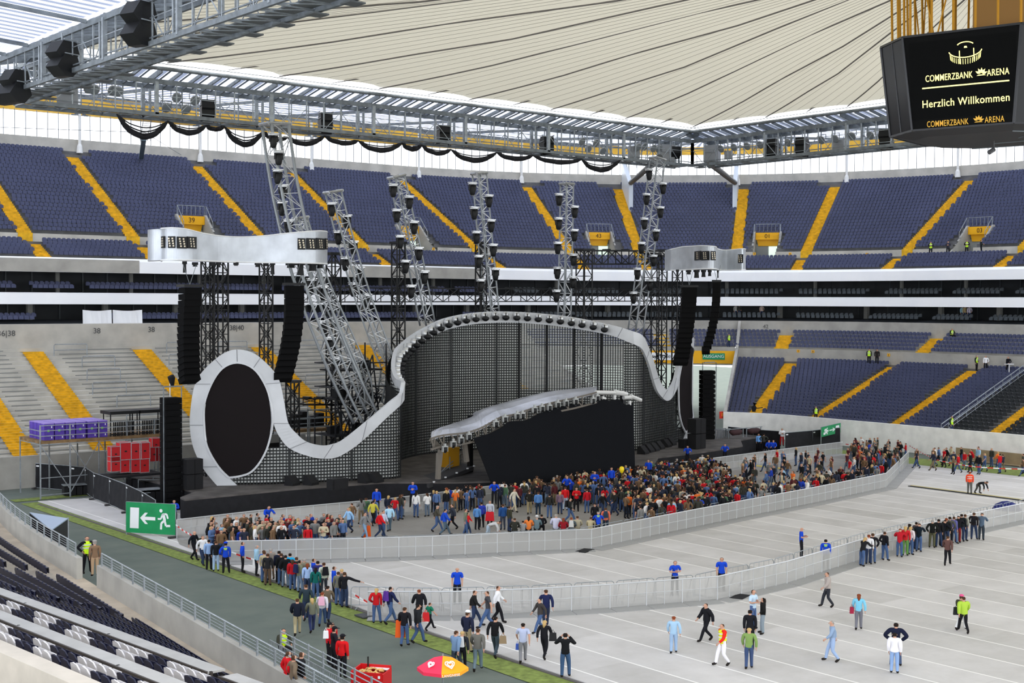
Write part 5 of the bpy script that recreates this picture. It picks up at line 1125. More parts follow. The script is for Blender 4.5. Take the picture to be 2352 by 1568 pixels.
for lst, pr, cn in ((navy[:300], SN, 'navy blue'), (wht[:290], SW, 'white')):
    for k, v in enumerate(lst):
        o = pr if k == 0 else copy_tree(pr); o.location = v[4]; dy = rowX(v[2], v[3]+1)-rowX(v[2], v[3]); o.rotation_euler = (0, 0, -math.atan(dy)); o['label'] = '%s tip-up stadium seat %s' % (cn, WORD[v[2]]); o['group'] = cn+' seats of the near stand'
rest = [v for v in navy[300:]]+[v for v in vis if not v[0]]
mb = MB()
for v in rest:
    seat_geo(mb, v[4]+Vector((.25, 0, 0)), Vector((-1, -.05, 0)).normalized(), Vector((-.05, 1, 0)).normalized())
tag(mb.build('stadium_seat', NAVY), 'remaining navy seats further along the near stand', 'seats', kind='stuff')
mb = MB()     # tipped-down seats by the aisle show pale undersides
# black seats in the far right block
mb = MB(); seat_rows(mb, 163.8, 188, range(0, 19), lo_r, LF_AIS, 1.2, st=.58); seat_rows(mb, 165, 188, range(22, 25), lo_r, [], 1.2, st=.58)
tag(mb.build('stadium_seat', BLACKS), 'block of black seats in the lower tier at the right edge', 'seats', kind='stuff')
# ================================================================== people
def V3(x, y, z): return Vector((x, y, z))
def skel(p):
    """p: dict of pose options -> joints {name:(pos, radius)} and bones"""
    ln = p.get('lean', 0); hipz = p.get('hip', .95); J = {}
    def up(d, s=0): return V3(0, math.sin(ln)*d, math.cos(ln)*d)+V3(s, 0, 0)
    pel = V3(0, p.get('py', 0), hipz); J['pelvis'] = (pel, (.155, .115)); J['waist'] = (pel+up(.2), (.135, .10)); J['chest'] = (pel+up(.4), (.165, .115)); J['neck'] = (pel+up(.55), (.055, .055))
    hd = p.get('head', (0, 0)); nb = pel+up(.55); J['head'] = (nb+up(.115)+V3(hd[0], .025+hd[1], 0), (.085, .1)); J['crown'] = (nb+up(.19)+V3(hd[0], .02+hd[1], 0), (.07, .08))
    for s, k in ((-1, 'l'), (1, 'r')):
        J['sh'+k] = (pel+up(.485)+V3(s*.185, 0, 0), (.062, .062)); e, w = p['arm'+k]
        E = J['sh'+k][0]+V3(s*e[0], e[1], e[2]); W = J['sh'+k][0]+V3(s*w[0], w[1], w[2]); J['el'+k] = (E, (.045, .045)); J['wr'+k] = (W, (.031, .031)); d = (W-E).normalized(); J['ha'+k] = (W+d*.075, (.036, .022))
        kn, an = p['leg'+k]; J['hi'+k] = (pel+V3(s*.09, 0, -.05), (.088, .088)); J['kn'+k] = (V3(s*kn[0], kn[1], kn[2]), (.058, .058)); A = V3(s*an[0], an[1], an[2]); J['an'+k] = (A, (.042, .042)); tz = an[3] if len(an) > 3 else 0
        J['to'+k] = (A+V3(s*.015, .15*math.cos(tz), -.045+.15*math.sin(tz)), (.042, .03))
    B = [('pelvis', 'waist'), ('waist', 'chest'), ('chest', 'neck'), ('neck', 'head'), ('head', 'crown')]
    for k in 'lr': B += [('chest', 'sh'+k), ('sh'+k, 'el'+k), ('el'+k, 'wr'+k), ('wr'+k, 'ha'+k), ('pelvis', 'hi'+k), ('hi'+k, 'kn'+k), ('kn'+k, 'an'+k), ('an'+k, 'to'+k)]
    return J, B
DN = ((.03, -.02, -.29), (.025, .05, -.54)); ST = ((.10, .02, .5), (.11, -.02, .085))
POSES = {
    'stand': dict(arml=DN, armr=DN, legl=ST, legr=ST),
    'stand2': dict(arml=((.1, -.06, -.27), (.0, .12, -.42)), armr=DN, legl=ST, legr=((.14, .06, .5), (.18, .06, .085)), head=(.01, 0)),
    'fold': dict(arml=((.07, .02, -.27), (-.15, .2, -.2)), armr=((.07, .02, -.27), (-.13, .22, -.24)), legl=ST, legr=((.13, .04, .5), (.15, .03, .085))),
    'hips': dict(arml=((.2, -.06, -.22), (.02, .06, -.42)), armr=((.2, -.06, -.22), (.02, .06, -.42)), legl=((.13, .02, .5), (.16, -.02, .085)), legr=((.13, .02, .5), (.16, -.02, .085))),
    'photo': dict(arml=((.16, .1, -.16), (-.06, .2, .1)), armr=((.16, .1, -.16), (-.06, .2, .1)), legl=ST, legr=((.13, .1, .5), (.14, .12, .085))),
    'walk': dict(arml=((.06, -.14, -.25), (.06, -.16, -.5)), armr=((.06, .1, -.26), (.03, .26, -.42)), legl=((.09, .2, .52), (.09, .34, .1, .25)), legr=((.09, .0, .48), (.09, -.3, .15, -.6)), lean=.05, hip=.92),
    'walk2': dict(armr=((.06, -.14, -.25), (.06, -.16, -.5)), arml=((.06, .1, -.26), (.03, .26, -.42)), legr=((.09, .16, .51), (.09, .24, .09, .15)), legl=((.09, .02, .48), (.09, -.22, .13, -.5)), lean=.04, hip=.93),
    'step': dict(armr=((.08, -.08, -.27), (.08, -.04, -.52)), arml=((.06, .06, -.27), (.03, .16, -.48)), legr=((.09, .08, .5), (.1, .1, .085)), legl=((.09, .02, .49), (.1, -.12, .1, -.25)), lean=.02, hip=.945),
    'lean': dict(arml=((.1, .16, -.2), (.02, .38, -.22)), armr=((.1, .16, -.2), (.02, .38, -.22)), legl=ST, legr=((.1, .0, .5), (.11, -.1, .085)), lean=.38, hip=.92),
    'point': dict(arml=DN, armr=((.24, .08, -.12), (.5, .16, -.2)), legl=ST, legr=ST),
    'pocket': dict(arml=((.12, -.08, -.26), (.02, .02, -.47)), armr=((.12, -.08, -.26), (.02, .02, -.47)), legl=((.12, .02, .5), (.14, -.02, .085)), legr=ST),
    'bend': dict(arml=((.02, .12, -.26), (.0, .2, -.5)), armr=((.02, .12, -.26), (.0, .1, -.5)), legl=((.12, .1, .47), (.14, .05, .085)), legr=((.12, .0, .45), (.12, -.2, .085)), lean=1.35, hip=.8, head=(0, .04)),
    'sit': dict(arml=((.08, .1, -.26), (.0, .3, -.36)), armr=((.08, .1, -.26), (.0, .3, -.36)), legl=((.12, .42, .47), (.12, .4, .085)), legr=((.12, .42, .47), (.12, .46, .085)), lean=.12, hip=.5),
    'raise': dict(arml=((.1, .04, .24), (.06, .1, .5)), armr=((.12, .06, -.26), (.0, .2, -.3)), legl=ST, legr=ST)}
SKIN = mat('skin', (196, 150, 126), .6, spec=.2); FEAT = mat('face_features', (92, 52, 46), .6)
REG = {'waist': 'top', 'chest': 'top', 'sh': 'top', 'el': 'arm', 'wr': 'fore'}
PM = {}
def seg_d(p, a, b):
    ab = b-a; t = max(0, min(1, (p-a).dot(ab)/max(1e-9, ab.length_squared))); return (p-(a+ab*t)).length, t
def build_pose(name):
    J, B = skel(POSES[name]); me = bpy.data.meshes.new('sk'); names = list(J); idx = {n: i for i, n in enumerate(names)}
    me.from_pydata([tuple(J[n][0]) for n in names], [(idx[a], idx[b]) for a, b in B], []); ob = bpy.data.objects.new('sk', me); COL.objects.link(ob)
    md = ob.modifiers.new('skin', 'SKIN'); md.branch_smoothing = .6; md.use_smooth_shade = True
    if not me.skin_vertices:
        bm = bmesh.new(); bm.from_mesh(me); bm.verts.layers.skin.verify(); bm.to_mesh(me); bm.free()
    for n in names: sv = me.skin_vertices[0].data[idx[n]]; sv.radius = J[n][1]; sv.use_root = (n == 'pelvis')
    sb = ob.modifiers.new('sub', 'SUBSURF'); sb.levels = 1
    dg = bpy.context.evaluated_depsgraph_get(); ev = bpy.data.meshes.new_from_object(ob.evaluated_get(dg)); bpy.data.objects.remove(ob)
    vs = [v.co.copy() for v in ev.vertices]; fs = [tuple(f.vertices) for f in ev.polygons]; ns = [v.normal.copy() for v in ev.vertices]; bpy.data.meshes.remove(ev)
    reg = []
    for v in vs:
        best = None
        for a, b in B:
            ra = max(J[a][1]); rb = max(J[b][1]); d, t = seg_d(v, J[a][0], J[b][0]); d -= ra+(rb-ra)*t
            if best is None or d < best[0]: best = (d, b, t, a)
        reg.append((best[1], best[2], best[3]))
    def pick(fn): 
        return [f for f in fs if all(fn(reg[i], vs[i]) for i in f)]
    hc = J['head'][0]; ln = POSES[name].get('lean', 0)
    def sub(faces, off, extra=None):
        ids = sorted(set(i for f in faces for i in f)); mp = {i: k for k, i in enumerate(ids)}; mb = MB(); mb.v = [tuple(vs[i]+ns[i]*off) for i in ids]; mb.f = [tuple(mp[i] for i in f) for f in faces]; mb.m = [0]*len(mb.f); return mb
    T = ('waist', 'chest'); hipm = J['pelvis'][0].z
    
    is_torso = lambda r: r[0] in T or r[0].startswith('sh') or (r[0] == 'neck' and r[1] < .4)
    top = pick(lambda r, v: is_torso(r) or (r[0].startswith('hi') and r[1] < .75 and v.z > hipm-.02) or r[0].startswith('el') or (r[0].startswith('wr') and r[1] < .92))
    tee = pick(lambda r, v: is_torso(r) or (r[0].startswith('hi') and r[1] < .75 and v.z > hipm-.02) or (r[0].startswith('el') and r[1] < .75))
    coat = pick(lambda r, v: is_torso(r) or r[0].startswith('el') or (r[0].startswith('wr') and r[1] < .92) or r[0].startswith('hi') or (r[0].startswith('kn') and r[1] < .12))
    leg = pick(lambda r, v: r[0].startswith('hi') or r[0].startswith('kn') or (r[0].startswith('an') and r[1] < .97) or (r[0] == 'waist' and r[1] < .6))
    shoe = {k: pick(lambda r, v: r[0] == 'to'+k or (r[0] == 'an'+k and r[1] > .8)) for k in 'lr'}
    hv = lambda v: (v-hc)
    hair = pick(lambda r, v: r[0] in ('head', 'crown') and (hv(v).y*math.cos(ln)-hv(v).z*math.sin(ln) < .035 or hv(v).z*math.cos(ln)+hv(v).y*math.sin(ln) > .075) and hv(v).z*math.cos(ln)+hv(v).y*math.sin(ln) > -.06)
    out = {}
    body = MB(); body.v = [tuple(v) for v in vs]; body.f = list(fs); body.m = [0]*len(fs)
    up = V3(0, math.sin(ln), math.cos(ln)); fw = V3(0, math.cos(ln), -math.sin(ln)); X = V3(1, 0, 0)
    for s in (-1, 1):
        c = hc+fw*.098+X*(s*.034)+up*.01; body.poly([c-X*.014, c-up*.008, c+X*.014, c+up*.008], 1); e = hc+X*(s*.084)-fw*.005; body.box(e, (.014, .03, .045))
    nz = hc+fw*.1-up*.018; body.prism([nz-X*.013-up*.015, nz+X*.013-up*.015, nz+up*.03], fw*.022); c = hc+fw*.098-up*.052; body.poly([c-X*.024, c-up*.007, c+X*.024, c+up*.005], 1)
    for k, s in (('l', -1), ('r', 1)):   # fingers and thumb
        W, H = J['wr'+k][0], J['ha'+k][0]; d = (H-W).normalized(); sd = d.cross(X*s).normalized() if abs(d.x) < .9 else V3(0, 1, 0); nn = d.cross(sd).normalized()
        for q, (o_, L_) in enumerate(((-.027, .06), (-.009, .072), (.009, .068), (.026, .052))): b0 = H+sd*o_+d*.01; body.tube([b0, b0+d*L_*.55-nn*s*.004, b0+d*L_-nn*.018*s], [.0095, .0085, .006], 4)
        b0 = W+d*.04+sd*.03; body.tube([b0, b0+d*.03+sd*.022, b0+d*.06+sd*.024], [.011, .01, .007], 4)
    def mk(mb, n, mats, smooth=True):
        me = bpy.data.meshes.new(n); me.from_pydata(mb.v, [], mb.f); 
        for q in mats: me.materials.append(q)
        if len(mats) > 1: me.polygons.foreach_set('material_index', mb.m)
        me.polygons.foreach_set('use_smooth', [smooth]*len(mb.f)); return me
    base = mat('cloth_base', (90, 90, 95), .95)
    out['body'] = mk(body, 'person', [SKIN, FEAT]); out['top'] = mk(sub(top, .018), 'jacket', [base]); out['tee'] = mk(sub(tee, .016), 'shirt', [base]); out['coat'] = mk(sub(coat, .034), 'coat', [base]); out['leg'] = mk(sub(leg, .014), 'trousers', [base])
    for k in 'lr': out['shoe'+k] = mk(sub(shoe[k], .012), 'shoe', [base])
    out['hair'] = mk(sub(hair, .014), 'hair', [base])
    lh = sub(hair, .018); b0 = hc-fw*.06; lh.tube([b0+up*.04, b0-up*.08-fw*.02, b0-up*.22-fw*.035], [.07, .075, .04], 8); out['long'] = mk(lh, 'hair', [base])
    cp = MB(); M = frame(hc+up*.055, X, fw) ; cp.lathe([(.103, 0), (.1, .04), (.07, .08), (.02, .098)], 10, M=M); cp.hexa([M @ Vector(q) for q in ((-.07, .07, 0), (.07, .07, 0), (.05, .19, -.015), (-.05, .19, -.015), (-.07, .07, .014), (.07, .07, .014), (.05, .19, -.003), (-.05, .19, -.003))]); out['cap'] = mk(cp, 'cap', [base])
    ch = J['chest'][0]; bp = MB(); c = ch-fw*.2-up*.04
    bp.hexa([c+X*a*.15+fw*b*.07+up*z for z, sc in ((-.22, 1),) for a, b in ((-1, -1), (1, -1), (1, 1), (-1, 1))]+[c+X*a*.11+fw*b*.05+up*.2 for a, b in ((-1, -1), (1, -1), (1, 1), (-1, 1))]); out['pack'] = mk(bp, 'backpack', [base], False)
    pr = MB(); c = ch-fw*.142+up*.02
    for r_, (w, zz) in enumerate(((.17, .05), (.13, -.02))): pr.hexa([c+X*a*w/2+fw*b+up*(zz+z) for z in (-.02, .02) for a, b in ((-1, -.012), (1, -.012), (1, .03), (-1, .03))])
    out['print'] = mk(pr, 'back_print', [base], False)
    vs_ = MB()
    sv = sub(pick(lambda r, v: is_torso(r) and not (r[0].startswith('sh') and r[1] > .8)), .03); out['vest'] = mk(sv, 'safety_vest', [base])
    st_ = MB()
    for zz in (-.02, -.16):
        ring = []; c = ch+up*zz; pts = [c+X*(.19*math.cos(a))+fw*(.15*math.sin(a)) for a in [2*PI*i/12 for i in range(12)]]
        for a, b in zip(pts, pts[1:]+pts[:1]): st_.quad(a-up*.025, b-up*.025, b+up*.025, a+up*.025)
    out['stripe'] = mk(st_, 'reflective_band', [base], False)
    return out
def cloth(c): return mat('cloth_%d_%d_%d' % tuple(c), c, .95, spec=.1)
def facing(P, phi):
    f = Vector((P.x, P.y, 0)).normalized(); r = Vector((f.y, -f.x, 0)); d = -f*math.cos(R(phi))+r*math.sin(R(phi)); return math.atan2(-d.x, d.y)
def child(me, m, parent, name=None):
    o = bpy.data.objects.new(name or me.name.split('.')[0], me); COL.objects.link(o); o.parent = parent
    o.material_slots[0].link = 'OBJECT'; o.material_slots[0].material = m; return o
HAIRC = {'brown': (74, 52, 38), 'dark': (36, 30, 27), 'blond': (186, 156, 104), 'grey': (150, 146, 140), 'red': (124, 64, 40), 'bald': None}
def person(P, phi, pose='stand', top=(40, 40, 44), bot=(60, 72, 96), hair='brown', h=1.75, label=None, group=None, kind='top', shoe=(40, 36, 34), ex=(), long=False, cap=None, skin=None, pack=None, vest=None, vestc=None, pr=None):
    if pose not in PM: PM[pose] = build_pose(pose)
    M = PM[pose]; o = bpy.data.objects.new('person', M['body']); COL.objects.link(o); s = h/1.72; o.location = P; o.rotation_euler = (0, 0, facing(P, phi)); o.scale = (s*1.1, s*1.1, s)
    tag(o, label, 'person', group)
    child(M[kind], cloth(top), o); child(M['leg'], cloth(bot), o); child(M['shoel'], cloth(shoe), o); child(M['shoer'], cloth(shoe), o)
    if HAIRC[hair]: child(M['long' if long else 'hair'], cloth(HAIRC[hair]), o)
    if cap: child(M['cap'], cloth(cap), o)
    if pack: child(M['pack'], cloth(pack), o)
    if vest: child(M['vest'], mat('hivis_%d' % vest[0], vest, .6, emit=.06), o); child(M['stripe'], mat('reflective', (214, 216, 210), .4), o)
    if pr: child(M['print'], mat('print_lime', (190, 230, 70), .6), o)
    return o
BLU = (30, 70, 190); JN = (70, 92, 130); DJ = (46, 58, 84); BK_ = (30, 30, 34); RED = (186, 30, 36); WH = (226, 226, 228); GR = (128, 130, 132); LB = (150, 186, 224); NV = (34, 40, 74); KH = (150, 136, 110); OLV = (84, 84, 62); BRN = (96, 76, 60)
def pp(x, y, phi, pose, top, bot, hair, label, z=0.0, **k): return person(onz(x, y, z), phi, pose, top, bot, hair, label='person '+label, **k)
# -- nearest people on the open floor
pp(1050, 1386, 0, 'stand', BLU, BK_, 'bald', 'in blue polo shirt standing behind the nearest mesh barrier, facing the camera', kind='tee', h=1.85)
pp(791, 1396, 160, 'point', BK_, DJ, 'brown', 'in black jacket with pale stripe, arm stretched to the crowd barrier end', h=1.82, vestc=1)
pp(767, 1378, 100, 'stand', BLU, BK_, 'brown', 'steward in blue beside the man with the outstretched arm', h=1.75)
pp(777, 1391, 150, 'stand', (110, 108, 96), JN, 'brown', 'in grey jacket and jeans squeezed beside the outstretched-arm man', h=1.74)
pp(785, 1383, 200, 'stand', (96, 94, 90), DJ, 'blond', 'half hidden behind the man with the outstretched arm', h=1.72)
pp(864, 1432, 170, 'stand2', RED, JN, 'blond', 'woman in red top with green cloth, leaning at the mesh barrier end', long=True, h=1.7)
pp(895, 1432, 120, 'walk', NV, JN, 'dark', 'in navy jacket with purple backpack walking along the mesh barrier', pack=(88, 52, 140), h=1.8)
pp(963, 1432, 200, 'walk2', BK_, BK_, 'red', 'woman in black with red cloth at the waist near the mesh barrier', h=1.66, kind='coat')
pp(929, 1484, 160, 'step', BK_, JN, 'brown', 'in black jacket and jeans carrying orange cloth by the turf edge', h=1.76, ex=1)
pp(959, 1477, 120, 'walk2', (36, 38, 40), JN, 'dark', 'in long dark coat and jeans beside the turf edge', kind='coat', h=1.78)
pp(986, 1447, 120, 'walk', (30, 110, 84), BK_, 'brown', 'child in green striped shirt walking with a red bag', h=1.32, kind='tee')
pp(1088, 1440, 90, 'walk', (34, 34, 34), DJ, 'brown', 'striding in black jacket and jeans below the mesh barrier', h=1.78)
pp(1121, 1444, -90, 'walk', (64, 64, 68), JN, 'brown', 'striding in charcoal t-shirt and jeans', kind='tee', h=1.82)
pp(1142, 1430, 90, 'walk2', WH, BK_, 'brown', 'in white shirt and black trousers walking by the mesh barrier', h=1.8)
pp(1073, 1500, 150, 'step', (36, 40, 60), KH, 'brown', 'in white cap, navy vest and beige trousers', cap=WH, h=1.84, vestc=1)
pp(1046, 1545, 140, 'walk2', (112, 138, 168), (52, 60, 70), 'brown', 'in denim jacket walking past the red and orange parasol', h=1.78)
pp(1061, 1540, 160, 'step', (40, 42, 48), BK_, 'blond', 'blond in dark jacket with white backpack near the parasol', pack=(226, 226, 226), h=1.66)
pp(1097, 1541, 170, 'walk2', (104, 102, 96), (100, 116, 124), 'brown', 'in grey-brown jacket and light jeans right of the parasol', h=1.8)
pp(1137, 1509, 160, 'walk', (28, 28, 30), (60, 72, 80), 'dark', 'in black shirt with pale chest, carrying a brown bag', h=1.8)
pp(1201, 1522, 180, 'walk2', (176, 184, 210), (124, 124, 128), 'dark', 'in pale blue striped shirt holding a blue paper', kind='tee', h=1.72)
pp(1250, 1512, 160, 'walk', BK_, BK_, 'blond', 'woman with curly blond hair all in black', long=True, h=1.68)
pp(1254, 1441, 190, 'walk2', NV, (44, 52, 72), 'brown', 'in navy hooded jacket beyond the blond woman in black', h=1.82)
pp(1241, 1454, -60, 'walk', (64, 60, 58), JN, 'dark', 'in dark top and beige shirt striding left', h=1.66)
pp(1298, 1556, 180, 'photo', (28, 29, 31), (60, 84, 116), 'dark', 'in black t-shirt holding both hands up to the face', h=1.84)
pp(1547, 1500, 180, 'step', (158, 190, 216), (150, 176, 206), 'red', 'slim woman in pale blue jacket and light jeans', h=1.64)
pp(1550, 1366, 20, 'fold', BLU, BK_, 'dark', 'steward in blue behind the middle of the nearest mesh run', kind='tee', h=1.8)
pp(1657, 1358, 10, 'stand', BLU, BK_, 'dark', 'steward in blue just left of the bend in the nearest mesh run', kind='tee', h=1.82)
pp(1840, 1281, 90, 'fold', BLU, BK_, 'bald', 'steward in blue polo with white-striped trousers', kind='tee', h=1.84)
pp(1896, 1308, 180, 'stand', BLU, BK_, 'dark', 'steward seen from behind with lime back print, right of the striped-trouser steward', h=1.76, pr=1)
pp(1901, 1394, -70, 'walk2', (166, 156, 150), (48, 50, 56), 'brown', 'in long pale grey coat on the open floor', kind='coat', h=1.8)
pp(1972, 1446, 180, 'step', (120, 188, 214), (112, 112, 120), 'red', 'woman in turquoise jacket with brown hair', long=True, h=1.7)
pp(1729, 1444, 60, 'fold', (186, 208, 226), (80, 100, 140), 'brown', 'man in pale blue t-shirt talking to the long-haired woman', kind='tee', h=1.86)
pp(1752, 1456, -90, 'stand2', (30, 30, 30), (130, 142, 150), 'dark', 'woman with long dark curls in black coat', long=True, kind='coat', h=1.7)
pp(1623, 1473, -60, 'walk', BK_, BK_, 'brown', 'man in long black coat striding left of the paramedic', kind='coat', h=1.78)
pp(1660, 1528, -60, 'walk2', (214, 44, 34), (232, 230, 234), 'brown', 'paramedic in red and yellow jacket and white trousers', h=1.8, vest=(226, 226, 30), vestc=2)
pp(1722, 1493, 180, 'stand', BK_, BK_, 'dark', 'man in black standing behind the woman in green', h=1.8)
pp(1720, 1536, 180, 'step', (122, 148, 84), (62, 78, 112), 'blond', 'woman in green hooded jacket and jeans', h=1.74)
pp(1912, 1519, -80, 'walk2', (134, 156, 184), (150, 172, 206), 'grey', 'balding man all in pale denim', h=1.78)
pp(2057, 1529, 180, 'hips', (28, 32, 52), (70, 84, 112), 'dark', 'broad man in navy jacket behind the woman in white', kind='coat', h=1.84)
pp(2054, 1546, 175, 'stand', (226, 224, 228), (136, 164, 206), 'dark', 'woman in white jacket and light jeans', kind='coat', h=1.7)
pp(2213, 1453, 200, 'walk', (166, 196, 70), BK_, 'brown', 'woman in lime jacket striding with a black bag', kind='coat', h=1.72)
pp(2206, 1447, 150, 'walk2', (60, 64, 46), (226, 226, 226), 'brown', 'half hidden in pink hat and white trousers', cap=(220, 90, 140), h=1.66)
pp(2176, 1298, 170, 'walk2', (96, 70, 66), BK_, 'brown', 'in brown top and black trousers below the leaning group', h=1.74)
# leaning at the right part of the nearest mesh run
RL = [(1980, 1300, (34, 34, 36), JN, 'blond', 'woman in black leaning at the barrier beside the white t-shirt'), (1995, 1296, WH, DJ, 'red', 'in white t-shirt leaning at the barrier'), (2004, 1294, BK_, JN, 'brown', 'in black just right of the white t-shirt'), (2031, 1287, BK_, JN, 'brown', 'man alone in black jacket with arm on the barrier'),
      (2066, 1279, (176, 34, 44), JN, 'red', 'in red sweater leaning at the barrier'), (2079, 1276, (190, 40, 46), (96, 140, 70), 'blond', 'woman with long blond hair in red'), (2091, 1274, (220, 210, 212), JN, 'blond', 'girl in white top beside the women in red'), (2088, 1268, (60, 62, 60), DJ, 'dark', 'in dark top behind the girl in white'), (2110, 1267, (24, 32, 40), JN, 'brown', 'in black jacket with printed back'), (2104, 1262, (70, 60, 60), DJ, 'dark', 'in dark top with pale face turned back'),
      (2141, 1258, (28, 30, 28), OLV, 'grey', 'in dark green cap and jacket, left of the long group'), (2155, 1257, (30, 30, 32), DJ, 'dark', 'in black, second of the long group at the barrier'), (2163, 1255, (24, 26, 32), BK_, 'dark', 'in black, third of the long group at the barrier'), (2173, 1253, (34, 36, 36), DJ, 'red', 'in dark jacket, fourth of the long group'), (2181, 1251, (84, 84, 78), BK_, 'dark', 'in grey vest, fifth of the long group'), (2190, 1248, (100, 100, 160), JN, 'brown', 'in violet-blue shirt leaning over the barrier'), (2200, 1246, BK_, (120, 40, 40), 'dark', 'in black leaning over the barrier beside the violet shirt'), (2208, 1244, (30, 34, 36), DJ, 'dark', 'tall in black near the end of the long group'), (2216, 1242, (150, 150, 140), DJ, 'brown', 'in pale grey top at the end of the long group'),
      (2236, 1239, (44, 40, 40), DJ, 'brown', 'with black backpack right of the long group'), (2254, 1240, (78, 94, 112), (50, 58, 66), 'brown', 'last in the row, in denim jacket')]
for k, (x, y, t_, b_, hr, l) in enumerate(RL): pp(x, y, 175 if k % 3 else 140, ['lean', 'stand', 'pocket', 'stand2'][k % 4], t_, b_, hr, l, long='woman' in l or 'girl' in l, pack=BK_ if 'backpack' in l else None, h=1.74+.03*(k % 3))
pp(2227, 1134, 180, 'stand', (226, 70, 40), (90, 90, 86), 'red', 'worker in orange safety vest by the yellow cable ramp', h=1.8, vest=(236, 76, 36)); pp(2246, 1133, 60, 'bend', (40, 42, 44), (74, 74, 72), 'dark', 'worker bending down over the yellow cable ramp')
# group at the left by the turf
LG = [(445, 1286, 60, 'walk2', (24, 28, 34), BK_, 'bald', 'bald in black walking at the left end of the crowd', {}), (465, 1298, 30, 'walk2', WH, DJ, 'brown', 'in white shirt with black and yellow backpack', dict(pack=(40, 44, 30))), (480, 1309, 170, 'stand', (140, 168, 208), BK_, 'dark', 'in pale blue shirt beside the black vest', {}), (496, 1312, 180, 'stand', (30, 32, 36), (160, 184, 210), 'brown', 'in black vest over white shirt and light jeans', {}),
      (518, 1317, 180, 'stand2', BLU, BK_, 'dark', 'steward in blue jacket and cap with lime back print', dict(cap=(24, 60, 180), pr=1)), (557, 1315, 90, 'pocket', BLU, BK_, 'brown', 'steward in blue jacket standing alone in the gap', {}), (589, 1323, 90, 'stand', (150, 186, 208), BK_, 'grey', 'in pale blue coat with a white carrier bag', dict(kind='coat')), (606, 1336, 150, 'stand', (60, 100, 170), JN, 'brown', 'in blue beside the tan jacket', {}),
      (607, 1339, 150, 'stand', (176, 164, 134), JN, 'brown', 'in tan jacket behind the carrier bag', {}), (615, 1345, 170, 'stand', (40, 40, 42), (92, 74, 60), 'brown', 'in black top and brown trousers', {}), (622, 1332, 200, 'stand2', (140, 132, 124), (110, 96, 84), 'grey', 'in grey-beige top and brown trousers', {}), (641, 1338, 180, 'stand', (30, 34, 50), BK_, 'dark', 'in navy left of the black jacket pair', {}), (646, 1344, 180, 'stand', (24, 26, 28), JN, 'brown', 'in black jacket, left one of a pair', {}), (656, 1349, 190, 'pocket', (26, 28, 30), (96, 112, 130), 'dark', 'in black jacket, right one of a pair', {}),
      (666, 1344, 160, 'stand', (40, 158, 206), DJ, 'dark', 'in cyan t-shirt', dict(kind='tee')), (672, 1356, 170, 'stand', (170, 30, 38), JN, 'brown', 'woman in long red cardigan', dict(kind='coat', long=True, h=1.66)), (681, 1354, 150, 'stand', (40, 44, 44), BK_, 'brown', 'in black with yellow scarf', {}), (688, 1362, 120, 'stand2', (116, 118, 96), (104, 122, 146), 'dark', 'in olive top with navy backpack', dict(pack=NV)), (699, 1357, 180, 'stand', (130, 124, 104), DJ, 'grey', 'in khaki jacket behind the navy backpack', {}),
      (706, 1366, 180, 'stand', (160, 186, 226), DJ, 'red', 'woman in pale blue top', dict(long=True, h=1.66)), (720, 1358, 100, 'stand', BLU, BK_, 'brown', 'steward in blue jacket in the middle of the left queue', {}), (725, 1378, 170, 'stand', (24, 92, 86), JN, 'dark', 'woman in teal top with long dark hair', dict(long=True, h=1.68)), (730, 1364, 180, 'stand', (46, 46, 104), BK_, 'dark', 'in navy-violet jacket right of the teal top', {}), (744, 1368, 200, 'stand', (186, 192, 176), (52, 56, 64), 'brown', 'in pale top with black backpack', dict(pack=BK_)),
      (703, 1424, 190, 'walk2', (46, 58, 66), DJ, 'brown', 'in dark blue-green jacket on the turf', {}), (683, 1459, 180, 'walk2', (30, 34, 46), (168, 156, 124), 'brown', 'woman in dark navy coat and beige trousers on the green surround', dict(kind='coat', h=1.72)), (717, 1452, 190, 'walk2', (110, 112, 96), (48, 56, 90), 'blond', 'woman with ponytail in olive jacket', dict(long=True, h=1.62)), (740, 1437, 170, 'walk2', (206, 206, 212), (60, 80, 112), 'red', 'girl in white jacket with pink cloth and backpack', dict(pack=(224, 170, 190), h=1.62)), (752, 1427, 170, 'walk', (98, 86, 70), DJ, 'dark', 'man in brown sweater behind the pink cloth', {})]
for (x, y, f, po, t_, b_, hr, l, k) in LG: pp(x, y, f, po, t_, b_, hr, l, **k)
for (x, y, f, po, t_, b_, l, k) in [(755, 1526, 100, 'stand', (200, 30, 40), BK_, 'vendor in red shirt and black cap holding a white sheet', dict(cap=BK_)), (767, 1537, 110, 'fold', (36, 32, 38), BK_, 'vendor in black shirt and cap between the red shirts', dict(cap=BK_)), (786, 1557, 150, 'stand', (206, 30, 34), BK_, 'vendor in red shirt nearest the food cart', dict(cap=BK_)), (762, 1523, 40, 'stand', (190, 40, 44), BK_, 'vendor with pale hair half hidden behind the red shirts', {})]: pp(x, y, f, po, t_, b_, 'dark', l, **k)
pp(648, 1512, 30, 'sit', (60, 60, 50), BK_, 'brown', 'in yellow safety vest crouching behind the railing', z=.3, vest=(200, 240, 30))
for (x, y, t_, b_, l, k) in [(661, 1612, (206, 28, 36), BK_, 'in red jacket on the stand walkway at the bottom edge', {}), (674, 1622, (120, 104, 86), DJ, 'in brown-grey sweater in the group of three at the bottom edge', {}), (692, 1614, (32, 32, 34), BK_, 'in black leather jacket in the group of three at the bottom edge', {})]: pp(x, y, 110, 'pocket', t_, b_, 'brown', l, z=1.62, **k)
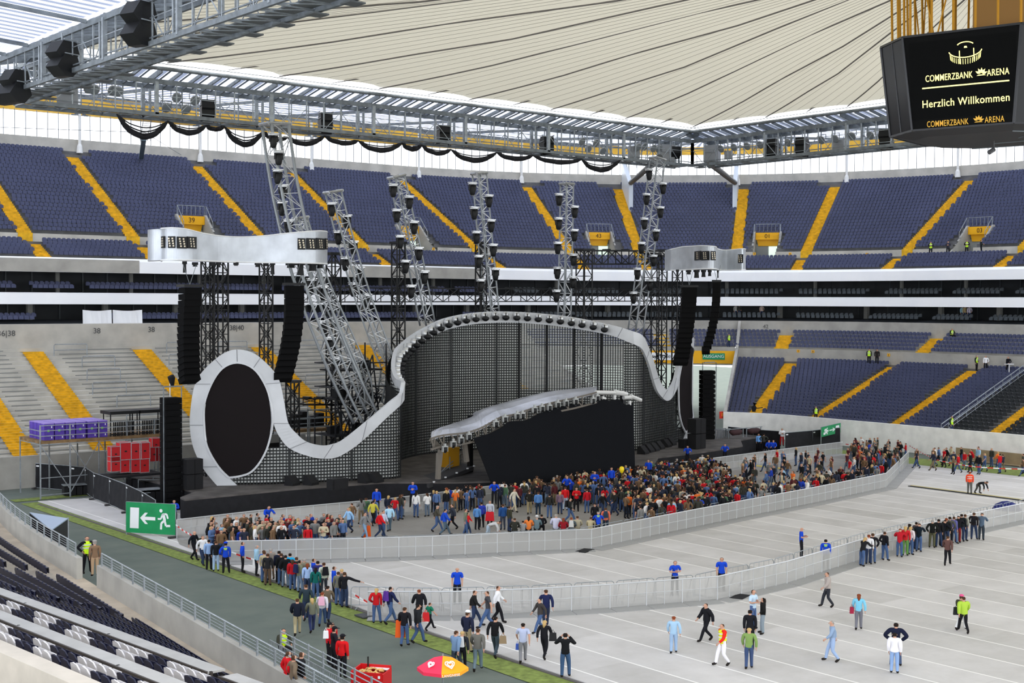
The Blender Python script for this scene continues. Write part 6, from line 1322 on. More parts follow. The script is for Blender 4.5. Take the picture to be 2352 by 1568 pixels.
pp(200, 1316, 20, 'hips', BK_, BK_, 'brown', 'steward in yellow vest standing at the gap in the near pitch wall', z=1.58, vest=(200, 240, 30), h=1.86); pp(218, 1323, 190, 'stand', (128, 102, 80), (176, 148, 118), 'grey', 'man in brown jacket and grey cap beside the yellow vest', z=1.58, cap=(150, 146, 140), h=1.76)
# -- stewards and people around the stands
for (x, y, z, f, t_, v, l) in [(2138, 596, None, 0, BK_, 1, 'left of the dark-clothed guard near entrance 03'), (2178, 597, None, 0, (60, 60, 70), 0, 'in dark clothes left of entrance 03'), (2221, 596, None, 0, BK_, 1, 'at the left wall of entrance 03'), (2254, 597, None, 90, (40, 44, 40), 0, 'in the doorway of entrance 03')]:
    q = tierq(x, 560, 39.9); P = bowl(q, 39.9, 21.0); person(P, f, 'fold', t_, BK_, 'dark', label='person '+('in yellow vest ' if v else '')+l, vest=(190, 236, 40) if v else None)
def on_tier(x, y, rows=(19, 20)):
    q = tierq(x, y, 29.9); return bowl(q, 29.7, 7.9)
for (x, t_, v, l) in [(2004, BK_, 1, 'in yellow vest at the concrete band between the seat blocks'), (2022, (40, 36, 36), 0, 'in black beside the yellow vest at the concrete band')]: person(on_tier(x, 830)-Vector((.6, .1, 0)), 0, 'stand', t_, BK_, 'dark', label='person '+l, vest=(190, 236, 40) if v else None, h=1.85)
P = bowl(tierq(1881, 970, 14.3), 13.75, 2.15); person(P, 20, 'stand', BK_, BK_, 'dark', label='person in yellow vest behind the pale wall right of the rolled trusses', vest=(190, 236, 40))
P = bowl(tierq(2193, 1000, 14.3), 13.75, 2.15); person(P, 60, 'stand', (40, 60, 40), DJ, 'dark', label='person in yellow vest leaning at the wall below the black seats', vest=(190, 236, 40), h=1.85)
P = bowl(127.8, 29.8, 9.5); person(P, 30, 'stand', (60, 70, 60), DJ, 'dark', label='person in yellow vest above the yellow sign band', vest=(190, 236, 40))
P = bowl(tierq(2184, 765, 33.4), 33.6, 11.0); person(P, 30, 'sit', (30, 40, 30), BK_, 'dark', label='person in yellow vest sitting at the top of the middle seat block', vest=(190, 236, 40))
for (x, t_, l) in [(1690, (170, 172, 170), 'in pale top in the lower lodge row'), (1698, (60, 60, 60), 'in dark top in the lower lodge row'), (1750, (190, 170, 160), 'sitting in the lower lodge row right of the pair'), (2213, (150, 190, 206), 'in turquoise at the right lodge'), (2219, (170, 150, 110), 'in tan at the right lodge'), (2229, (186, 180, 196), 'in pale shirt at the right lodge')]:
    P = bowl(tierq(x, 730, 36.4), 36.2, 13.15); person(P, 20, 'stand2', t_, DJ, 'brown', label='person '+l)
# stewards in blue at the stage
for (x, y, z, f, po, l) in [(948, 1150, .6, 0, 'fold', 'bald steward in blue with folded arms before the stage, left of the ramp'), (865, 1167, .5, 0, 'stand', 'steward in blue leaning over the front barrier at the left'), (614, 1208, .5, 20, 'lean', 'steward in blue leaning on the front barrier before the black skirt'), (400, 1209, 0, 0, 'fold', 'steward in blue behind the green exit sign'), (1135, 1144, .5, 0, 'lean', 'steward in blue at the left foot of the curtain'), (1302, 1130, .5, 0, 'lean', 'steward in blue in front of the middle of the curtain'), (1366, 1122, .5, 0, 'fold', 'steward in blue standing right of the curtain middle'), (1404, 1112, .5, 30, 'stand', 'steward in blue near the right part of the curtain'), (1489, 1091, .3, 0, 'stand', 'steward in blue right of the curtain edge'), (1579, 1066, .5, 0, 'lean', 'steward in blue in front of the right stage wing'), (1665, 1061, .5, 0, 'lean', 'steward in blue at the left end of the right barrier'), (1742, 1036, 0, 20, 'stand', 'man in pale blue shirt in the pit behind the right barrier'), (1754, 1036, 0, 200, 'hips', 'in dark top behind the right barrier'), (1766, 1040, 0, 0, 'sit', 'seated steward in blue, left one behind the right barrier'), (1776, 1040, 0, 0, 'sit', 'seated steward in blue, right one behind the right barrier')]:
    pp(x, y+14 if y > 1085 and z else y, f, po, BLU if 'steward' in l else ((110, 160, 220) if 'pale' in l else (60, 62, 58)), BK_, 'bald' if 'bald' in l else 'dark', l, z=z if z else 0, h=1.82)
pp(1796, 1024, 10, 'fold', WH, (176, 30, 34), 'dark', 'in white shirt and red trousers before the black fence', h=1.82, z=.6)
# -- inside the enclosure, individually recognisable
for (x, y, f, po, t_, b_, hr, l, k) in [(802, 1225, -60, 'walk', (150, 190, 226), (44, 56, 84), 'blond', 'woman in sky-blue jacket striding left in the enclosure', dict(long=True)), (837, 1238, 60, 'walk2', GR, (130, 160, 190), 'brown', 'in grey holding orange cloth in the enclosure', {}), (872, 1236, 100, 'walk', (206, 34, 40), DJ, 'grey', 'in bright red jacket walking in the enclosure', dict(kind='coat')), (880, 1233, 60, 'step', (200, 206, 226), JN, 'brown', 'in pale lilac top right behind the red jacket', {}), (894, 1220, 200, 'step', (170, 210, 232), (80, 98, 110), 'brown', 'in pale cyan shirt right of the red jacket', {}), (857, 1207, 150, 'walk', (190, 180, 70), BK_, 'dark', 'with yellow top and green scarf in the enclosure', {}),
      (1003, 1221, 90, 'walk', (76, 72, 62), JN, 'grey', 'man in brown-grey jacket walking in the open part', dict(h=1.8)), (1021, 1230, 100, 'walk', (34, 74, 184), (80, 98, 112), 'dark', 'in royal blue coat walking in the open part', dict(kind='coat', h=1.78)), (1040, 1216, -90, 'walk', (52, 56, 66), BK_, 'brown', 'in dark jacket next to the royal blue coat', dict(kind='coat')), (1074, 1228, 80, 'walk2', (206, 36, 40), DJ, 'dark', 'child in red jacket near the middle barrier', dict(h=1.5)), (1069, 1229, 90, 'step', (110, 116, 100), JN, 'brown', 'in grey-green behind the child in red', {}), (1096, 1217, 160, 'stand', (88, 136, 190), BK_, 'dark', 'woman in sky-blue denim jacket standing back to the camera', dict(h=1.66)), (1106, 1212, 190, 'stand', (46, 60, 160), BK_, 'dark', 'in purple-blue jacket behind the denim jacket', {}), (1125, 1208, 0, 'stand', (190, 196, 206), (60, 60, 60), 'bald', 'with red cloth tied at the waist', {}), (1120, 1234, 90, 'bend', (196, 196, 196), (160, 176, 190), 'brown', 'bending over a bag near the middle barrier', {}), (1155, 1217, 200, 'stand', (40, 76, 130), (60, 66, 80), 'brown', 'in long blue jacket in the open part', dict(kind='coat')), (1170, 1222, 120, 'stand', (60, 60, 48), DJ, 'brown', 'in dark olive jacket and jeans', {}),
      (1180, 1176, 60, 'walk2', (206, 200, 182), (196, 186, 160), 'brown', 'in cream jacket and trousers at the edge of the dense crowd', {}), (1216, 1181, 180, 'walk2', (38, 36, 32), (150, 136, 104), 'brown', 'in black jacket and beige trousers', {}), (1236, 1182, 180, 'stand', (84, 124, 176), (36, 50, 66), 'brown', 'woman in steel-blue cardigan seen from behind', dict(kind='coat', h=1.66)), (1262, 1190, 180, 'stand', (44, 44, 42), JN, 'dark', 'in dark vest over red jersey sleeves', {}), (1286, 1181, 170, 'stand', (120, 96, 110), DJ, 'blond', 'woman in mauve jacket with long blond hair', dict(long=True, h=1.66)), (1298, 1172, 180, 'stand', (200, 34, 38), (170, 186, 206), 'brown', 'in red jacket and pale jeans', {}), (1324, 1174, 0, 'fold', (200, 30, 36), BK_, 'dark', 'in red and white top facing the camera', {}), (1348, 1178, 200, 'stand', (176, 30, 40), JN, 'brown', 'in red fleece at the edge of the dense crowd', {}), (1308, 1200, 70, 'walk', (34, 36, 36), JN, 'dark', 'in black with backpack striding right', dict(pack=BK_)), (1398, 1160, 100, 'stand', (34, 66, 176), JN, 'brown', 'man in bright blue jacket inside the dense crowd', dict(kind='coat', h=1.86)), (1383, 1187, 60, 'walk2', (30, 30, 30), DJ, 'dark', 'in black walking out of the dense crowd', {}), (1412, 1184, -60, 'walk2', (40, 40, 38), DJ, 'brown', 'in black with red bag', {}),
      (1233, 1230, 180, 'sit', (104, 124, 130), BK_, 'grey', 'in white cap leaning at the inner barrier', dict(cap=WH)), (1244, 1226, 180, 'sit', BK_, BK_, 'dark', 'in black beside the white cap at the inner barrier', {}), (1214, 1231, 180, 'sit', (228, 126, 60), BK_, 'dark', 'woman in orange top at the inner barrier', dict(long=True)), (1201, 1232, 180, 'sit', (150, 150, 150), BK_, 'dark', 'child in grey check at the inner barrier', dict(h=1.4)), (1182, 1235, 180, 'sit', (50, 50, 44), BK_, 'brown', 'in dark jacket crouching at the inner barrier', {}), (1277, 1232, 180, 'sit', (200, 200, 220), GR, 'grey', 'in white and black windcheater at the inner barrier', dict(h=2.0)), (1294, 1235, 180, 'sit', (140, 30, 40), BK_, 'red', 'in black and red jacket at the inner barrier', dict(long=True)), (1312, 1233, 180, 'sit', (90, 100, 104), DJ, 'red', 'with brown ponytail and grey backpack at the inner barrier', dict(pack=(200, 200, 196))), (1326, 1230, 180, 'sit', (176, 168, 144), KH, 'brown', 'in beige jacket at the inner barrier', {}), (1356, 1232, 160, 'sit', (190, 176, 140), KH, 'brown', 'in tan beside the blue-backed steward', {}), (1374, 1235, 180, 'lean', BLU, BK_, 'grey', 'steward in blue with lime print bending over the long mesh barrier', dict(pr=1)), (1391, 1226, 180, 'stand', (226, 120, 90), (40, 54, 70), 'brown', 'in salmon jacket with dark backpack', dict(pack=(44, 60, 76))), (1366, 1215, 20, 'stand', BK_, BK_, 'grey', 'in black cap and jacket behind the bending steward', dict(cap=(40, 40, 44)))]:
    pp(x, y, f, po, t_, b_, hr, l, **k)
NEXP = sum(1 for o in COL.objects if o.name.split('.')[0] == 'person' and o.parent is None)
# -- the crowd
PAL = [((30, 31, 34), 'black', 14), ((44, 48, 62), 'dark navy', 8), ((62, 62, 56), 'dark olive', 6), ((186, 30, 38), 'red', 5), ((86, 40, 44), 'wine-red', 2), ((226, 224, 222), 'white', 3), ((120, 120, 118), 'grey', 4), ((84, 108, 150), 'denim blue', 3), ((40, 66, 170), 'bright blue', 2), ((112, 88, 66), 'brown', 6), ((190, 178, 150), 'beige', 3), ((220, 110, 50), 'orange', 1), ((80, 110, 84), 'green', 1), ((150, 186, 214), 'pale blue', 1)]
BOT = [((66, 86, 122), 'jeans', 6), ((34, 36, 42), 'dark trousers', 5), ((96, 110, 126), 'faded jeans', 2), ((120, 106, 84), 'khaki trousers', 1)]
HR = [('brown', 'brown', 6), ('dark', 'dark', 5), ('blond', 'blond', 3), ('grey', 'grey', 1), ('red', 'reddish', 1)]
def wc(L, r): 
    t = r.random()*sum(a[-1] for a in L)
    for a in L:
        t -= a[-1]
        if t <= 0: return a
    return L[0]
def inpoly(p, poly):
    c = False; n = len(poly)
    for i in range(n):
        a, b = poly[i], poly[i-1]
        if (a.y > p.y) != (b.y > p.y) and p.x < (b.x-a.x)*(p.y-a.y)/(b.y-a.y)+a.x: c = not c
    return c
ZON = [('amid the dense crowd', [(1085, 1176), (1215, 1146), (1450, 1115), (1625, 1090), (1660, 1100), (1690, 1135), (1800, 1160), (1700, 1182), (1560, 1212), (1470, 1225), (1440, 1195), (1400, 1176), (1330, 1160), (1180, 1168)], 400, .40, 180),
       ('in the line left of curtain', [(800, 1206), (850, 1196), (1000, 1176), (1110, 1160), (1110, 1172), (1000, 1186), (880, 1200), (812, 1212)], 26, .6, 180),
       ('in the left cluster by stewards', [(462, 1268), (478, 1246), (560, 1238), (610, 1240), (632, 1262), (560, 1284), (500, 1290)], 32, .55, 60),
       ('by the inner barrier, left part', [(600, 1262), (640, 1246), (780, 1238), (800, 1262), (700, 1272), (610, 1276)], 46, .5, 30),
       ('in loose groups right of crowd', [(1680, 1092), (1830, 1066), (2000, 1060), (2030, 1095), (2010, 1120), (1800, 1165), (1700, 1135)], 62, .9, -60),
       ('at the inner barrier, right part', [(1780, 1168), (1900, 1144), (2035, 1114), (2030, 1106), (1890, 1134), (1770, 1158)], 34, .55, 180),
       ('in the far right queue', [(1946, 1048), (1990, 1040), (2080, 1050), (2088, 1066), (2050, 1105), (1985, 1088), (1960, 1075)], 58, .55, -90),
       ('walking behind the striped tape', [(2092, 1072), (2180, 1060), (2352, 1080), (2352, 1098), (2230, 1092), (2100, 1082)], 26, 1.0, -90)]
rc = random.Random(5); crowd = []
ex_pos = [o.location for o in COL.objects if o.name.split('.')[0] == 'person' and o.parent is None]
for zi, (zn, pxs, n, md_, fc) in enumerate(ZON):
    P = [onz(x, y) for x, y in pxs]; x0, x1 = min(p.x for p in P), max(p.x for p in P); y0, y1 = min(p.y for p in P), max(p.y for p in P); k = 0; tr = 0; pl_ = []
    while k < n and tr < 60000:
        tr += 1; p = Vector((rc.uniform(x0, x1), rc.uniform(y0, y1), 0))
        if not inpoly(p, P) or any((p.x-q.x)**2+(p.y-q.y)**2 < md_**2 for q in pl_) or any((p.x-q.x)**2+(p.y-q.y)**2 < .3 for q in ex_pos): continue
        pl_.append(p); k += 1; crowd.append((p, zn, fc+rc.uniform(-50, 50), zi))
crowd.sort(key=lambda c: (c[0]-CAM).length)
CP = ['stand', 'stand2', 'pocket', 'fold', 'stand', 'step']
NIND = 300-NEXP; seen = {}; stuff = []
for k, (p, zn, f, zi) in enumerate(crowd):
    t_, b_, hr = wc(PAL, rc), wc(BOT, rc), wc(HR, rc); po = rc.choice(CP if zi not in (4, 7) else ['walk', 'walk2', 'stand', 'step']); lg = rc.random() < .3; h = rc.uniform(1.62, 1.86); kd = rc.choice(['top', 'top', 'tee', 'coat']); pk = rc.random() < .07; cpc = rc.random() < .05
    if k < NIND:
        lab = '%s-haired person in %s %s and %s %s' % (hr[1], t_[1], {'top': 'jacket', 'tee': 't-shirt', 'coat': 'long jacket'}[kd], b_[1], zn)
        o = person(p, f, po, t_[0], b_[0], hr[0], h=h, label=lab, group='concert-goers '+zn, kind=kd, long=lg, pack=BK_ if pk else None)
    else: stuff.append((p, f, po, t_[0], b_[0], hr[0], h, kd, lg, cpc))
# the rest of the crowd as one mesh
mats = []; mi = {}; VV = []; FF = []; MI = []
def midx(m):
    if m.name not in mi: mi[m.name] = len(mats); mats.append(m)
    return mi[m.name]
cache = {}
for (p, f, po, t_, b_, hr, h, kd, lg, cpc) in stuff:
    if po not in PM: PM[po] = build_pose(po)
    s = h/1.72; a = facing(p, f); ca, sa = math.cos(a)*s, math.sin(a)*s
    for key, m in ((kd, cloth(t_)), ('leg', cloth(b_)), ('shoel', cloth((40, 36, 34))), ('shoer', cloth((40, 36, 34))), ('body', SKIN), ('long' if lg else 'hair', cloth(HAIRC[hr]))):
        me = PM[po][key]; ck = (po, key)
        if ck not in cache: cache[ck] = ([tuple(v.co) for v in me.vertices], [tuple(q.vertices) for q in me.polygons])
        vs, fs = cache[ck]; o_ = len(VV); VV += [(x*ca-y*sa+p.x, x*sa+y*ca+p.y, z*s) for x, y, z in vs]; FF += [tuple(i+o_ for i in q) for q in fs]; MI += [midx(m)]*len(fs)
me = bpy.data.meshes.new('person'); me.from_pydata(VV, [], FF)
for m in mats: me.materials.append(m)
me.polygons.foreach_set('material_index', MI); me.polygons.foreach_set('use_smooth', [True]*len(FF)); o = bpy.data.objects.new('person', me); COL.objects.link(o); tag(o, 'the farther part of the packed crowd in front of the stage', 'crowd', kind='stuff')
# ================================================================== odds and ends around the stage
U3 = Vector((0, 0, 1))
# crush barriers and bench rails on the terrace
mb = MB()
for i in range(1, 23):
    r, z = te_r(i); qs = rng(30, 105, 2.5)
    for a, b in zip(qs, qs[1:]):
        if near((a+b)/2, T_AIS, 1.6): continue
        mb.bar(bowl(a, r+.35, z+.16), bowl(b, r+.35, z+.16), .09, .07)
struct(mb.build('terrace_bench_rail', mat('bench_rail', (122, 124, 122), .6, .2)))
cb = empty('crush_barrier'); cb['category'] = 'barrier'; cb['group'] = 'crush barriers on the standing terrace'; mb = MB(); mb.tube([(-1.6, 0, 0), (-1.6, 0, 1.0), (-1.5, 0, 1.1), (1.5, 0, 1.1), (1.6, 0, 1.0), (1.6, 0, 0)], .045, 6); mb.build('frame', STEEL, cb); mb = MB(); mb.tube([(-1.6, 0, .55), (1.6, 0, .55)], .03, 5); mb.build('middle_bar', STEEL, cb)
k = 0; rr_ = random.Random(3)
for i in (3, 6, 9, 12, 15, 18, 21):
    for q in rng(34, 102, 5.2):
        q += rr_.uniform(-1.2, 1.2)
        if near(q, T_AIS, 2.2): continue
        r, z = te_r(i); o = cb if k == 0 else copy_tree(cb); k += 1; o.location = bowl(q, r+.3, z); a, b = bowl(q-.3, r), bowl(q+.3, r); o.rotation_euler = (0, 0, math.atan2((b-a).y, (b-a).x))
        o['label'] = 'steel crush barrier on the grey standing terrace, %s tier of barriers from the bottom' % ORD[i//3-1]
# section numbers on the concrete
NUMM = mat('stencil_grey', (84, 84, 84), .8)
def plate(px, py, rr, s, size, extra=None):
    q = tierq(px, py, rr); P = bowl(q, rr); z = CH-(py-(692+.004*(px-1176)))/FPX*(P.x*_F.x+P.y*_F.y); o = on_bowl_text(s, q, rr-.04, z, size, NUMM, None, 'stand_number'); o.data.materials[0] = NUMM; tag(o, "number '%s' stencilled on the concrete band %s" % (s, extra), 'number')
for px, py, s, e in ((347, 757, '38', 'left of the left line array'), (543, 753, '38|40', 'between the left line arrays'), (14, 766, '36|38', 'at the left picture edge'), (222, 760, '38', 'right of the left edge number'), (733, 755, '40', 'beside the tallest mast')): plate(px, py, 32.0, s, .75, e)
plate(1759, 750, 34.2, '42', .7, 'right of the right line arrays')
for k, (x, y, rr) in enumerate([(1733, 583, 40.85), (1815, 583, 40.85), (2199, 582, 40.85), (1992, 584, 40.85), (845, 571, 40.85), (995, 572, 40.85), (1834, 806, 30.0), (1868, 807, 30.0), (2042, 815, 30.0)]):
    q = tierq(x, y, rr); P = bowl(q, rr); z = CH-(y-(692+.004*(x-1176)))/FPX*(P.x*_F.x+P.y*_F.y); a, b = bowl(q-.3, rr), bowl(q+.3, rr); mb = MB(); mb.box((0, 0, 0), (.34, .05, .34)); mb.box((0, -.03, 0), (.1, .02, .2), m=1)
    o = mb.build('info_plate', [YELP, NUMM], loc=bowl(q, rr-.06, z)); o.rotation_euler = (0, 0, math.atan2((b-a).y, (b-a).x)); tag(o, 'small square yellow sign plate on the concrete, %s from the %s' % (ORD[k % 6], 'upper tier left' if k < 6 else 'lower band left'), 'sign', 'small yellow sign plates')
# white sheets
for x0, x1, l in ((189, 255, 'left one of two white sheets hung over the dark lodge opening'), (258, 325, 'right one of two white sheets hung over the dark lodge opening')):
    q0, q1 = tierq(x0, 730, 34.0), tierq(x1, 730, 34.0); A = [bowl(q0+(q1-q0)*i/8, 33.9+.06*math.sin(i*2), 14.2-.1*math.sin(PI*i/8)) for i in range(9)]; B = [bowl(q0+(q1-q0)*i/8, 33.85+.08*math.sin(i*1.3), 12.45) for i in range(9)]; O = A[0]
    mb = MB(); mb.slab([p-O for p in A], [p-O for p in B], (0, .03, 0)); o = mb.build('white_sheet', WHITE, loc=O); tag(o, l, 'sheet')
# dark bar recess at the right
mb = MB(); sweep(mb, 164.2, 190, [(29.9, 7.85), (29.9, 9.3)]); struct(mb.build('wall_recess', DARK))
for k, (x, t_, v, l) in enumerate([(2241, (30, 40, 30), 1, 'in yellow vest at the dark recess above the black seats'), (2262, WH, 0, 'in white shirt at the dark recess'), (2314, BK_, 0, 'in black and white behind the small white table')]):
    q = tierq(x, 825, 29.0); person(bowl(q, 29.2, 7.7), 60-50*k, 'stand2', t_, BK_, 'dark', label='person '+l, vest=(190, 236, 40) if v else None)
q = tierq(2323, 830, 29); P = bowl(q, 28.6, 7.7); t = thing('side_table', 'small white table in the dark recess above the black seats', 'table', P); mb = MB(); mb.box((0, 0, .95), (.9, .6, .06)); mb.build('tabletop', WHITE, t); mb = MB(); mb.bar((0, 0, 0), (0, 0, .95), .08); mb.build('leg', WHITE, t)
# diagonal rail between blue and black seats
for dq, l in ((0, 'steel stair railing between the blue and the black seat block, left one'), (.8, 'steel stair railing between the blue and the black seat block, right one')):
    q = 163.0+dq; P = [bowl(q, r, z) for r, z in (lo_r(i) for i in range(0, 20))]; O = P[0]; t = thing('stair_railing', l, 'railing', O); mb = MB(); mb.tube([p-O+U3*.95 for p in P], .05, 6); mb.tube([p-O+U3*.55 for p in P], .03, 5)
    for p in P[::2]: mb.bar(p-O, p-O+U3*.95, .05)
    mb.build('rail', STEEL, t)
# ------------------------------------------------------------------ scaffold platform with purple crates
O = Vector((36.6, 102.6, 0)); PZ = 4.45; a, b = onY(73, 993, 104), onY(143, 1005, 102.4); c = onY(372, 981, 103.6)
t = thing('scaffold_platform', 'scaffold platform with plywood deck in front of the grey terrace', 'scaffold', (a.x, 103, 0)); O = Vector((a.x, 103, 0)); W_ = c.x-a.x+1
mb = MB(); mb.box((W_/2, 1.4, PZ-.12), (W_, 4.6, .22)); mb.build('deck', WOOD, t); mb = MB(); n = 5
for i in range(n+1):
    for y in (-.8, 3.6): mb.bar((W_*i/n, y, 0), (W_*i/n, y, PZ+1.2 if y < 0 else PZ), .09)
    if i < n:
        mb.bar((W_*i/n, -.8, .3), (W_*(i+1)/n, -.8, PZ-.4) if i % 2 else (W_*(i+1)/n, -.8, .3), .06); mb.bar((W_*(i+1)/n, -.8, .6), (W_*i/n, -.8, PZ-.3), .06)
for h in (PZ+.35, PZ+.75, PZ+1.15, PZ-.3, 1.6): mb.bar((0, -.8, h), (W_, -.8, h), .06)
for h in (PZ+.35, PZ+.75, PZ-.3): mb.bar((0, -.8, h), (0, 3.6, h), .06)
mb.build('tube_frame', STEEL, t)
PUR = mat('purple_crate', (84, 60, 160), .6, var=.08, scale=3); PURL = mat('purple_lid', (150, 130, 200), .6)
cr0 = empty('transport_crate'); cr0['category'] = 'crate'; cr0['group'] = 'purple crates on the scaffold platform'; mb = MB(); mb.box((0, 0, .62), (.74, .74, 1.24)); mb.build('body', PUR, cr0); mb = MB(); mb.box((0, 0, 1.27), (.76, .76, .06)); mb.build('lid', PURL, cr0)
mb = MB(); mb.box((-.05, -.38, .72), (.16, .02, .16)); mb.box((.2, -.38, .2), (.07, .02, .14), m=1); mb.box((.2, -.38, 1.0), (.07, .02, .14), m=1); mb.build('sticker', [mat('sticker_green', (130, 226, 60), .6), WHITE], cr0); k = 0
for j in range(4):
    for i in range(6):
        o = cr0 if k == 0 else copy_tree(cr0); k += 1; o.location = (a.x+.75+i*.83+(.1 if i > 3 else 0), 102.75+j*.82, PZ); o['label'] = 'purple transport crate in the %s of the stack on the scaffold' % (['front row', 'second row', 'third row', 'back row'][j])
for x0, l in ((a.x+5.6, 'black rack of upright beams under a flat roof, next to the purple crates'), (a.x+8.0, 'black rack of upright beams under a flat roof, nearest the loudspeaker stack')):
    t = thing('beam_rack', l, 'rack', (x0, 103, PZ)); mb = MB(); mb.box((1.1, 0, 1.85), (2.5, 2.0, .25)); mb.build('flat_roof', BLK, t); mb = MB()
    for i in range(12): mb.bar((.3+i*.15, -.6+.05*(i % 2), 0), (.3+i*.15, -.6, 1.15), .08)
    for x in (0, 2.2): mb.bar((x, -.7, 0), (x, -.7, 1.8), .07); mb.bar((x, .7, 0), (x, .7, 1.8), .07)
    mb.bar((0, -.7, .15), (2.2, -.7, .15), .08); mb.build('beams', BLKM, t)
# red flight cases
RC = mat('flight_case_red', (178, 26, 32), .5, var=.06); fc = empty('flight_case'); fc['category'] = 'case'; fc['group'] = 'red flight cases beside the stage'
mb = MB(); mb.box((0, 0, .6), (.74, .7, 1.14)); mb.build('shell', RC, fc); mb = MB()
for sx in (-1, 1):
    for sy in (-1, 1): mb.bar((sx*.37, sy*.35, .03), (sx*.37, sy*.35, 1.18), .045)
for z in (.05, 1.17):
    for sy in (-1, 1): mb.bar((-.37, sy*.35, z), (.37, sy*.35, z), .045)
    for sx in (-1, 1): mb.bar((sx*.37, -.35, z), (sx*.37, .35, z), .045)
mb.build('edge_profile', ALU, fc); mb = MB(); mb.box((0, -.36, .6), (.16, .02, .1)); mb.build('latch', BLK, fc); k = 0
for (x, y, s, l) in [(262, 1083, 1, 'lower one at the left end'), (283, 1085, 1, 'lower one, second from the left'), (307, 1085, 1, 'lower one, third from the left'), (328, 1085, 1, 'lower one, fourth from the left'), (262, 1060, 1, 'upper one at the left end'), (284, 1056, 1.15, 'large upper one, second from the left'), (308, 1055, 1.1, 'upper one, third from the left'), (328, 1054, 1.1, 'upper one, fourth from the left'), (350, 1060, 1, 'left one of the rear pair'), (363, 1060, 1, 'right one of the rear pair'), (355, 1036, .9, 'top one of the rear stack')]:
    P = onY(x, y, 97.5 if x < 340 else 99.5); o = fc if k == 0 else copy_tree(fc); k += 1; o.location = P; o.scale = (s, s, s); o['label'] = 'red flight case with metal edges, '+l
mb = MB(); mb.box((0, 0, 0), (4.2, 2.0, .16)); o = mb.build('riser_deck', BLKM, loc=onY(300, 1086, 97.5)-Vector((0, 0, .1))); tag(o, 'black riser deck under the red flight cases', 'riser')
for k, (x, y, w, h, d_, l) in enumerate([(300, 1118, 2.6, .9, 1.4, 'low black equipment rack behind the fence, left'), (345, 1122, 2.4, 1.1, 1.2, 'black cable trolley behind the fence, right'), (180, 1078, 2.4, .8, 1.0, 'black cabinet row on the yard by the concrete wall'), (222, 1090, 1.2, .7, .8, 'blue-topped box behind the fence')]):
    P = onY(x, y, 95.5-k*.3 if k < 2 else 103); P.z = 0; t = thing('equipment_rack', l, 'rack', P, R(-10)); mb = MB()
    for i in range(5): mb.box((-w/2+w*(i+.5)/5, 0, h*.45), (w/5*.85, d_, h*.8))
    mb.build('cabinet', BLKM, t); mb = MB(); mb.box((0, 0, h), (w, d_, .05)); mb.build('top', mat('blue_top', (70, 110, 220), .5) if k == 3 else STEEL, t)
for k, (x, y) in enumerate([(322, 1135), (352, 1142), (385, 1136)]):
    P = onz(x, y, 0); t = thing('steel_frame', 'black steel stage leg frame stacked beside the deck, %s from the left' % ORD[k], 'frame', P); mb = MB()
    for sx in (-1, 1):
        for sy in (-1, 1): mb.bar((sx*.9, sy*.5, 0), (sx*.9, sy*.5, 1.3), .06)
    for z in (.3, 1.3):
        for sy in (-1, 1): mb.bar((-.9, sy*.5, z), (.9, sy*.5, z), .06)
        for sx in (-1, 1): mb.bar((sx*.9, -.5, z), (sx*.9, .5, z), .06)
    mb.build('frame', BLK, t)
    mb = MB(); mb.bar((-1.6, -.9, 1.6), (1.6, -.9, 1.3), .07); mb.bar((-1.6, -.9, 0), (-1.6, -.9, 1.6), .06); mb.bar((1.6, -.9, 0), (1.6, -.9, 1.3), .06); mb.build('handrail', STEEL, t)
# black clad site fence
def site_fence(pts, label, h=2.05):
    for k, (p, q) in enumerate(zip(pts, pts[1:])):
        d = q-p; L = d.length; d.normalize(); n = Vector((d.y, -d.x, 0)); t = thing('site_fence', label+', %s panel from the left' % ORD[k], 'fence', p, group='black clad fence panels'); mb = MB()
        mb.tube([(0, 0, .1), U3*h, d*L+U3*h, d*L+U3*.1, (0, 0, .1)], .03, 6); mb.build('frame', STEEL, t); mb = MB(); rows = [[d*L*i/6+U3*z+n*(.02*math.sin(i*2+z*3)) for i in range(7)] for z in (.12, .7, 1.3, h-.02)]
        for A, B in zip(rows, rows[1:]): mb.slab(A, B, n*.012)
        mb.build('black_sheeting', BLKF, t); mb = MB(); mb.box((0, 0, .06), (.7, .22, .12), math.atan2(d.y, d.x)+PI/2); mb.build('concrete_foot', mat('foot_dark', (62, 60, 60), .9), t)
        mb = MB(); mb.box(d*.25+U3*(h-.2)+n*.04, (.3, .02, .1), math.atan2(d.y, d.x)); mb.build('tag', WHITE, t)
site_fence([Vector(p) for p in ((38.66, 108.2, 0), (40.3, 104.9, 0), (40.8, 103.3, 0), (40.0, 99.6, 0), (39.75, 96, 0), (39.3, 91.9, 0), (38.6, 87.6, 0), (37.75, 83.6, 0))], 'black covered site fence left of the stage')
FR_ = [onz(1672, 1024), onz(1730, 1031), onz(1792, 1036)]; site_fence(FR_, 'black covered fence behind the rolled trusses right of the stage'); site_fence([onz(1803, 1040), onz(1866, 1034), onz(1929, 1026)], 'black covered fence behind the right stage barrier')
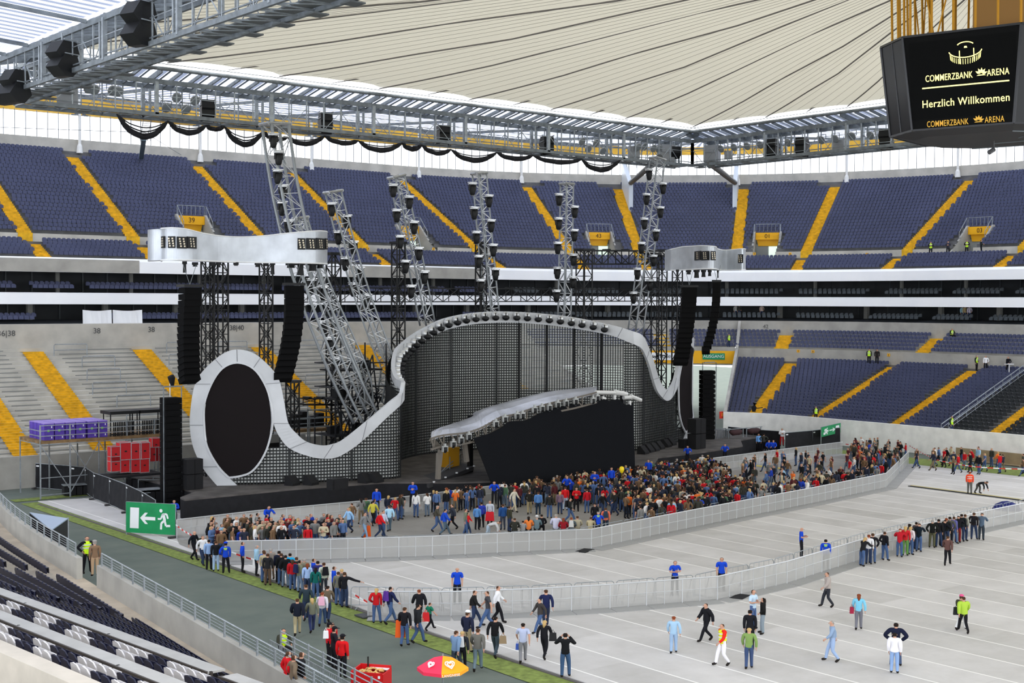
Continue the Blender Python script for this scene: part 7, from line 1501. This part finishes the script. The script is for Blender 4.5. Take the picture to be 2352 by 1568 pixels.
# green emergency exit signs
def exit_sign(A, B, z0, z1, label, mirror=False):
    A, B = Vector(A), Vector(B); x = (B-A).normalized(); W = (B-A).length; n = x.cross(U3).normalized(); t = thing('exit_sign', label, 'sign', A); H = z1-z0
    def p(u, v, o=0.03): return x*(W*(1-u if mirror else u))+U3*(z0+H*v)+n*o
    mb = MB(); mb.slab([p(0, 0, 0), p(1, 0, 0)], [p(0, 1, 0), p(1, 1, 0)], n*.02); mb.build('panel', mat('exit_green', (28, 140, 84), .6, var=.06, scale=1), t); mb = MB()
    def poly(L): mb.poly([p(u, v) for u, v in L])
    poly([(.08, .15), (.26, .15), (.27, .83), (.09, .83)]); poly([(.29, .5), (.39, .68), (.45, .68), (.385, .55), (.6, .55), (.6, .44), (.385, .44), (.45, .31), (.39, .31)])
    poly([(.715+.032*math.cos(a), .77+.06*math.sin(a)) for a in [2*PI*i/12 for i in range(12)]])
    def limb(L, w=.035):
        for (u0, v0), (u1, v1) in zip(L, L[1:]): mb.bar(p(u0, v0), p(u1, v1), w*W, .01, up=n)
    limb([(.76, .68), (.79, .45)], .055); limb([(.75, .66), (.83, .67), (.855, .52)], .032); limb([(.75, .66), (.71, .5), (.65, .5)], .03); limb([(.79, .45), (.815, .28), (.9, .29)], .04); limb([(.78, .45), (.72, .36), (.715, .16)], .04)
    mb.build('pictogram', WHITE, t); mb = MB(); mb.bar(p(0, 0, -.03)-U3*z0, p(0, 1, -.03), .06); mb.bar(p(1, 0, -.03)-U3*z0, p(1, 1, -.03), .06); mb.bar(p(0, 1, -.03), p(1, 1, -.03), .05); mb.build('frame', STEEL, t); mb = MB(); mb.box(p(1, 0)-U3*(z0-.06), (.9, .3, .12)); mb.build('foot', mat('foot_dark', (62, 60, 60)), t); return t
exit_sign((35.63, 83.36, 0), (37.64, 80.37, 0), .18, 2.15, 'large green emergency exit sign with running man and arrow left of the crowd')
exit_sign(onz(1886, 1036), onz(1930, 1024), 1.45, 2.45, 'small green exit sign above the black fence at the right', True)
# metal wedge over the tunnel stairs
T4 = [onz(68, 1178, 2.3), onz(156, 1192, 2.3), onz(118, 1219, 2.3)]; O = T4[1].copy(); O.z = 0
t = thing('tunnel_cover', 'blue-grey triangular metal cover with dark end beside the curved wall', 'cover', O); mb = MB(); mb.prism([q-O for q in T4], (0, 0, .06)); fixnormals(mb.build('top_sheet', mat('sheet_bluegrey', (168, 184, 204), .4, .2), t))
mb = MB(); d0, d1 = T4[1]-O, T4[2]-O
for A_, B_ in ((d0, d1), (T4[0]-O, d0)): mb.quad((A_.x, A_.y, 0), (B_.x, B_.y, 0), B_, A_)
mb.build('dark_side', mat('cover_dark', (44, 44, 46), .7), t); mb = MB(); mb.bar((0, 0, 0), (0, 0, 2.4), .08); mb.build('corner_post', STEEL, t)
# parasol
P = onz(1017, 1532, 2.0); t = thing('parasol', 'pink and orange ice cream parasol with white heart marks at the bottom edge', 'parasol', (P.x, P.y, 0)); rP, zP = .93, 2.0
ang0 = math.atan2(_R0.y, _R0.x); CR = mat('parasol_pink', (232, 52, 84), .7); CO = mat('parasol_orange', (248, 164, 30), .7)
for nm, m_, ks in (('pink_panel', CR, range(2, 6)), ('orange_panel', CO, (6, 7, 0, 1))):
    for k in ks:
        a0, a1 = ang0+PI/8*0+k*PI/4, ang0+(k+1)*PI/4; mb = MB(); ce = Vector((0, 0, zP+.42)); pts0 = [Vector((rP*math.cos(a)*u, rP*math.sin(a)*u, zP+.42*(1-u**1.6))) for u in (.5, 1) for a in (a0, a1)]
        mb.poly([ce, pts0[0], pts0[1]]); mb.quad(pts0[0], pts0[2], pts0[3], pts0[1]); mb.quad(pts0[2], pts0[3], pts0[3]-U3*.12, pts0[2]-U3*.12); mb.build(nm, m_, t)
mb = MB(); mb.tube([(0, 0, 0), (0, 0, zP+.5)], .025, 8); mb.build('pole', STEEL, t); mb = MB()
for k in range(8): a = ang0+k*PI/4; mb.tube([(0, 0, zP+.4), (rP*.98*math.cos(a), rP*.98*math.sin(a), zP-.02)], .01, 4)
mb.build('ribs', STEEL, t)
rx = Vector((_R0.x, _R0.y, 0)); fx = Vector((-_F.x, -_F.y, 0)).normalized()
def on_par(u, fr): 
    a = math.atan2((rx*u+fx*math.sqrt(max(0, fr*fr-u*u))).y, (rx*u+fx*math.sqrt(max(0, fr*fr-u*u))).x); return Vector((rP*fr*math.cos(a), rP*fr*math.sin(a), zP+.42*(1-fr**1.6)+.03)), a
for u, s_ in ((-.42, .9), (.3, 1.2)):
    c, a = on_par(u, .66 if u > 0 else .68); ou = Vector((math.cos(a), math.sin(a), 0)); tn = Vector((-ou.y, ou.x, 0)); sl = (ou*.75-U3*.66).normalized()*-1; mb = MB(); 
    for rr__ in (.15, .085):
        pts = []
        for i in range(17):
            th = 2*PI*i/16; hx = rr__*s_*math.sin(th)**3; hy = rr__*s_*(.81*math.cos(th)-.31*math.cos(2*th)-.13*math.cos(3*th)-.06*math.cos(4*th)); pts.append(c+tn*hx+sl*hy+(ou*.66+U3*.75)*.03)
        for p_, q_ in zip(pts, pts[1:]): mb.bar(p_, q_, .03)
    mb.build('heart_mark', WHITE, t)
c, a = on_par(.36, 1.0); ou = Vector((math.cos(a), math.sin(a), 0)); tn = Vector((-ou.y, ou.x, 0)); text_obj('lettering', 'LANGNESE', .13, frame(c+ou*.01-U3*.09, tn, U3), WHITE, t, .004, True)
# food cart
P = onz(853, 1598, 0); yaw = math.atan2(_R0.y, _R0.x)+R(-14); t = thing('food_cart', 'red food cart filled with bread rolls at the bottom edge', 'cart', P, yaw); mb = MB()
for c_, d_ in (((0, -.5, .55), (1.25, .06, 1.0)), ((0, .5, .55), (1.25, .06, 1.1)), ((-.62, 0, .55), (.06, 1.0, 1.05)), ((.62, 0, .5), (.06, 1.0, 1.0)), ((0, 0, .1), (1.2, 1.0, .1)), ((0, 0, .85), (1.2, 1.0, .04))): mb.box(c_, d_)
mb.build('red_body', mat('cart_red', (196, 22, 26), .45), t); mb = MB(); mb.box((.2, .38, .98), (.8, .2, .04)); mb.build('white_tray', WHITE, t); mb = MB(); mb.tube([(-.3, .45, 1.0), (-.3, .45, 1.4)], .03, 6); mb.build('handle', BLK, t); rb = random.Random(4); mb = MB()
for k in range(46):
    x, y = rb.uniform(-.42, .42), rb.uniform(-.34, .3); z = .92+.16*(1-abs(x)/.5)*(1-abs(y)/.45)+rb.uniform(0, .04); a = rb.uniform(0, PI); mb.tube([(x-.09*math.cos(a), y-.09*math.sin(a), z), (x, y, z+.02), (x+.09*math.cos(a), y+.09*math.sin(a), z)], [.025, .04, .025], 6)
o = mb.build('bread_rolls', mat('bread', (204, 164, 100), .8, var=.2, scale=8), t, True); o['kind'] = 'stuff'; mb = MB(); mb.box((.5, -.54, .9), (.08, .02, .1)); mb.build('label_plate', WHITE, t)
# follow spots and small things
P = onY(394, 868, 112); t = thing('follow_spot', 'black covered follow spot on a stand on the grey terrace', 'spotlight', P); mb = MB(); mb.tube([(-.1, 0, .2), (0, 0, .0), (.05, 0, -.5), (.1, 0, -.75)], [.3, .34, .22, .12], 8); mb.build('cover', BLKF, t, True); mb = MB(); mb.bar((-.15, 0, -.4), (-.15, 0, -2.2), .07); mb.build('stand', WHITE, t)
P = bowl(tierq(1734, 965, 14.0), 13.6, 2.75); t = thing('follow_spot', 'black covered lamp standing on the pale wall above the rolled trusses', 'spotlight', P); mb = MB(); mb.tube([(0, 0, .1), (0, 0, .6), (.15, 0, 1.05)], [.18, .32, .25], 8); mb.build('cover', BLKF, t, True); mb = MB(); mb.bar((.2, 0, .45), (1.5, 0, .5), .08); mb.build('arm', BLK, t)
for x, y, l in ((1690, 1004, 'left one of two rolled maroon-black truss bags on a rail'), (1731, 1008, 'right one of two rolled maroon-black truss bags on a rail')):
    P = onY(x, y, 92); P.z = 2.0; t = thing('rolled_bag', l, 'bag', P); mb = MB(); mb.tube([(-.9, 0, .1), (-.5, 0, 0), (.5, 0, 0), (.9, 0, .1)], [.12, .3, .3, .12], 8); mb.build('bag', mat('bag_maroon', (58, 36, 38), .8), t, True); mb = MB(); mb.bar((-1.3, 0, .36), (1.3, 0, .36), .07); mb.bar((-1.1, 0, .36), (-1.1, 0, -2), .07); mb.bar((1.1, 0, .36), (1.1, 0, -2), .07); mb.bar((-1.3, 0, -1.1), (1.3, 0, -1.1), .05); mb.build('rail', STEEL, t)
P = onY(1657, 1004, 93); P.z = 0; t = thing('frame_trolley', 'steel frame trolley on the yard right of the right loudspeaker stack', 'trolley', P); mb = MB()
for i in range(9): mb.bar((-.9+i*.22, -.3, .3), (-.9+i*.22, -.3, 2.3), .06)
for z in (.3, 1.3, 2.3): mb.bar((-1, -.3, z), (1.1, -.3, z), .07); mb.bar((-1, .4, z), (1.1, .4, z), .07)
mb.bar((-1, .4, 0), (-1, .4, 2.3), .07); mb.bar((1.1, .4, 0), (1.1, .4, 2.3), .07); mb.build('frame', GSTEEL, t)
for s_ in (-1, 1): mb = MB(); mb.lathe([(.12, -.04), (.14, 0), (.12, .04)], 10, c=(.8*s_, 0, .14), M=None); mb.bar((.8*s_, 0, .14), (.8*s_, -.3, .35), .05); mb.build('wheel', BLK, t)
P = onY(1660, 968, 108.5); P.z = max(P.z, 2.7); mb = MB(); mb.box((0, 0, .4), (.9, .1, .8)); mb.box((0, -.06, .45), (.4, .03, .4), m=1); o = mb.build('warning_sign', [mat('sign_red', (206, 52, 34), .6), mat('sign_orange', (226, 120, 40), .6)], loc=bowl(tierq(1659, 968, 13.2), 13.15, 2.0)); tag(o, 'small orange-red sign at the left end of the pale wall', 'sign')
mb = MB(); mb.lathe([(.02, -.28), (.14, -.15), (.2, .05), (.15, .22), (.04, .28)], 12); mb.tube([(0, 0, -.28), (.03, 0, -.8)], .008, 4); o = mb.build('balloon', mat('balloon_yellow', (236, 206, 30), .4), smooth=True, loc=onz(1428, 1079, 2.5)); tag(o, 'yellow balloon held above the dense crowd by the curtain edge', 'balloon')
P = onz(2312, 1186, 0); t = thing('folded_parasol', 'dark blue rounded cover behind the nearest mesh run at the right edge', 'cover', P); mb = MB(); mb.lathe([(1.0, .5), (.8, .85), (.4, 1.05), (.05, 1.12)], 12); mb.build('cover', mat('cover_blue', (34, 42, 112), .8), t, True); mb = MB(); mb.bar((0, 0, 0), (0, 0, .8), .1); mb.build('pole', STEEL, t)
def held(name, x, y, z, c, d_, l, cat='bag'):
    P = onz(x, y, z); mb = MB(); w, h = d_
    mb.prism([(-w/2, 0, 0), (w/2, 0, 0), (w*.42, 0, h), (-w*.42, 0, h)], (0, .12, 0)); mb.tube([(-w*.25, .06, h), (0, .06, h+.14), (w*.25, .06, h)], .012, 4); o = fixnormals(mb.build(name, mat('held_%s' % name+str(c[0]), c, .8), loc=P)); o.rotation_euler = (0, 0, math.atan2(_R0.y, _R0.x)); tag(o, l, cat)
held('carrier_bag', 587, 1304, .35, (232, 230, 232), (.36, .5), 'white carrier bag with red print held by the man in pale blue')
held('orange_cloth', 919, 1464, .35, (226, 92, 30), (.45, .75), 'orange cloth hanging from the hand of the person by the turf edge', 'cloth')
held('brown_bag', 1155, 1478, .7, (150, 128, 100), (.32, .32), 'brown paper bag held by the man in the black shirt'); held('blue_paper', 1188, 1492, .5, (70, 100, 190), (.14, .24), 'blue paper in the hand of the striped shirt', 'paper')
held('red_bag', 978, 1427, .5, (200, 34, 40), (.34, .4), 'red bag carried by the child in the green striped shirt'); held('shoulder_bag', 1270, 1472, .8, (30, 30, 32), (.34, .34), 'black shoulder bag of the curly blond woman')
held('red_purse', 1957, 1409, .75, (150, 30, 60), (.18, .3), 'dark red purse of the woman in turquoise'); held('orange_cloth', 843, 1236, .02, (226, 96, 30), (.5, .8), 'orange cloth carried in the left part of the enclosure', 'cloth'); held('red_cloth', 1125, 1196, .6, (200, 30, 40), (.6, .6), 'red cloth tied around the waist in the open part of the enclosure', 'cloth')
held('black_bag', 2199, 1412, .8, (30, 32, 34), (.34, .36), 'black bag of the woman in lime')
held('white_sheet', 748, 1466, 1.4, (236, 236, 236), (.22, .3), 'white paper sheet held up by the red-shirted vendor', 'paper')
